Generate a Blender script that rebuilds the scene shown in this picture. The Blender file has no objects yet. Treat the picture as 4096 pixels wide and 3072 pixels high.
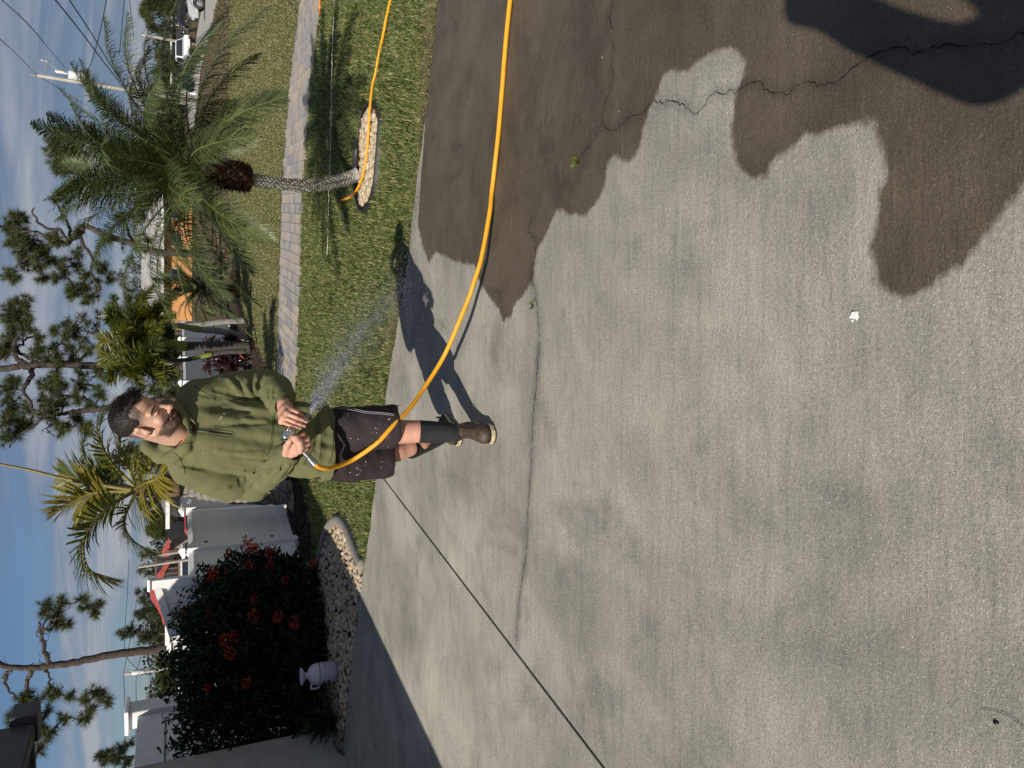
import bpy, math, random, time
import numpy as np
from mathutils import Vector, Matrix
T0 = time.time()
rnd = random.Random(7)
nr = np.random.RandomState(11)
SC = bpy.context.scene
COL = SC.collection

# ---------------------------------------------------------------- camera (portrait picture stored on its side: the phone is rolled by 90 degrees)
FPX = 2840.0; XH = 708.0; EYE = 1.6
TILT = math.atan((2048 - XH) / FPX)
CT, ST = math.cos(TILT), math.sin(TILT)
cam_data = bpy.data.cameras.new('camera'); cam = bpy.data.objects.new('camera', cam_data); COL.objects.link(cam)
cam_data.sensor_width = 36.0; cam_data.lens = FPX / 4096 * 36.0
cam_data.clip_start = 0.05; cam_data.clip_end = 3000
Dn = Vector((0, -ST, -CT)); Rt = Vector((1, 0, 0)); Fw = Vector((0, CT, -ST))
M = Matrix((Dn, Rt, -Fw)).transposed().to_4x4(); M.translation = (0, 0, EYE)
cam.matrix_world = M
SC.camera = cam

# ---------------------------------------------------------------- sun, sky, exposure
SHX, SHY = 0.729, 0.961                      # shadow offset on the ground per metre of height
TOSUN = Vector((-SHX, -SHY, 1.0)).normalized()
sun_data = bpy.data.lights.new('sun', 'SUN'); sun = bpy.data.objects.new('sun', sun_data); COL.objects.link(sun)
sun_data.energy = 4.9; sun_data.angle = math.radians(0.53); sun_data.color = (1.0, 0.93, 0.82)
sun.rotation_euler = TOSUN.to_track_quat('Z', 'Y').to_euler()
world = bpy.data.worlds.new('World'); SC.world = world; world.use_nodes = True
wn, wl = world.node_tree.nodes, world.node_tree.links
wn.clear()
def WN(t, **k):
    n = wn.new(t)
    for a, b in k.items(): setattr(n, a, b)
    return n
w_out = WN('ShaderNodeOutputWorld'); w_bg = WN('ShaderNodeBackground'); w_bg.inputs['Strength'].default_value = 0.05
sky = WN('ShaderNodeTexSky', sky_type='NISHITA'); sky.sun_disc = False
sky.sun_elevation = math.asin(TOSUN.z); sky.sun_rotation = math.atan2(TOSUN.x, TOSUN.y)
sky.air_density = 1.0; sky.dust_density = 0.4; sky.ozone_density = 2.0
w_tc = WN('ShaderNodeTexCoord'); w_sep = WN('ShaderNodeSeparateXYZ'); wl.new(w_tc.outputs['Generated'], w_sep.inputs[0])
def wmath(op, a, b=None, c=None, clamp=False):
    n = WN('ShaderNodeMath', operation=op); n.use_clamp = clamp
    for i, v in enumerate((a, b, c)):
        if v is None: continue
        if hasattr(v, 'is_linked'): wl.new(v, n.inputs[i])
        else: n.inputs[i].default_value = v
    return n.outputs[0]
zc = wmath('ADD', wmath('MAXIMUM', w_sep.outputs[2], 0.0), 0.16)
cx = wmath('DIVIDE', w_sep.outputs[0], zc); cy = wmath('DIVIDE', w_sep.outputs[1], zc)
w_comb = WN('ShaderNodeCombineXYZ')
# long soft streaks of altostratus
wl.new(wmath('MULTIPLY', wmath('ADD', cx, wmath('MULTIPLY', cy, 0.25)), 0.42), w_comb.inputs[0]); wl.new(wmath('MULTIPLY', cy, 1.15), w_comb.inputs[1])
cn = WN('ShaderNodeTexNoise'); cn.inputs['Scale'].default_value = 1.6; cn.inputs['Detail'].default_value = 9; cn.inputs['Roughness'].default_value = 0.58; cn.inputs['Distortion'].default_value = 0.55
wl.new(w_comb.outputs[0], cn.inputs['Vector'])
cn2 = WN('ShaderNodeTexNoise'); cn2.inputs['Scale'].default_value = 0.45; cn2.inputs['Detail'].default_value = 2
wl.new(w_comb.outputs[0], cn2.inputs['Vector'])
# more cloud towards the east (+X) side of the sky
hz_ = wmath('MULTIPLY', wmath('SUBTRACT', 0.30, wmath('ABSOLUTE', w_sep.outputs[2]), None, True), 0.75)
bias = wmath('ADD', wmath('MULTIPLY', w_sep.outputs[0], 0.36), hz_)
cm = wmath('ADD', wmath('ADD', wmath('MULTIPLY', cn.outputs['Fac'], 0.85), wmath('MULTIPLY', cn2.outputs['Fac'], 0.45)), bias)
w_r = WN('ShaderNodeValToRGB'); w_r.color_ramp.elements[0].position = 0.56; w_r.color_ramp.elements[1].position = 0.80
w_r.color_ramp.interpolation = 'EASE'
wl.new(cm, w_r.inputs[0])
w_cc = WN('ShaderNodeValToRGB'); w_cc.color_ramp.elements[0].color = (2.6, 3.5, 5.2, 1); w_cc.color_ramp.elements[1].color = (6.6, 6.8, 7.4, 1)
w_cc.color_ramp.elements[0].position = 0.42; w_cc.color_ramp.elements[1].position = 0.62
wl.new(cn.outputs['Fac'], w_cc.inputs[0])
w_tint = WN('ShaderNodeMixRGB', blend_type='MULTIPLY'); w_tint.inputs[0].default_value = 1.0; w_tint.inputs[2].default_value = (0.82, 0.95, 1.16, 1)
wl.new(sky.outputs[0], w_tint.inputs[1])
w_mix = WN('ShaderNodeMixRGB'); wl.new(wmath('MULTIPLY', w_r.outputs[0], 0.85), w_mix.inputs[0]); wl.new(w_tint.outputs[0], w_mix.inputs[1]); wl.new(w_cc.outputs[0], w_mix.inputs[2])
wl.new(w_mix.outputs[0], w_bg.inputs[0]); wl.new(w_bg.outputs[0], w_out.inputs[0])
vs = SC.view_settings; vs.view_transform = 'Standard'; vs.look = 'None'; vs.exposure = 0.22; vs.gamma = 1.0; vs.use_curve_mapping = False

# ---------------------------------------------------------------- measuring helpers: a point of the place seen along a line of sight
def ray(x, y):
    xn = (1536 - y) / FPX; yn = (x - 2048) / FPX
    return np.array((xn, CT - yn * ST, -ST - yn * CT))
def G(x, y, z=0.0):
    r = ray(x, y); k = (z - EYE) / r[2]; return np.array((r[0] * k, r[1] * k, z))
def A(x, y, Y):
    r = ray(x, y); k = Y / r[1]; return np.array((r[0] * k, Y, EYE + r[2] * k))
def nv(v):
    v = np.asarray(v, float); return v / (np.linalg.norm(v) + 1e-12)

# ---------------------------------------------------------------- object helpers
def tag(o, label=None, cat=None, group=None, kind=None):
    if label: o['label'] = label
    if cat: o['category'] = cat
    if group: o['group'] = group
    if kind: o['kind'] = kind
    return o
def thing(name, loc, label, cat, group=None):
    o = bpy.data.objects.new(name, None); COL.objects.link(o); o.location = loc; o.empty_display_size = 0.2
    o['_l'] = [float(v) for v in loc]
    return tag(o, label, cat, group)
def rootloc(p):
    while p is not None and p.parent is not None: p = p.parent
    return np.array(p['_l']) if (p is not None and '_l' in p) else np.zeros(3)
def meshdata(name, V, F, mats=None, mi=None, smooth=False):
    me = bpy.data.meshes.new(name)
    V = np.asarray(V, dtype=np.float32).reshape(-1, 3)
    if isinstance(F, np.ndarray) and F.ndim == 2:
        n, k = F.shape
        me.vertices.add(len(V)); me.vertices.foreach_set('co', V.ravel())
        me.loops.add(n * k); me.loops.foreach_set('vertex_index', F.astype(np.int32).ravel())
        me.polygons.add(n); me.polygons.foreach_set('loop_start', np.arange(0, n * k, k, dtype=np.int32))
        try: me.polygons.foreach_set('loop_total', np.full(n, k, dtype=np.int32))
        except Exception: pass
    else:
        lens = np.array([len(f) for f in F], dtype=np.int32); flat = np.fromiter((i for f in F for i in f), dtype=np.int32)
        me.vertices.add(len(V)); me.vertices.foreach_set('co', V.ravel())
        me.loops.add(len(flat)); me.loops.foreach_set('vertex_index', flat)
        me.polygons.add(len(lens)); me.polygons.foreach_set('loop_start', np.concatenate(([0], np.cumsum(lens)[:-1])).astype(np.int32))
        try: me.polygons.foreach_set('loop_total', lens)
        except Exception: pass
    me.update(calc_edges=True); me.validate()
    for m in (mats if isinstance(mats, (list, tuple)) else [mats]):
        if m is not None: me.materials.append(m)
    if mi is not None: me.polygons.foreach_set('material_index', np.asarray(mi, dtype=np.int32))
    me.polygons.foreach_set('use_smooth', np.full(len(me.polygons), bool(smooth), dtype=bool))
    return me
def mk(name, V, F, mat, parent=None, smooth=False, mi=None, link=True):
    V = np.asarray(V, dtype=np.float64).reshape(-1, 3)
    if parent is not None: V = V - rootloc(parent)
    me = meshdata(name, V, F, mat, mi, smooth)
    o = bpy.data.objects.new(name, me)
    if link: COL.objects.link(o)
    if parent is not None: o.parent = parent
    return o
def struct(name, V, F, mat, smooth=False):
    o = mk(name, V, F, mat, None, smooth); o['kind'] = 'structure'; return o
def solo(name, mb, mat, label, cat, group=None, smooth=None, kind=None):
    """a thing that is one mesh"""
    V, F, s = mb.get(); c = V.mean(0); c[2] = V[:, 2].min()
    me = meshdata(name, V - c, F, mat, None, s if smooth is None else smooth)
    o = bpy.data.objects.new(name, me); COL.objects.link(o); o.location = c
    return tag(o, label, cat, group, kind)
def set_attr(o, name, vals, typ='FLOAT'):
    a = o.data.attributes.new(name, typ, 'POINT')
    if typ == 'FLOAT': a.data.foreach_set('value', np.asarray(vals, dtype=np.float32).ravel())
    else: a.data.foreach_set('color', np.asarray(vals, dtype=np.float32).ravel())

class MB:
    """collects pieces of one mesh"""
    def __init__(s): s.V = []; s.F = []; s.n = 0; s.sm = False
    def add(s, V, F):
        V = np.asarray(V, float).reshape(-1, 3)
        s.V.append(V)
        if isinstance(F, np.ndarray): F = F.tolist()
        n = s.n; s.F.extend([tuple(i + n for i in f) for f in F]); s.n += len(V); return s
    def get(s): return np.concatenate(s.V), s.F, s.sm
    def to(s, name, mat, parent=None, smooth=None, **k):
        V, F, sm = s.get(); return mk(name, V, F, mat, parent, sm if smooth is None else smooth, **k)
    def box(s, c, size, ax=None, bev=0.0):
        """c centre, size full sizes, ax 3x3 rows = axes"""
        c = np.asarray(c, float); h = np.asarray(size, float) / 2
        R = np.eye(3) if ax is None else np.asarray(ax, float)
        if bev <= 0:
            P = np.array([(x, y, z) for x in (-1, 1) for y in (-1, 1) for z in (-1, 1)], float) * h
            F = [(0, 1, 3, 2), (4, 6, 7, 5), (0, 4, 5, 1), (2, 3, 7, 6), (0, 2, 6, 4), (1, 5, 7, 3)]
            return s.add(c + P @ R, F)
        b = min(bev, h.min() * .9); P = []; idx = {}
        for x in (-1, 1):
            for y in (-1, 1):
                for z in (-1, 1):
                    for k in range(3):
                        p = np.array((x, y, z), float) * (h - b); p[k] = (x, y, z)[k] * h[k]
                        idx[(x, y, z, k)] = len(P); P.append(p)
        F = []
        for k in range(3):
            i, j = [(1, 2), (2, 0), (0, 1)][k]
            for sg in (-1, 1):
                q = []
                for a, bb in ((-1, -1), (1, -1), (1, 1), (-1, 1)):
                    v = [0, 0, 0]; v[k] = sg; v[i] = a; v[j] = bb; q.append(idx[(v[0], v[1], v[2], k)])
                F.append(tuple(q if sg > 0 else q[::-1]))
        for k in range(3):
            i, j = [(1, 2), (2, 0), (0, 1)][k]
            for a in (-1, 1):
                for bb in (-1, 1):
                    v0 = [0, 0, 0]; v1 = [0, 0, 0]; v0[k] = -1; v1[k] = 1; v0[i] = v1[i] = a; v0[j] = v1[j] = bb
                    q = [idx[(*v0, i)], idx[(*v1, i)], idx[(*v1, j)], idx[(*v0, j)]]
                    F.append(tuple(q if a * bb > 0 else q[::-1]))
        for x in (-1, 1):
            for y in (-1, 1):
                for z in (-1, 1):
                    q = [idx[(x, y, z, 0)], idx[(x, y, z, 1)], idx[(x, y, z, 2)]]
                    F.append(tuple(q if x * y * z > 0 else q[::-1]))
        return s.add(c + np.array(P) @ R, F)
    def tube(s, pts, rad, n=8, cap=True, flat=1.0):
        pts = np.asarray(pts, float); m = len(pts)
        rad = np.full(m, rad, float) if np.isscalar(rad) else np.asarray(rad, float)
        t = np.gradient(pts, axis=0); t /= (np.linalg.norm(t, axis=1, keepdims=True) + 1e-12)
        up = np.array((0, 0, 1.0)) if abs(t[0][2]) < .9 else np.array((1.0, 0, 0))
        a = np.linspace(0, 2 * math.pi, n, endpoint=False); V = []
        u = nv(np.cross(t[0], up))
        for i in range(m):
            u = nv(u - t[i] * np.dot(u, t[i])); w = np.cross(t[i], u)
            V.append(pts[i] + rad[i] * (np.outer(np.cos(a), u) + flat * np.outer(np.sin(a), w)))
        V = np.concatenate(V)
        F = [(i * n + j, i * n + (j + 1) % n, (i + 1) * n + (j + 1) % n, (i + 1) * n + j) for i in range(m - 1) for j in range(n)]
        if cap: F += [tuple(range(n))[::-1], tuple(range((m - 1) * n, m * n))]
        return s.add(V, F)
    def lathe(s, base, prof, n=16, axis=(0, 0, 1)):
        """prof: (r, h) list along axis"""
        ax = nv(axis); u = nv(np.cross(ax, (1, 0, 0) if abs(ax[0]) < .9 else (0, 1, 0))); w = np.cross(ax, u)
        a = np.linspace(0, 2 * math.pi, n, endpoint=False); V = []
        for r, h in prof: V.append(np.asarray(base) + ax * h + max(r, 1e-4) * (np.outer(np.cos(a), u) + np.outer(np.sin(a), w)))
        m = len(prof)
        F = [(i * n + j, i * n + (j + 1) % n, (i + 1) * n + (j + 1) % n, (i + 1) * n + j) for i in range(m - 1) for j in range(n)]
        F += [tuple(range(n))[::-1], tuple(range((m - 1) * n, m * n))]
        return s.add(np.concatenate(V), F)
    def ball(s, c, r, n=8, m=6, R=None):
        r = np.asarray(r, float) * np.ones(3); V = []; F = []
        for i in range(1, m):
            th = math.pi * i / m
            for j in range(n):
                ph = 2 * math.pi * j / n; V.append((math.sin(th) * math.cos(ph), math.sin(th) * math.sin(ph), math.cos(th)))
        V.append((0, 0, 1)); V.append((0, 0, -1)); t = len(V) - 2
        for i in range(m - 2):
            for j in range(n): F.append((i * n + j, (i + 1) * n + j, (i + 1) * n + (j + 1) % n, i * n + (j + 1) % n))
        for j in range(n):
            F.append((t, j, (j + 1) % n)); F.append((t + 1, (m - 2) * n + (j + 1) % n, (m - 2) * n + j))
        P = np.array(V) * r
        if R is not None: P = P @ np.asarray(R)
        return s.add(P + np.asarray(c), F)
    def quad(s, a, b, c, d): return s.add([a, b, c, d], [(0, 1, 2, 3)])
    def prism(s, pts, h0, h1, mapf):
        """pts 2D polygon, extruded between h0 and h1; mapf(x, y, h) -> 3D"""
        n = len(pts); V = [mapf(p[0], p[1], h0) for p in pts] + [mapf(p[0], p[1], h1) for p in pts]
        F = [tuple(range(n))[::-1], tuple(range(n, 2 * n))] + [(i, (i + 1) % n, n + (i + 1) % n, n + i) for i in range(n)]
        return s.add(V, F)

def spline(P, n):
    """smooth curve through points (Catmull-Rom), n samples"""
    P = np.asarray(P, float); m = len(P)
    Q = np.vstack((2 * P[0] - P[1], P, 2 * P[-1] - P[-2])); out = []
    for t in np.linspace(0, m - 1 - 1e-9, n):
        i = int(t); f = t - i; p0, p1, p2, p3 = Q[i], Q[i + 1], Q[i + 2], Q[i + 3]
        out.append(.5 * ((2 * p1) + (-p0 + p2) * f + (2 * p0 - 5 * p1 + 4 * p2 - p3) * f * f + (-p0 + 3 * p1 - 3 * p2 + p3) * f ** 3))
    return np.array(out)
def inpoly(X, Y, poly):
    """points inside polygon"""
    ins = np.zeros(X.shape, bool); n = len(poly); j = n - 1
    for i in range(n):
        xi, yi = poly[i][0], poly[i][1]; xj, yj = poly[j][0], poly[j][1]
        c = ((yi > Y) != (yj > Y)) & (X < (xj - xi) * (Y - yi) / (yj - yi + 1e-12) + xi)
        ins ^= c; j = i
    return ins
def distpoly(X, Y, poly, closed=True):
    d = np.full(X.shape, 1e9); n = len(poly)
    for i in range(n if closed else n - 1):
        a = np.array(poly[i][:2]); b = np.array(poly[(i + 1) % n][:2]); ab = b - a
        t = np.clip(((X - a[0]) * ab[0] + (Y - a[1]) * ab[1]) / (ab @ ab + 1e-12), 0, 1)
        d = np.minimum(d, np.hypot(X - a[0] - t * ab[0], Y - a[1] - t * ab[1]))
    return d

# ---------------------------------------------------------------- materials
def newmat(name):
    m = bpy.data.materials.new(name); m.use_nodes = True; nt = m.node_tree
    b = nt.nodes['Principled BSDF']; return m, nt, b
def nd(nt, t, **k):
    n = nt.nodes.new(t)
    for a, b in k.items(): setattr(n, a, b)
    return n
def setin(nt, sock, v):
    if hasattr(v, 'is_linked') or isinstance(v, bpy.types.NodeSocket): nt.links.new(v, sock)
    elif isinstance(v, (tuple, list)) and len(v) == 3 and sock.type == 'RGBA': sock.default_value = (*v, 1)
    else: sock.default_value = v
def mth(nt, op, a, b=None, clamp=False):
    n = nd(nt, 'ShaderNodeMath', operation=op); n.use_clamp = clamp
    setin(nt, n.inputs[0], a)
    if b is not None: setin(nt, n.inputs[1], b)
    return n.outputs[0]
def mixc(nt, f, a, b, mode='MIX'):
    n = nd(nt, 'ShaderNodeMixRGB', blend_type=mode); setin(nt, n.inputs[0], f); setin(nt, n.inputs[1], a); setin(nt, n.inputs[2], b); return n.outputs[0]
def noise(nt, vec, scale, detail=3, rough=.5, dist=0):
    n = nd(nt, 'ShaderNodeTexNoise'); n.inputs['Scale'].default_value = scale; n.inputs['Detail'].default_value = detail
    n.inputs['Roughness'].default_value = rough; n.inputs['Distortion'].default_value = dist
    if vec is not None: nt.links.new(vec, n.inputs['Vector'])
    return n.outputs['Fac']
def ramp(nt, f, stops):
    n = nd(nt, 'ShaderNodeValToRGB'); e = n.color_ramp.elements
    while len(e) < len(stops): e.new(.5)
    for k, (p, c) in enumerate(stops):
        e[k].position = p; e[k].color = (c, c, c, 1) if np.isscalar(c) else (*c, 1)
    setin(nt, n.inputs[0], f); return n.outputs[0]
def mapping(nt, scale=(1, 1, 1), rot=(0, 0, 0), src='Object'):
    tc = nd(nt, 'ShaderNodeTexCoord'); mp = nd(nt, 'ShaderNodeMapping'); mp.inputs['Scale'].default_value = scale; mp.inputs['Rotation'].default_value = rot
    nt.links.new(tc.outputs[src], mp.inputs[0]); return mp.outputs[0]
def bump(nt, b, h, strength=.3, dist=.01):
    n = nd(nt, 'ShaderNodeBump'); n.inputs['Strength'].default_value = strength; n.inputs['Distance'].default_value = dist
    nt.links.new(h, n.inputs['Height']); nt.links.new(n.outputs[0], b.inputs['Normal'])
def mat(name, col, rough=.8, var=.15, scale=6, bmp=0, bscale=60, bdist=.004, isl=0, objr=0, transl=0, metal=0, spec=.5, col2=None, stretch=(1, 1, 1), tcol=None):
    m, nt, b = newmat(name)
    vec = mapping(nt, stretch)
    f = noise(nt, vec, scale, 4, .6)
    c2 = col2 if col2 is not None else tuple(min(1, v * (1 + var)) for v in col); c1 = tuple(v * (1 - var) for v in col) if col2 is None else col
    c = mixc(nt, ramp(nt, f, [(.3, 0.), (.7, 1.)]), c1, c2)
    if isl:
        g = nd(nt, 'ShaderNodeNewGeometry'); k = mth(nt, 'ADD', mth(nt, 'MULTIPLY', g.outputs['Random Per Island'], 2 * isl), 1 - isl)
        c = mixc(nt, 1.0, c, k, 'MULTIPLY')
    if objr:
        g = nd(nt, 'ShaderNodeObjectInfo'); k = mth(nt, 'ADD', mth(nt, 'MULTIPLY', g.outputs['Random'], 2 * objr), 1 - objr)
        c = mixc(nt, 1.0, c, k, 'MULTIPLY')
    nt.links.new(c, b.inputs['Base Color'])
    b.inputs['Roughness'].default_value = rough; b.inputs['Metallic'].default_value = metal; b.inputs['Specular IOR Level'].default_value = spec
    if bmp: bump(nt, b, noise(nt, vec, bscale, 4, .65), bmp, bdist)
    if transl:
        t = nd(nt, 'ShaderNodeBsdfTranslucent'); mx = nd(nt, 'ShaderNodeMixShader'); mx.inputs[0].default_value = transl
        if tcol: t.inputs[0].default_value = (*tcol, 1)
        else: nt.links.new(mixc(nt, 1.0, c, (1.5, 1.6, .7), 'MULTIPLY'), t.inputs[0])
        out = nt.nodes['Material Output']
        nt.links.new(b.outputs[0], mx.inputs[1]); nt.links.new(t.outputs[0], mx.inputs[2]); nt.links.new(mx.outputs[0], out.inputs[0])
    return m
# ================================================================ GROUND
Dd = np.array((.22, .9755)); Pd = np.array((.9755, -.22))
def pd(a, b): return np.array((a * Pd[0] + b * Dd[0], a * Pd[1] + b * Dd[1]))
def topd(p): return float(p[0] * Pd[0] + p[1] * Pd[1]), float(p[0] * Dd[0] + p[1] * Dd[1])

def ground_mat():
    m, nt, b = newmat('dry_field'); vec = mapping(nt)
    f = noise(nt, vec, .35, 4, .6); g = noise(nt, vec, 22, 4, .75); h = noise(nt, vec, 3.0, 3, .6)
    c = mixc(nt, ramp(nt, f, [(.35, 0.), (.65, 1.)]), (.088, .062, .036), (.070, .060, .032))
    c = mixc(nt, ramp(nt, g, [(.3, 0.), (.72, 1.)]), mixc(nt, 1.0, c, (.55, .55, .5), 'MULTIPLY'), mixc(nt, 1.0, c, (2.0, 1.9, 1.7), 'MULTIPLY'))
    c = mixc(nt, ramp(nt, h, [(.45, 0.), (.7, .5)]), c, (.07, .075, .03))
    nt.links.new(c, b.inputs['Base Color']); b.inputs['Roughness'].default_value = .95; b.inputs['Specular IOR Level'].default_value = .1
    bump(nt, b, g, .6, .03); return m
M_field = ground_mat()
struct('ground', [(-1200, -600, -.06), (1200, -600, -.06), (1200, 2000, -.06), (-1200, 2000, -.06)], [(0, 1, 2, 3)], M_field)

def soil_mat(name, c0, c1):
    m, nt, b = newmat(name); vec = mapping(nt)
    g = noise(nt, vec, 26, 5, .7); f = noise(nt, vec, 1.4, 3, .6)
    c = mixc(nt, ramp(nt, g, [(.35, 0.), (.7, 1.)]), c0, c1); c = mixc(nt, ramp(nt, f, [(.3, .0), (.7, .45)]), c, c0)
    nt.links.new(c, b.inputs['Base Color']); b.inputs['Roughness'].default_value = .95; b.inputs['Specular IOR Level'].default_value = .1
    bump(nt, b, g, .7, .02); return m
M_thatch = soil_mat('lawn_thatch', (.022, .03, .012), (.055, .062, .025))
M_thatch2 = soil_mat('far_lawn_thatch', (.08, .09, .03), (.17, .165, .065))
M_mulch = soil_mat('mulch', (.02, .013, .009), (.075, .045, .028))

# ---- edge of the driveway towards the lawn (measured), as (a, b) in the frame of the house
edge_w = [(8.5, 2.6), (5.0, 3.75), (3.6, 4.18), (2.6, 4.55), (1.85, 4.86), (1.02, 5.24), (.35, 5.6), (-.05, 5.88), (-.6, 6.1), (-1.16, 6.37), (-2.04, 6.83), (-3.0, 7.25), (-4.17, 7.77), (-6.5, 8.6), (-9, 9.5)]
edge_ab = np.array([topd(p) for p in edge_w])[::-1]
def edge_b(a): return np.interp(a, edge_ab[:, 0], edge_ab[:, 1])
A0 = topd(G(1520, 1895))[0]                 # the open joint between the two slabs
WET = [(1730, -60), (1728, 60), (1714, 300), (1698, 520), (1684, 700), (1674, 850), (1670, 900), (1690, 985), (1717, 1057), (1741, 1008), (1801, 1039), (1856, 1057), (1898, 1063), (1916, 1129), (1958, 1189), (1994, 1238), (2012, 1286), (2042, 1268), (2060, 1219), (2097, 1177), (2127, 1129), (2139, 1051), (2157, 978), (2187, 936), (2222, 843), (2287, 861), (2333, 870), (2389, 815), (2394, 800), (2419, 736), (2439, 646), (2454, 607), (2478, 631), (2508, 651), (2528, 641), (2553, 602), (2573, 522), (2598, 447), (2628, 378), (2647, 308), (2697, 283), (2747, 288), (2797, 249), (2841, 214), (2936, 191), (2961, 219), (2986, 259), (2971, 318), (2946, 363), (2931, 447), (2923, 522), (2931, 597), (2951, 656), (2976, 706), (3010, 726), (3045, 711), (3085, 666), (3120, 622), (3180, 582), (3219, 542), (3300, 527), (3313, 513), (3423, 509), (3486, 462), (3525, 564), (3540, 705), (3517, 768), (3494, 940), (3474, 995), (3486, 1097), (3540, 1175), (3611, 1199), (3682, 1175), (3752, 1136), (3830, 1073), (3924, 987), (4003, 877), (4065, 768), (4110, 715), (4400, 500), (4900, 100), (4900, -900), (3000, -1600), (2000, -1500), (1800, -900)]
WETG = [G(*p)[:2] for p in WET]

def concrete_mat():
    m, nt, b = newmat('driveway_concrete'); vec = mapping(nt); N = lambda s, d=3, r=.5, di=0, v=vec: noise(nt, v, s, d, r, di)
    wd = nd(nt, 'ShaderNodeAttribute'); wd.attribute_name = 'wet'
    # brushed streaks run across the slab
    sv = mapping(nt, (1.2, 9, 1), (0, 0, .22)); streak = N(3.2, 5, .6, 0, sv)
    big = N(.75, 4, .6, .6); mid = N(3.1, 5, .62); fine = N(85, 3, .7); grit = N(240, 2, .6)
    base = ramp(nt, big, [(.34, (.215, .204, .176)), (.64, (.370, .352, .302))])
    wv_ = nd(nt, 'ShaderNodeVectorMath', operation='DISTANCE'); tc_ = mapping(nt, (.34, .8, 1), (0, 0, .5)); nt.links.new(tc_, wv_.inputs[0]); wv_.inputs[1].default_value = (.62, 2.45, 0)
    base = mixc(nt, ramp(nt, mth(nt, 'ADD', wv_.outputs['Value'], mth(nt, 'MULTIPLY', N(1.3, 4, .6), .5)), [(.45, .75), (1.15, .0)]), base, mixc(nt, 1.0, base, (1.32, 1.28, 1.18), 'MULTIPLY'))
    blot = N(2.3, 6, .68, .8); base = mixc(nt, ramp(nt, blot, [(.46, .0), (.66, .62)]), base, mixc(nt, 1.0, base, (.66, .66, .67), 'MULTIPLY'))
    base = mixc(nt, ramp(nt, mid, [(.50, .0), (.72, .7)]), base, mixc(nt, 1.0, base, (1.22, 1.20, 1.15), 'MULTIPLY'))
    base = mixc(nt, ramp(nt, streak, [(.52, .0), (.70, .42)]), base, mixc(nt, 1.0, base, (.60, .61, .62), 'MULTIPLY'))
    base = mixc(nt, ramp(nt, streak, [(.26, .35), (.44, .0)]), base, mixc(nt, 1.0, base, (1.35, 1.33, 1.28), 'MULTIPLY'))
    st = N(1.15, 5, .65, 1.4); base = mixc(nt, ramp(nt, st, [(.54, .0), (.70, .55)]), base, mixc(nt, 1.0, base, (.50, .50, .54), 'MULTIPLY'))
    # weathered stain along the cracks
    ck = nd(nt, 'ShaderNodeAttribute'); ck.attribute_name = 'crack'
    cs_ = mth(nt, 'MULTIPLY', ramp(nt, mth(nt, 'ADD', ck.outputs['Fac'], mth(nt, 'MULTIPLY', mth(nt, 'SUBTRACT', N(16, 4, .7), .5), .05)), [(.0, 1.), (.055, .0)]), ramp(nt, N(4.5, 4, .7), [(.35, .15), (.62, .85)]))
    base = mixc(nt, cs_, base, (.085, .080, .085))
    # grain
    gr = mth(nt, 'ADD', mth(nt, 'MULTIPLY', ramp(nt, fine, [(.32, 0.), (.68, 1.)]), .34), .80)
    gr2 = mth(nt, 'ADD', mth(nt, 'MULTIPLY', ramp(nt, grit, [(.32, 0.), (.68, 1.)]), .44), .76)
    base = mixc(nt, 1.0, mixc(nt, 1.0, base, gr, 'MULTIPLY'), gr2, 'MULTIPLY')
    vo = nd(nt, 'ShaderNodeTexVoronoi'); vo.inputs['Scale'].default_value = 150; nt.links.new(vec, vo.inputs['Vector'])
    sel = nd(nt, 'ShaderNodeSeparateColor'); nt.links.new(vo.outputs['Color'], sel.inputs[0])
    speck = mth(nt, 'MULTIPLY', mth(nt, 'LESS_THAN', vo.outputs['Distance'], mth(nt, 'MULTIPLY', sel.outputs[1], .30)), mth(nt, 'GREATER_THAN', sel.outputs[0], .62))
    dark = mth(nt, 'MULTIPLY', mth(nt, 'LESS_THAN', vo.outputs['Distance'], .3), mth(nt, 'LESS_THAN', sel.outputs[0], .22))
    # wetness: distance to the measured outline, slightly ragged, damp fringe outside it
    rag = mth(nt, 'ADD', mth(nt, 'MULTIPLY', mth(nt, 'SUBTRACT', N(9, 6, .72), .5), .075), mth(nt, 'MULTIPLY', mth(nt, 'SUBTRACT', grit, .5), .022))
    rag = mth(nt, 'ADD', rag, mth(nt, 'MULTIPLY', mth(nt, 'SUBTRACT', streak, .5), .035))
    wv = mth(nt, 'ADD', mth(nt, 'ADD', wd.outputs['Fac'], rag), .5); w = ramp(nt, wv, [(.492, 0.), (.512, 1.)])
    wetc = mixc(nt, ramp(nt, big, [(.3, 0.), (.7, 1.)]), (.074, .056, .036), (.108, .086, .058))
    wetc = mixc(nt, ramp(nt, blot, [(.42, .0), (.66, .8)]), wetc, (.050, .038, .025))
    wetc = mixc(nt, ramp(nt, st, [(.56, .0), (.66, .6)]), wetc, (.040, .032, .023))
    wetc = mixc(nt, ramp(nt, streak, [(.60, .0), (.76, .5)]), wetc, (.15, .125, .10))
    wetc = mixc(nt, ramp(nt, mid, [(.52, .0), (.72, .5)]), wetc, (.125, .102, .072))
    wetc = mixc(nt, 1.0, mixc(nt, 1.0, wetc, gr, 'MULTIPLY'), mth(nt, 'ADD', mth(nt, 'MULTIPLY', ramp(nt, grit, [(.3, 0.), (.7, 1.)]), .6), .7), 'MULTIPLY')
    wetc = mixc(nt, mth(nt, 'MULTIPLY', cs_, .6), wetc, (.02, .017, .013))
    c = mixc(nt, w, base, wetc)
    c = mixc(nt, mth(nt, 'MULTIPLY', speck, mth(nt, 'SUBTRACT', .62, mth(nt, 'MULTIPLY', w, .46))), c, (.60, .58, .52))
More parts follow.
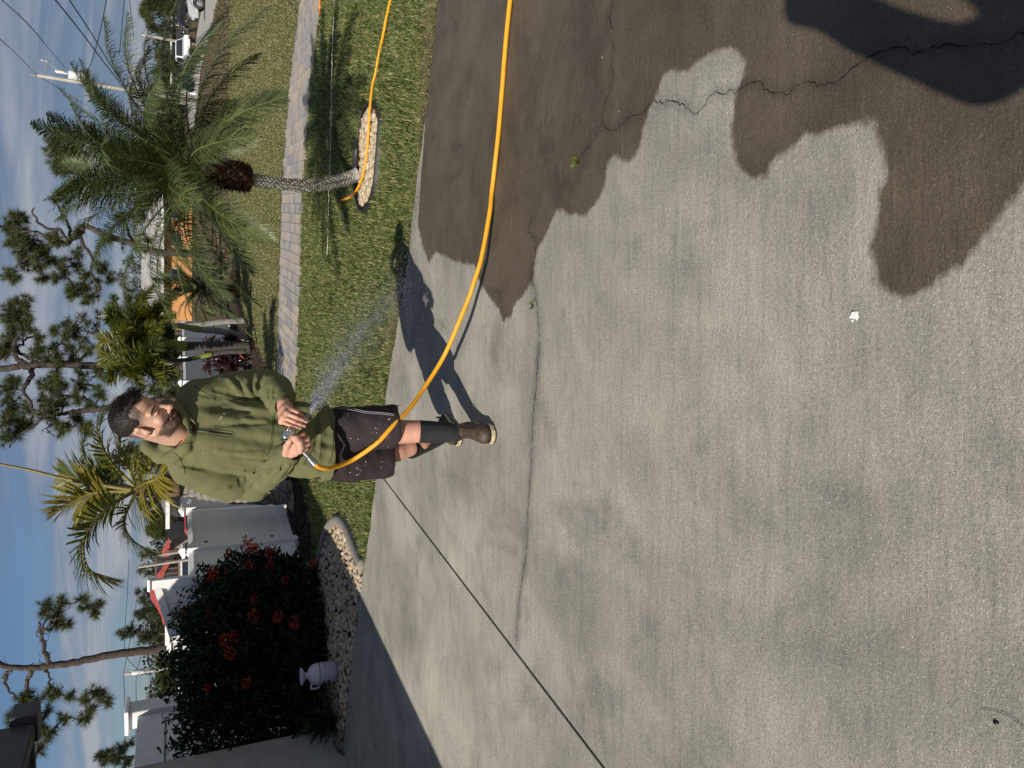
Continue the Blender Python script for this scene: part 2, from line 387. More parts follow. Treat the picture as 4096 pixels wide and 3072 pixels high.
    c = mixc(nt, mth(nt, 'MULTIPLY', dark, .4), c, (.05, .045, .04))
    # darker grime where grass roots meet the slab
    nt.links.new(c, b.inputs['Base Color'])
    nt.links.new(mth(nt, 'ADD', mth(nt, 'MULTIPLY', mth(nt, 'SUBTRACT', 1.0, w), .30), mth(nt, 'MULTIPLY', w, .08)), b.inputs['Specular IOR Level'])
    b.inputs['Specular IOR Level'].default_value = .5
    nt.links.new(mth(nt, 'ADD', mth(nt, 'MULTIPLY', w, .22), .22), b.inputs['Specular IOR Level'])
    nt.links.new(mth(nt, 'SUBTRACT', .92, mth(nt, 'MULTIPLY', w, mth(nt, 'ADD', mth(nt, 'MULTIPLY', mid, .3), .22))), b.inputs['Roughness'])
    hgt = mth(nt, 'ADD', mth(nt, 'MULTIPLY', fine, .6), mth(nt, 'ADD', mth(nt, 'MULTIPLY', grit, .5), mth(nt, 'MULTIPLY', streak, .9)))
    bump(nt, b, hgt, .8, .005); return m
M_conc = concrete_mat()
def r4(L, ox, oy, s): return [(ox + x / s, oy + y / s) for x, y in L]
C1 = r4([(510, -60), (505, 0), (480, 120), (485, 210), (510, 240), (490, 320), (515, 400), (490, 510), (510, 605), (480, 720), (430, 860), (420, 980), (380, 1070), (320, 1170), (230, 1260)], 2200, 0, 2.011)
C2 = r4([(420, 1000), (460, 1050), (530, 1035), (610, 970), (660, 930), (740, 920), (830, 815), (900, 835), (980, 805), (1060, 840), (1140, 905), (1180, 905), (1250, 840), (1290, 760), (1350, 730), (1390, 760), (1440, 735), (1490, 755), (1560, 690), (1600, 665), (1690, 660), (1740, 720), (1800, 740), (1910, 755), (1990, 690), (2070, 655), (2150, 695), (2212, 685)], 2200, 0, 2.011) + r4([(450, 420), (520, 350), (600, 295), (690, 250), (750, 240), (860, 270), (930, 240), (1040, 230), (1160, 240), (1290, 215), (1399, 170), (1480, 150)], 3000, 0, 1.2765)
C3 = [(x * 1.8517, y * 1.8517) for x, y in [(1155, 555), (1148, 600), (1160, 660), (1166, 740), (1160, 790), (1158, 830), (1151, 900), (1148, 1000), (1140, 1100), (1136, 1200), (1121, 1300), (1115, 1385)]]
C4 = [(x * 1.8517, y * 1.8517) for x, y in [(1155, 555), (1160, 520), (1140, 500), (1150, 470)]]
CRK = [[G(*q)[:2] for q in c] for c in (C1, C2, C3, C4)]
drive = thing('driveway', (0, 0, 0), None, None); drive['kind'] = 'structure'; 
def slab(a_lo, a_hi, cell=.036):
    na = int((a_hi - a_lo) / cell) + 2; nb = 290; aa = np.linspace(a_lo, a_hi, na); V = np.zeros((na, nb, 3)); b0 = -3.2
    for i, a in enumerate(aa):
        e = edge_b(a) + .012 * math.sin(a * 5.1) + .008 * math.sin(a * 17.3 + 1)
        bb = b0 + (e - b0) * np.linspace(0, 1, nb); V[i, :, 0] = a * Pd[0] + bb * Dd[0]; V[i, :, 1] = a * Pd[1] + bb * Dd[1]
    X, Y = V[..., 0].ravel(), V[..., 1].ravel()
    sd = distpoly(X, Y, WETG); sd = np.where(inpoly(X, Y, WETG), sd, -sd)
    idx = np.arange(na * nb).reshape(na, nb)
    F = np.stack((idx[:-1, :-1], idx[1:, :-1], idx[1:, 1:], idx[:-1, 1:]), -1).reshape(-1, 4)
    # slab sides
    ring = np.concatenate((idx[:, 0], idx[-1, 1:], idx[-2::-1, -1], idx[0, -2:0:-1])); n0 = na * nb; Vf = V.reshape(-1, 3)
    low = Vf[ring].copy(); low[:, 2] = -.11; n = len(ring); k = np.arange(n)
    F2 = np.stack((ring[(k + 1) % n], ring[k], n0 + k, n0 + (k + 1) % n), -1)
    o = mk('slab', np.vstack((Vf, low)), np.vstack((F, F2)), M_conc, drive)
    set_attr(o, 'wet', np.concatenate((np.clip(sd, -1, 1), np.full(n, -1.))))
    cd_ = np.min([distpoly(X, Y, c, False) * (1.0 if k_ == 2 else 1.6) for k_, c in enumerate(CRK)], 0); set_attr(o, 'crack', np.concatenate((np.minimum(cd_, 1), np.ones(n))))
slab(-7.5, A0 - .009); slab(A0 + .009, 7.0)
# cracks: thin dark ribbons
M_crack = mat('crack_dirt', (.012, .011, .009), 1.0, .3, 40, spec=0)
for pl, wdt in ((C1, .0032), (C2, .0042), (C3, .0045), (C4, .0032)):
    P = []
    for i in range(len(pl) - 1):
        a = G(*pl[i], .004); b = G(*pl[i + 1], .004); n = max(2, int(np.linalg.norm(b - a) / .012))
        for k in range(n): P.append(a + (b - a) * k / n + np.array((rnd.gauss(0, .0035), rnd.gauss(0, .0035), 0)))
    P = np.array(P); t = np.gradient(P, axis=0); nrm = np.stack((-t[:, 1], t[:, 0], 0 * t[:, 0]), 1); nrm /= np.linalg.norm(nrm, axis=1, keepdims=True) + 1e-9
    w = np.array([wdt * rnd.uniform(.15, .95) for _ in P])[:, None]
    V = np.concatenate((P - nrm * w / 2, P + nrm * w / 2)); n = len(P)
    mk('crack', V, [(i, i + 1, n + i + 1, n + i) for i in range(n - 1)], M_crack, drive)
# white splat and small marks on the concrete
M_splat = mat('dried_paint', (.75, .75, .72), .7, .1, 30)
for (x, y, r, nn) in ((3418, 1267, .011, 11), (2407, 230, .004, 3), (2601, 436, .004, 3), (2475, 445, .003, 3)):
    c = G(x, y, .004); mb = MB()
    for k in range(nn):
        q = c + np.array((rnd.gauss(0, r * .6), rnd.gauss(0, r * .6), 0)); rr = r * rnd.uniform(.25, .7); m_ = 9
        mb.add([q + np.array((math.cos(2 * math.pi * j / m_) * rr * rnd.uniform(.6, 1.2), math.sin(2 * math.pi * j / m_) * rr * rnd.uniform(.6, 1.2), .0003 * k)) for j in range(m_)], [tuple(range(m_))])
    mb.to('paint_splat' if nn > 3 else 'paint_fleck', M_splat, drive)

# ---- lawns
walk_near = [G(*p)[:2] for p in [(1310, -420), (1278, 0), (1232, 400), (1204, 796), (1190, 1300), (1176, 1600), (1168, 1800)]]
walk_far = [G(*p)[:2] for p in [(1225, -420), (1194, 0), (1150, 400), (1122, 796), (1111, 1222), (1105, 1537), (1112, 1800)]]
WALK = walk_near + walk_far[::-1]
BED = [G(*p)[:2] for p in [(1474, 412), (1447, 467), (1439, 543), (1420, 586), (1415, 651), (1417, 743), (1426, 803), (1445, 844), (1474, 814), (1496, 732), (1504, 651), (1512, 543), (1515, 461), (1496, 412)]]
CURB = [G(*p)[:2] for p in [(1262, 2300), (1283, 2205), (1305, 2125), (1330, 2090), (1355, 2080), (1380, 2105), (1402, 2155), (1428, 2222), (1449, 2262)]]
ROCK = CURB + [G(*p)[:2] for p in [(1446, 2330), (1428, 2500), (1405, 2700), (1378, 2900), (1350, 3150), (1240, 3150), (1235, 2800), (1240, 2500)]]
FE0, FE1 = np.array((-2.62, 9.98)), np.array((2.62, 28.2))      # foot of the white fence
fd = nv(FE1 - FE0); fn = np.array((fd[1], -fd[0]))
MULCH = [FE0 - fd * .3 + fn * -.1, FE0 - fd * .3 + fn * .75, np.array((-1.35, 10.6)), np.array((-1.0, 11.7)), np.array((-.75, 12.6)), np.array((.15, 13.9)), np.array((1.0, 17.2)), np.array((2.0, 20.3)), np.array((3.4, 22.3)), np.array((4.1, 24.0)), FE1 + fn * .6, FE1 - fn * .1]
def sheet(name, poly, z, m): return struct(name, [(p[0], p[1], z) for p in poly], [tuple(range(len(poly)))], m)
NEARL = [(9.5, 2.0)] + [tuple(p) for p in edge_w[1:]] + [(-9, 10.5), (-6, 12.5)] + [tuple(np.array((-1.2, 13.5)))] + [tuple(p) for p in walk_near[::-1]] + [(9.5, 7.5)]
sheet('lawn', [(10, 1.9), (-9.5, 1.9), (-9.5, 13.5), (10, 13.5)][::-1] and [(-9.5, 1.5), (14, 1.5), (14, 13.2), (-9.5, 13.2)], -.045, M_thatch)
sheet('far_lawn', [(-.5, 13.2), (14, 13.2), (20, 25.5), (15, 26.1), (9, 25.5), (3.0, 26), (1.0, 20)], -.041, M_thatch2)
sheet('mulch_bed', MULCH, -.036, M_mulch)
M_walkbase = mat('paver_sand', (.17, .15, .12), .95, .3, 40)
sheet('walkway_base', [(p[0], p[1]) for p in WALK], -.016, M_walkbase)

# ---- paver walkway
walk = thing('walkway', (0, 0, 0), None, None); walk['kind'] = 'structure'
pav_cols = [(.25, .237, .226), (.31, .265, .215), (.225, .218, .214), (.275, .248, .22), (.20, .197, .20), (.33, .28, .22)]
M_pav = [mat('paver_%s' % n_, c, .85, .18, 9, .3, 120, .003, objr=.08, isl=.0) for n_, c in zip(('grey', 'tan', 'stone', 'buff', 'slate', 'sand'), pav_cols)]
pw, pl_ = .148, .25
pav_me = []
for m_ in M_pav:
    mb = MB(); mb.box((0, 0, 0), (pw - .004, pl_ - .004, .05), bev=.003); V, F, _ = mb.get()
    R2 = np.array([[Pd[0], Pd[1], 0], [Dd[0], Dd[1], 0], [0, 0, 1]]); pav_me.append(meshdata('paver', V @ R2, F, m_))
cells = []
for ia in range(-30, 60):
    for ib in range(30, 75):
        a = ia * pw; b = ib * pl_ + (.5 * pl_ if ia % 2 else 0) * .8
        p = pd(a, b)
        corners = [pd(a + sx * pw * .3, b + sy * pl_ * .3) for sx in (-1, 1) for sy in (-1, 1)]
        if all(inpoly(np.array([q[0]]), np.array([q[1]]), WALK)[0] for q in corners): cells.append((float(np.hypot(*p)), p, ia, ib))
cells.sort(key=lambda c: c[0]); rest = MB(); restm = []
for k, (dist_, p, ia, ib) in enumerate(cells):
    pr = random.Random(ia * 131 + ib * 7); ci = pr.choice([0, 0, 1, 1, 2, 3, 3, 4, 5]); z = -.03 + pr.uniform(-.002, .002)
    if k < 300:
        o = bpy.data.objects.new('paver', pav_me[ci]); COL.objects.link(o); o.parent = walk; o.location = (p[0], p[1], z); o.rotation_euler = (pr.gauss(0, .006), pr.gauss(0, .006), pr.gauss(0, .008))
    else:
        n0 = len(rest.F); rest.box((p[0], p[1], z), (pw - .004, pl_ - .004, .05), ax=R2, bev=.003); restm += [ci] * (len(rest.F) - n0)
if rest.F:
    V, F, _ = rest.get(); o = mk('pavers', V, F, M_pav, walk, mi=restm); o['kind'] = 'stuff'

# ---- road
M_road = mat('road_asphalt', (.30, .285, .26), .9, .12, .8, .2, 60)
RO = [(905, -260), (872, 0), (850, 90), (835, 150), (815, 235), (802, 290), (794, 350), (786, 420), (779, 500), (749, 520), (752, 395), (760, 310), (768, 240), (779, 190), (786, 145), (797, 80), (806, 40), (822, 0), (850, -260)]
sheet('road', [G(x, y, -.05)[:2] for x, y in RO], -.05, M_road)

# ---- grass blades as instanced tufts
def grass_mat(name, c1, c2, dry, dryamt):
    m, nt, b = newmat(name)
    oi = nd(nt, 'ShaderNodeObjectInfo'); gi = nd(nt, 'ShaderNodeNewGeometry')
    f = mth(nt, 'FRACT', mth(nt, 'ADD', oi.outputs['Random'], mth(nt, 'MULTIPLY', gi.outputs['Random Per Island'], .9)))
    c = mixc(nt, f, c1, c2); k = ramp(nt, gi.outputs['Random Per Island'], [(1 - dryamt - .02, 0.), (1 - dryamt, 1.)]); c = mixc(nt, k, c, dry)
    nt.links.new(c, b.inputs['Base Color']); b.inputs['Roughness'].default_value = .5; b.inputs['Specular IOR Level'].default_value = .35
    t = nd(nt, 'ShaderNodeBsdfTranslucent'); nt.links.new(mixc(nt, 1.0, c, (1.3, 1.6, .6), 'MULTIPLY'), t.inputs[0]); mx = nd(nt, 'ShaderNodeMixShader'); mx.inputs[0].default_value = .28
    nt.links.new(b.outputs[0], mx.inputs[1]); nt.links.new(t.outputs[0], mx.inputs[2]); nt.links.new(mx.outputs[0], nt.nodes['Material Output'].inputs[0]); return m
M_gr = grass_mat('grass_green', (.065, .118, .024), (.135, .190, .050), (.33, .29, .13), .15)
M_gf = grass_mat('grass_pale', (.085, .125, .034), (.155, .19, .060), (.28, .24, .13), .25)
M_gb = grass_mat('grass_brown', (.085, .062, .034), (.145, .110, .062), (.20, .16, .10), .25)
def clump(name, n, rad, h, w, m, lean=.5, seed=1):
    r = random.Random(seed); mb = MB()
    for i in range(n):
        a = r.uniform(0, 2 * math.pi); q = rad * math.sqrt(r.random()); c = np.array((q * math.cos(a), q * math.sin(a), -.005))
        a2 = a + r.gauss(0, 1.0); d = np.array((math.cos(a2), math.sin(a2), 0)); s = np.array((-d[1], d[0], 0)); hh = h * r.uniform(.55, 1.15); l = lean * r.uniform(.3, 1.5)
        p1 = c + d * hh * l * .28 + np.array((0, 0, hh * .6)); p2 = c + d * hh * l * .95 + np.array((0, 0, hh * (.98 - .18 * l)))
        ww = w * r.uniform(.7, 1.2) / 2
        mb.add([c - s * ww, c + s * ww, p1 + s * ww * .9, p1 - s * ww * .9, p2], [(0, 1, 2, 3), (3, 2, 4)])
    V, F, _ = mb.get(); return bpy.data.objects.new(name, meshdata(name, V, F, m))
def scatter(name, pts, scl, clumps, label, cat='grass'):
    me = bpy.data.meshes.new(name); me.vertices.add(len(pts)); me.vertices.foreach_set('co', np.asarray(pts, dtype=np.float32).ravel()); me.update()
    o = bpy.data.objects.new(name, me); COL.objects.link(o); tag(o, label, cat, kind='stuff')
    set_attr(o, 'sc', scl); set_attr(o, 'rz', nr.uniform(0, 6.283, len(pts))); set_attr(o, 'pick', nr.randint(0, len(clumps), len(pts)).astype(float))
    ng = bpy.data.node_groups.new(name + '_nodes', 'GeometryNodeTree'); ng.interface.new_socket('Geometry', in_out='INPUT', socket_type='NodeSocketGeometry'); ng.interface.new_socket('Geometry', in_out='OUTPUT', socket_type='NodeSocketGeometry')
    n = ng.nodes; L = ng.links; gi = n.new('NodeGroupInput'); go = n.new('NodeGroupOutput'); inst = n.new('GeometryNodeInstanceOnPoints'); j = n.new('GeometryNodeGeometryToInstance')
    for c in clumps[::-1]:
        oi = n.new('GeometryNodeObjectInfo'); oi.inputs['Object'].default_value = c; L.new(oi.outputs['Geometry'], j.inputs[0])
    def attr(nm):
        a = n.new('GeometryNodeInputNamedAttribute'); a.data_type = 'FLOAT'; a.inputs['Name'].default_value = nm; return a.outputs['Attribute']
    inst.inputs['Pick Instance'].default_value = True
    cb = n.new('ShaderNodeCombineXYZ'); L.new(attr('rz'), cb.inputs[2]); L.new(cb.outputs[0], inst.inputs['Rotation'])
    L.new(attr('sc'), inst.inputs['Scale']); fi = n.new('FunctionNodeFloatToInt'); L.new(attr('pick'), fi.inputs[0]); L.new(fi.outputs[0], inst.inputs['Instance Index'])
    L.new(gi.outputs[0], inst.inputs['Points']); L.new(j.outputs[0], inst.inputs['Instance']); L.new(inst.outputs[0], go.inputs[0])
    mod = o.modifiers.new('scatter', 'NODES'); mod.node_group = ng
    return o
def field(n, x0, x1, y0, y1, keep): 
    X = nr.uniform(x0, x1, n); Y = nr.uniform(y0, y1, n); k = keep(X, Y); return X[k], Y[k]
edge_arr = np.array(edge_w)[::-1]
def ydrive(X): return np.interp(X, edge_arr[:, 0], edge_arr[:, 1])
def near_keep(X, Y):
    k = (Y > ydrive(X) + .004) & ~inpoly(X, Y, WALK) & ~inpoly(X, Y, BED) & ~inpoly(X, Y, ROCK) & ~inpoly(X, Y, MULCH)
    # only inside the picture's view and a margin
    k &= (np.abs(X) < Y * .62 + 1.2) & (Y < np.interp(X, [p[0] for p in walk_near[::-1]], [p[1] for p in walk_near[::-1]]) + .02)
    wall = (X - FE0[0]) * fn[0] + (Y - FE0[1]) * fn[1]; k &= wall > .02
    return k & (distpoly(X, Y, BED) > .05)
X, Y = field(50000, -4.8, 7.4, 3.6, 13.2, near_keep)
keep = nr.uniform(0, 1, len(X)) < np.clip(6.6 / Y, .3, 1) ** 1.1 * np.clip(1.25 + .9 * np.sin(X * 2.3 + 2 * np.sin(Y * 1.7)) * np.sin(Y * 3.1 + X), .35, 1); X, Y = X[keep], Y[keep]
edgef = np.clip(1 - (Y - ydrive(X)) / .5, 0, 1)
gs = nr.uniform(.75, 1.25, len(X)) * (1 + .22 * edgef) * (1 + .12 * np.sin(X * 2.1) * np.cos(Y * 2.7)) * np.interp(Y, [4, 12], [.85, 1.0])
CL = [clump('grass_tuft', 15, .055, .068, .0062, M_gr, .8, s) for s in (1, 2, 3)]
scatter('lawn_grass', np.stack((X, Y, np.full(len(X), -.045)), 1), gs, CL, 'thick green lawn between the driveway and the paver walkway')
print('near grass', len(X))
# dry straw fringe along the driveway edge on the right
X, Y = field(16000, .3, 6.5, 3.3, 6.2, lambda X, Y: (Y > ydrive(X) + .0) & (Y < ydrive(X) + .26 + .1 * np.sin(X * 3)))
M_straw = grass_mat('straw', (.17, .14, .065), (.27, .22, .12), (.33, .28, .17), .2)
CLd = [clump('grass_tuft', 10, .05, .055, .005, M_straw, 1.5, s) for s in (4, 5)]
scatter('dry_grass', np.stack((X, Y, np.full(len(X), -.043)), 1), nr.uniform(.7, 1.3, len(X)), CLd, 'straw coloured dead grass fringing the driveway edge')
def far_keep(X, Y):
    yf = np.interp(X, [p[0] for p in walk_far[::-1]], [p[1] for p in walk_far[::-1]])
    k = (Y > yf + .02) & ~inpoly(X, Y, MULCH) & ~inpoly(X, Y, WALK) & ((X - FE0[0]) * fn[0] + (Y - FE0[1]) * fn[1] > .1) & (np.abs(X) < Y * .6 + 1)
    return k & (Y < 25.7 + 1.2 * np.sin(X * .9) * nr.uniform(0, 1, len(X)))
X, Y = field(90000, -2, 16, 10.5, 27, far_keep)
keep = nr.uniform(0, 1, len(X)) < np.clip(12.5 / Y, .3, 1) ** 1.3; X, Y = X[keep], Y[keep]
CL2 = [clump('grass_tuft', 14, .08, .045, .009, M_gf, .9, s) for s in (6, 7, 8)]
scatter('far_lawn_grass', np.stack((X, Y, np.full(len(X), -.041)), 1), nr.uniform(.8, 1.5, len(X)) * np.interp(Y, [11, 26], [1, 1.6]), CL2, 'pale yellow green lawn beyond the paver walkway')
print('far grass', len(X))
X, Y = field(26000, -2, 24, 25, 62, lambda X, Y: (X > FE1[0] + (Y - FE1[1]) * .1) & (X < Y * .56 + 1) & ~inpoly(X, Y, [G(x, y, -.05)[:2] for x, y in RO]) & (nr.uniform(0, 1, len(X)) < (30 / Y) ** 1.5))
CL3 = [clump('grass_tuft', 12, .2, .06, .02, M_gb, 1.0, s) for s in (9, 10)]
scatter('dry_field_grass', np.stack((X, Y, np.full(len(X), -.06)), 1), nr.uniform(.8, 1.8, len(X)), CL3, 'short brown grass of the open field behind the lawn')
# curly weeds growing up through the crack
M_weed = grass_mat('weed_green', (.10, .15, .03), (.2, .22, .05), (.28, .25, .08), .2)
for (x, y, r, lab) in ((2305, 645, .035, 'small yellow green weed growing out of the crack in the wet concrete'), (2130, 1213, .03, 'small withered weed growing out of the crack in the dry concrete')):
    mb = MB(); c = G(x, y, 0)
    for k in range(9):
        a = rnd.uniform(0, 6.28); d = np.array((math.cos(a), math.sin(a) , 0)); s = np.array((-d[1], d[0], 0)); L_ = r * rnd.uniform(.5, 1.4); b0 = c + s * rnd.gauss(0, .01)
        p1 = b0 + d * L_ * .5 + np.array((0, 0, .014)); p2 = b0 + d * L_ + np.array((0, 0, .006))
        mb.add([b0 - s * .001, b0 + s * .001, p1 + s * .0035, p2, p1 - s * .0035], [(0, 1, 2, 3, 4)])
    solo('weed', mb, M_weed, lab, 'weed')

# ---- palm bed: black plastic edging, mulch and cream pebbles
def ribbon_wall(mb, poly, z0, z1, th, closed=True):
    P = np.array(poly); n = len(P); t = np.roll(P, -1, 0) - np.roll(P, 1, 0); nn = np.stack((t[:, 1], -t[:, 0]), 1); nn /= np.linalg.norm(nn, axis=1, keepdims=True)
    A_, B_ = P - nn * th / 2, P + nn * th / 2; V = [(*p, z0) for p in A_] + [(*p, z1) for p in A_] + [(*p, z1) for p in B_] + [(*p, z0) for p in B_]
    F = []
    for i in range(n if closed else n - 1):
        j = (i + 1) % n
        for k in range(3): F.append((k * n + i, k * n + j, (k + 1) * n + j, (k + 1) * n + i))
    mb.add(V, F)
bed = thing('palm_bed', (2.1, 6.6, -.04), 'narrow lens shaped bed of cream pebbles inside black plastic edging on the lawn', 'flower bed')
M_blk = mat('black_plastic', (.012, .012, .013), .55, .2, 8)
BEDs = spline([*BED, BED[0]], 90)[:-1, :2]
mb = MB(); ribbon_wall(mb, BEDs, -.06, .012, .020); mb.sm = True; mb.to('edging', M_blk, bed)
bc = np.mean(BED, 0); mk('soil', [(*(bc + (p - bc) * .97), -.02) for p in np.array(BED)], [tuple(range(len(BED)))], M_mulch, bed)
def stone_mat(name, cols, wet=0):
    m, nt, b = newmat(name); gi = nd(nt, 'ShaderNodeNewGeometry'); vec = mapping(nt)
    c = ramp(nt, gi.outputs['Random Per Island'], cols); c = mixc(nt, .6, c, mixc(nt, 1.0, c, mth(nt, 'ADD', noise(nt, vec, 30, 3), .4), 'MULTIPLY'))
    nt.links.new(c, b.inputs['Base Color']); b.inputs['Roughness'].default_value = .75; bump(nt, b, noise(nt, vec, 90, 3), .3, .003); return m
M_peb = stone_mat('pebbles_cream', [(0., (.34, .27, .18)), (.3, (.52, .45, .33)), (.55, (.32, .21, .11)), (.75, (.46, .36, .22)), (1., (.58, .53, .42))])
def stones(poly, n, z, smin, smax, excl=None, seed=3):
    r = np.random.RandomState(seed); P = np.array(poly); lo, hi = P.min(0), P.max(0); mb = MB(); c = 0; pts = []
    while c < n:
        X = r.uniform(lo[0], hi[0], 400); Y = r.uniform(lo[1], hi[1], 400); k = inpoly(X, Y, poly) & (distpoly(X, Y, poly) > smax * .5)
        if excl is not None: k &= ~excl(X, Y)
        for x, y in zip(X[k], Y[k]):
            s = r.uniform(smin, smax); a = r.uniform(0, 6.28); R_ = Matrix.Rotation(a, 3, 'Z') @ Matrix.Rotation(r.uniform(-.5, .5), 3, 'X')
            mb.ball((x, y, z + s * .25 + r.uniform(0, .012)), (s * .62, s * r.uniform(.36, .5), s * .33), 6, 4, np.array(R_)); c += 1
            if c >= n: break
    mb.sm = True; return mb
pc = G(1425, 705)[:2]
o = stones([tuple(bc + (p - bc) * .96) for p in np.array(BED)], 900, -.02, .03, .062, lambda X, Y: (np.hypot((X - 2.25) / .42, (Y - 6.93) / .13) < 1)).to('pebbles', M_peb, bed); o['kind'] = 'stuff'

# ---- rock bed on the left with a concrete curb
rock = thing('rock_bed', (-2.5, 8, -.04), 'bed of river stones behind a rounded concrete curb below the flowering bush', 'flower bed')
mk('soil', [(*p, -.026) for p in ROCK], [tuple(range(len(ROCK)))], M_mulch, rock)
o = stones(ROCK, 3400, -.028, .03, .07, lambda X, Y: Y > 9.6 - 0 * X, 5).to('stones', stone_mat('river_stones', [(0., (.25, .20, .15)), (.3, (.42, .35, .26)), (.5, (.36, .23, .11)), (.75, (.36, .30, .22)), (1., (.52, .46, .37))]), rock); o['kind'] = 'stuff'
M_curb = mat('curb_concrete', (.19, .175, .155), .9, .2, 14, .4, 90)
cs = spline(CURB, 60)[:, :2]; t = np.gradient(cs, axis=0); t /= np.linalg.norm(t, axis=1, keepdims=True); nn = np.stack((t[:, 1], -t[:, 0]), 1)
prof = [(-.058, -.06), (-.055, .01), (-.036, .035), (0, .045), (.036, .035), (.055, .01), (.058, -.06)]
V = [(*(cs[i] + nn[i] * o_), z_) for i in range(60) for o_, z_ in prof]
mk('curb', V, [(i * 7 + k, i * 7 + k + 1, (i + 1) * 7 + k + 1, (i + 1) * 7 + k) for i in range(59) for k in range(6)] + [tuple(range(7)), tuple(range(59 * 7, 60 * 7))], M_curb, rock, True)
# mulch chips
mb = MB(); P = np.array(MULCH); c = 0
while c < 2600:
    x, y = nr.uniform(-2.9, 4), 9.6 + 18 * nr.uniform(0, 1) ** 1.6
    if inpoly(np.array([x]), np.array([y]), MULCH)[0]:
        R_ = np.array(Matrix.Rotation(nr.uniform(0, 6.28), 3, 'Z') @ Matrix.Rotation(nr.uniform(-.4, .4), 3, 'X')); s = nr.uniform(.5, 1.3)
        mb.box((x, y, -.028), (.07 * s, .022 * s, .012), R_); c += 1
o = solo('mulch_chips', mb, mat('bark_chips', (.035, .022, .015), .95, .3, 20, isl=.6), 'loose brown bark chips spread at the foot of the white fence', 'mulch', kind='stuff')
# white string lying over the grass
P = spline([G(x, y, .03) for x, y in [(1337, -60), (1332, 120), (1327, 300), (1324, 470), (1320, 640), (1315, 800), (1312, 900), (1308, 1020)]], 120)
P[:, 2] += nr.normal(0, .003, 120); mb = MB(); mb.tube(P, .0032, 5); solo('string', mb, mat('white_string', (.75, .73, .62), .8, .1), 'white string stretched over the lawn next to the walkway', 'string')
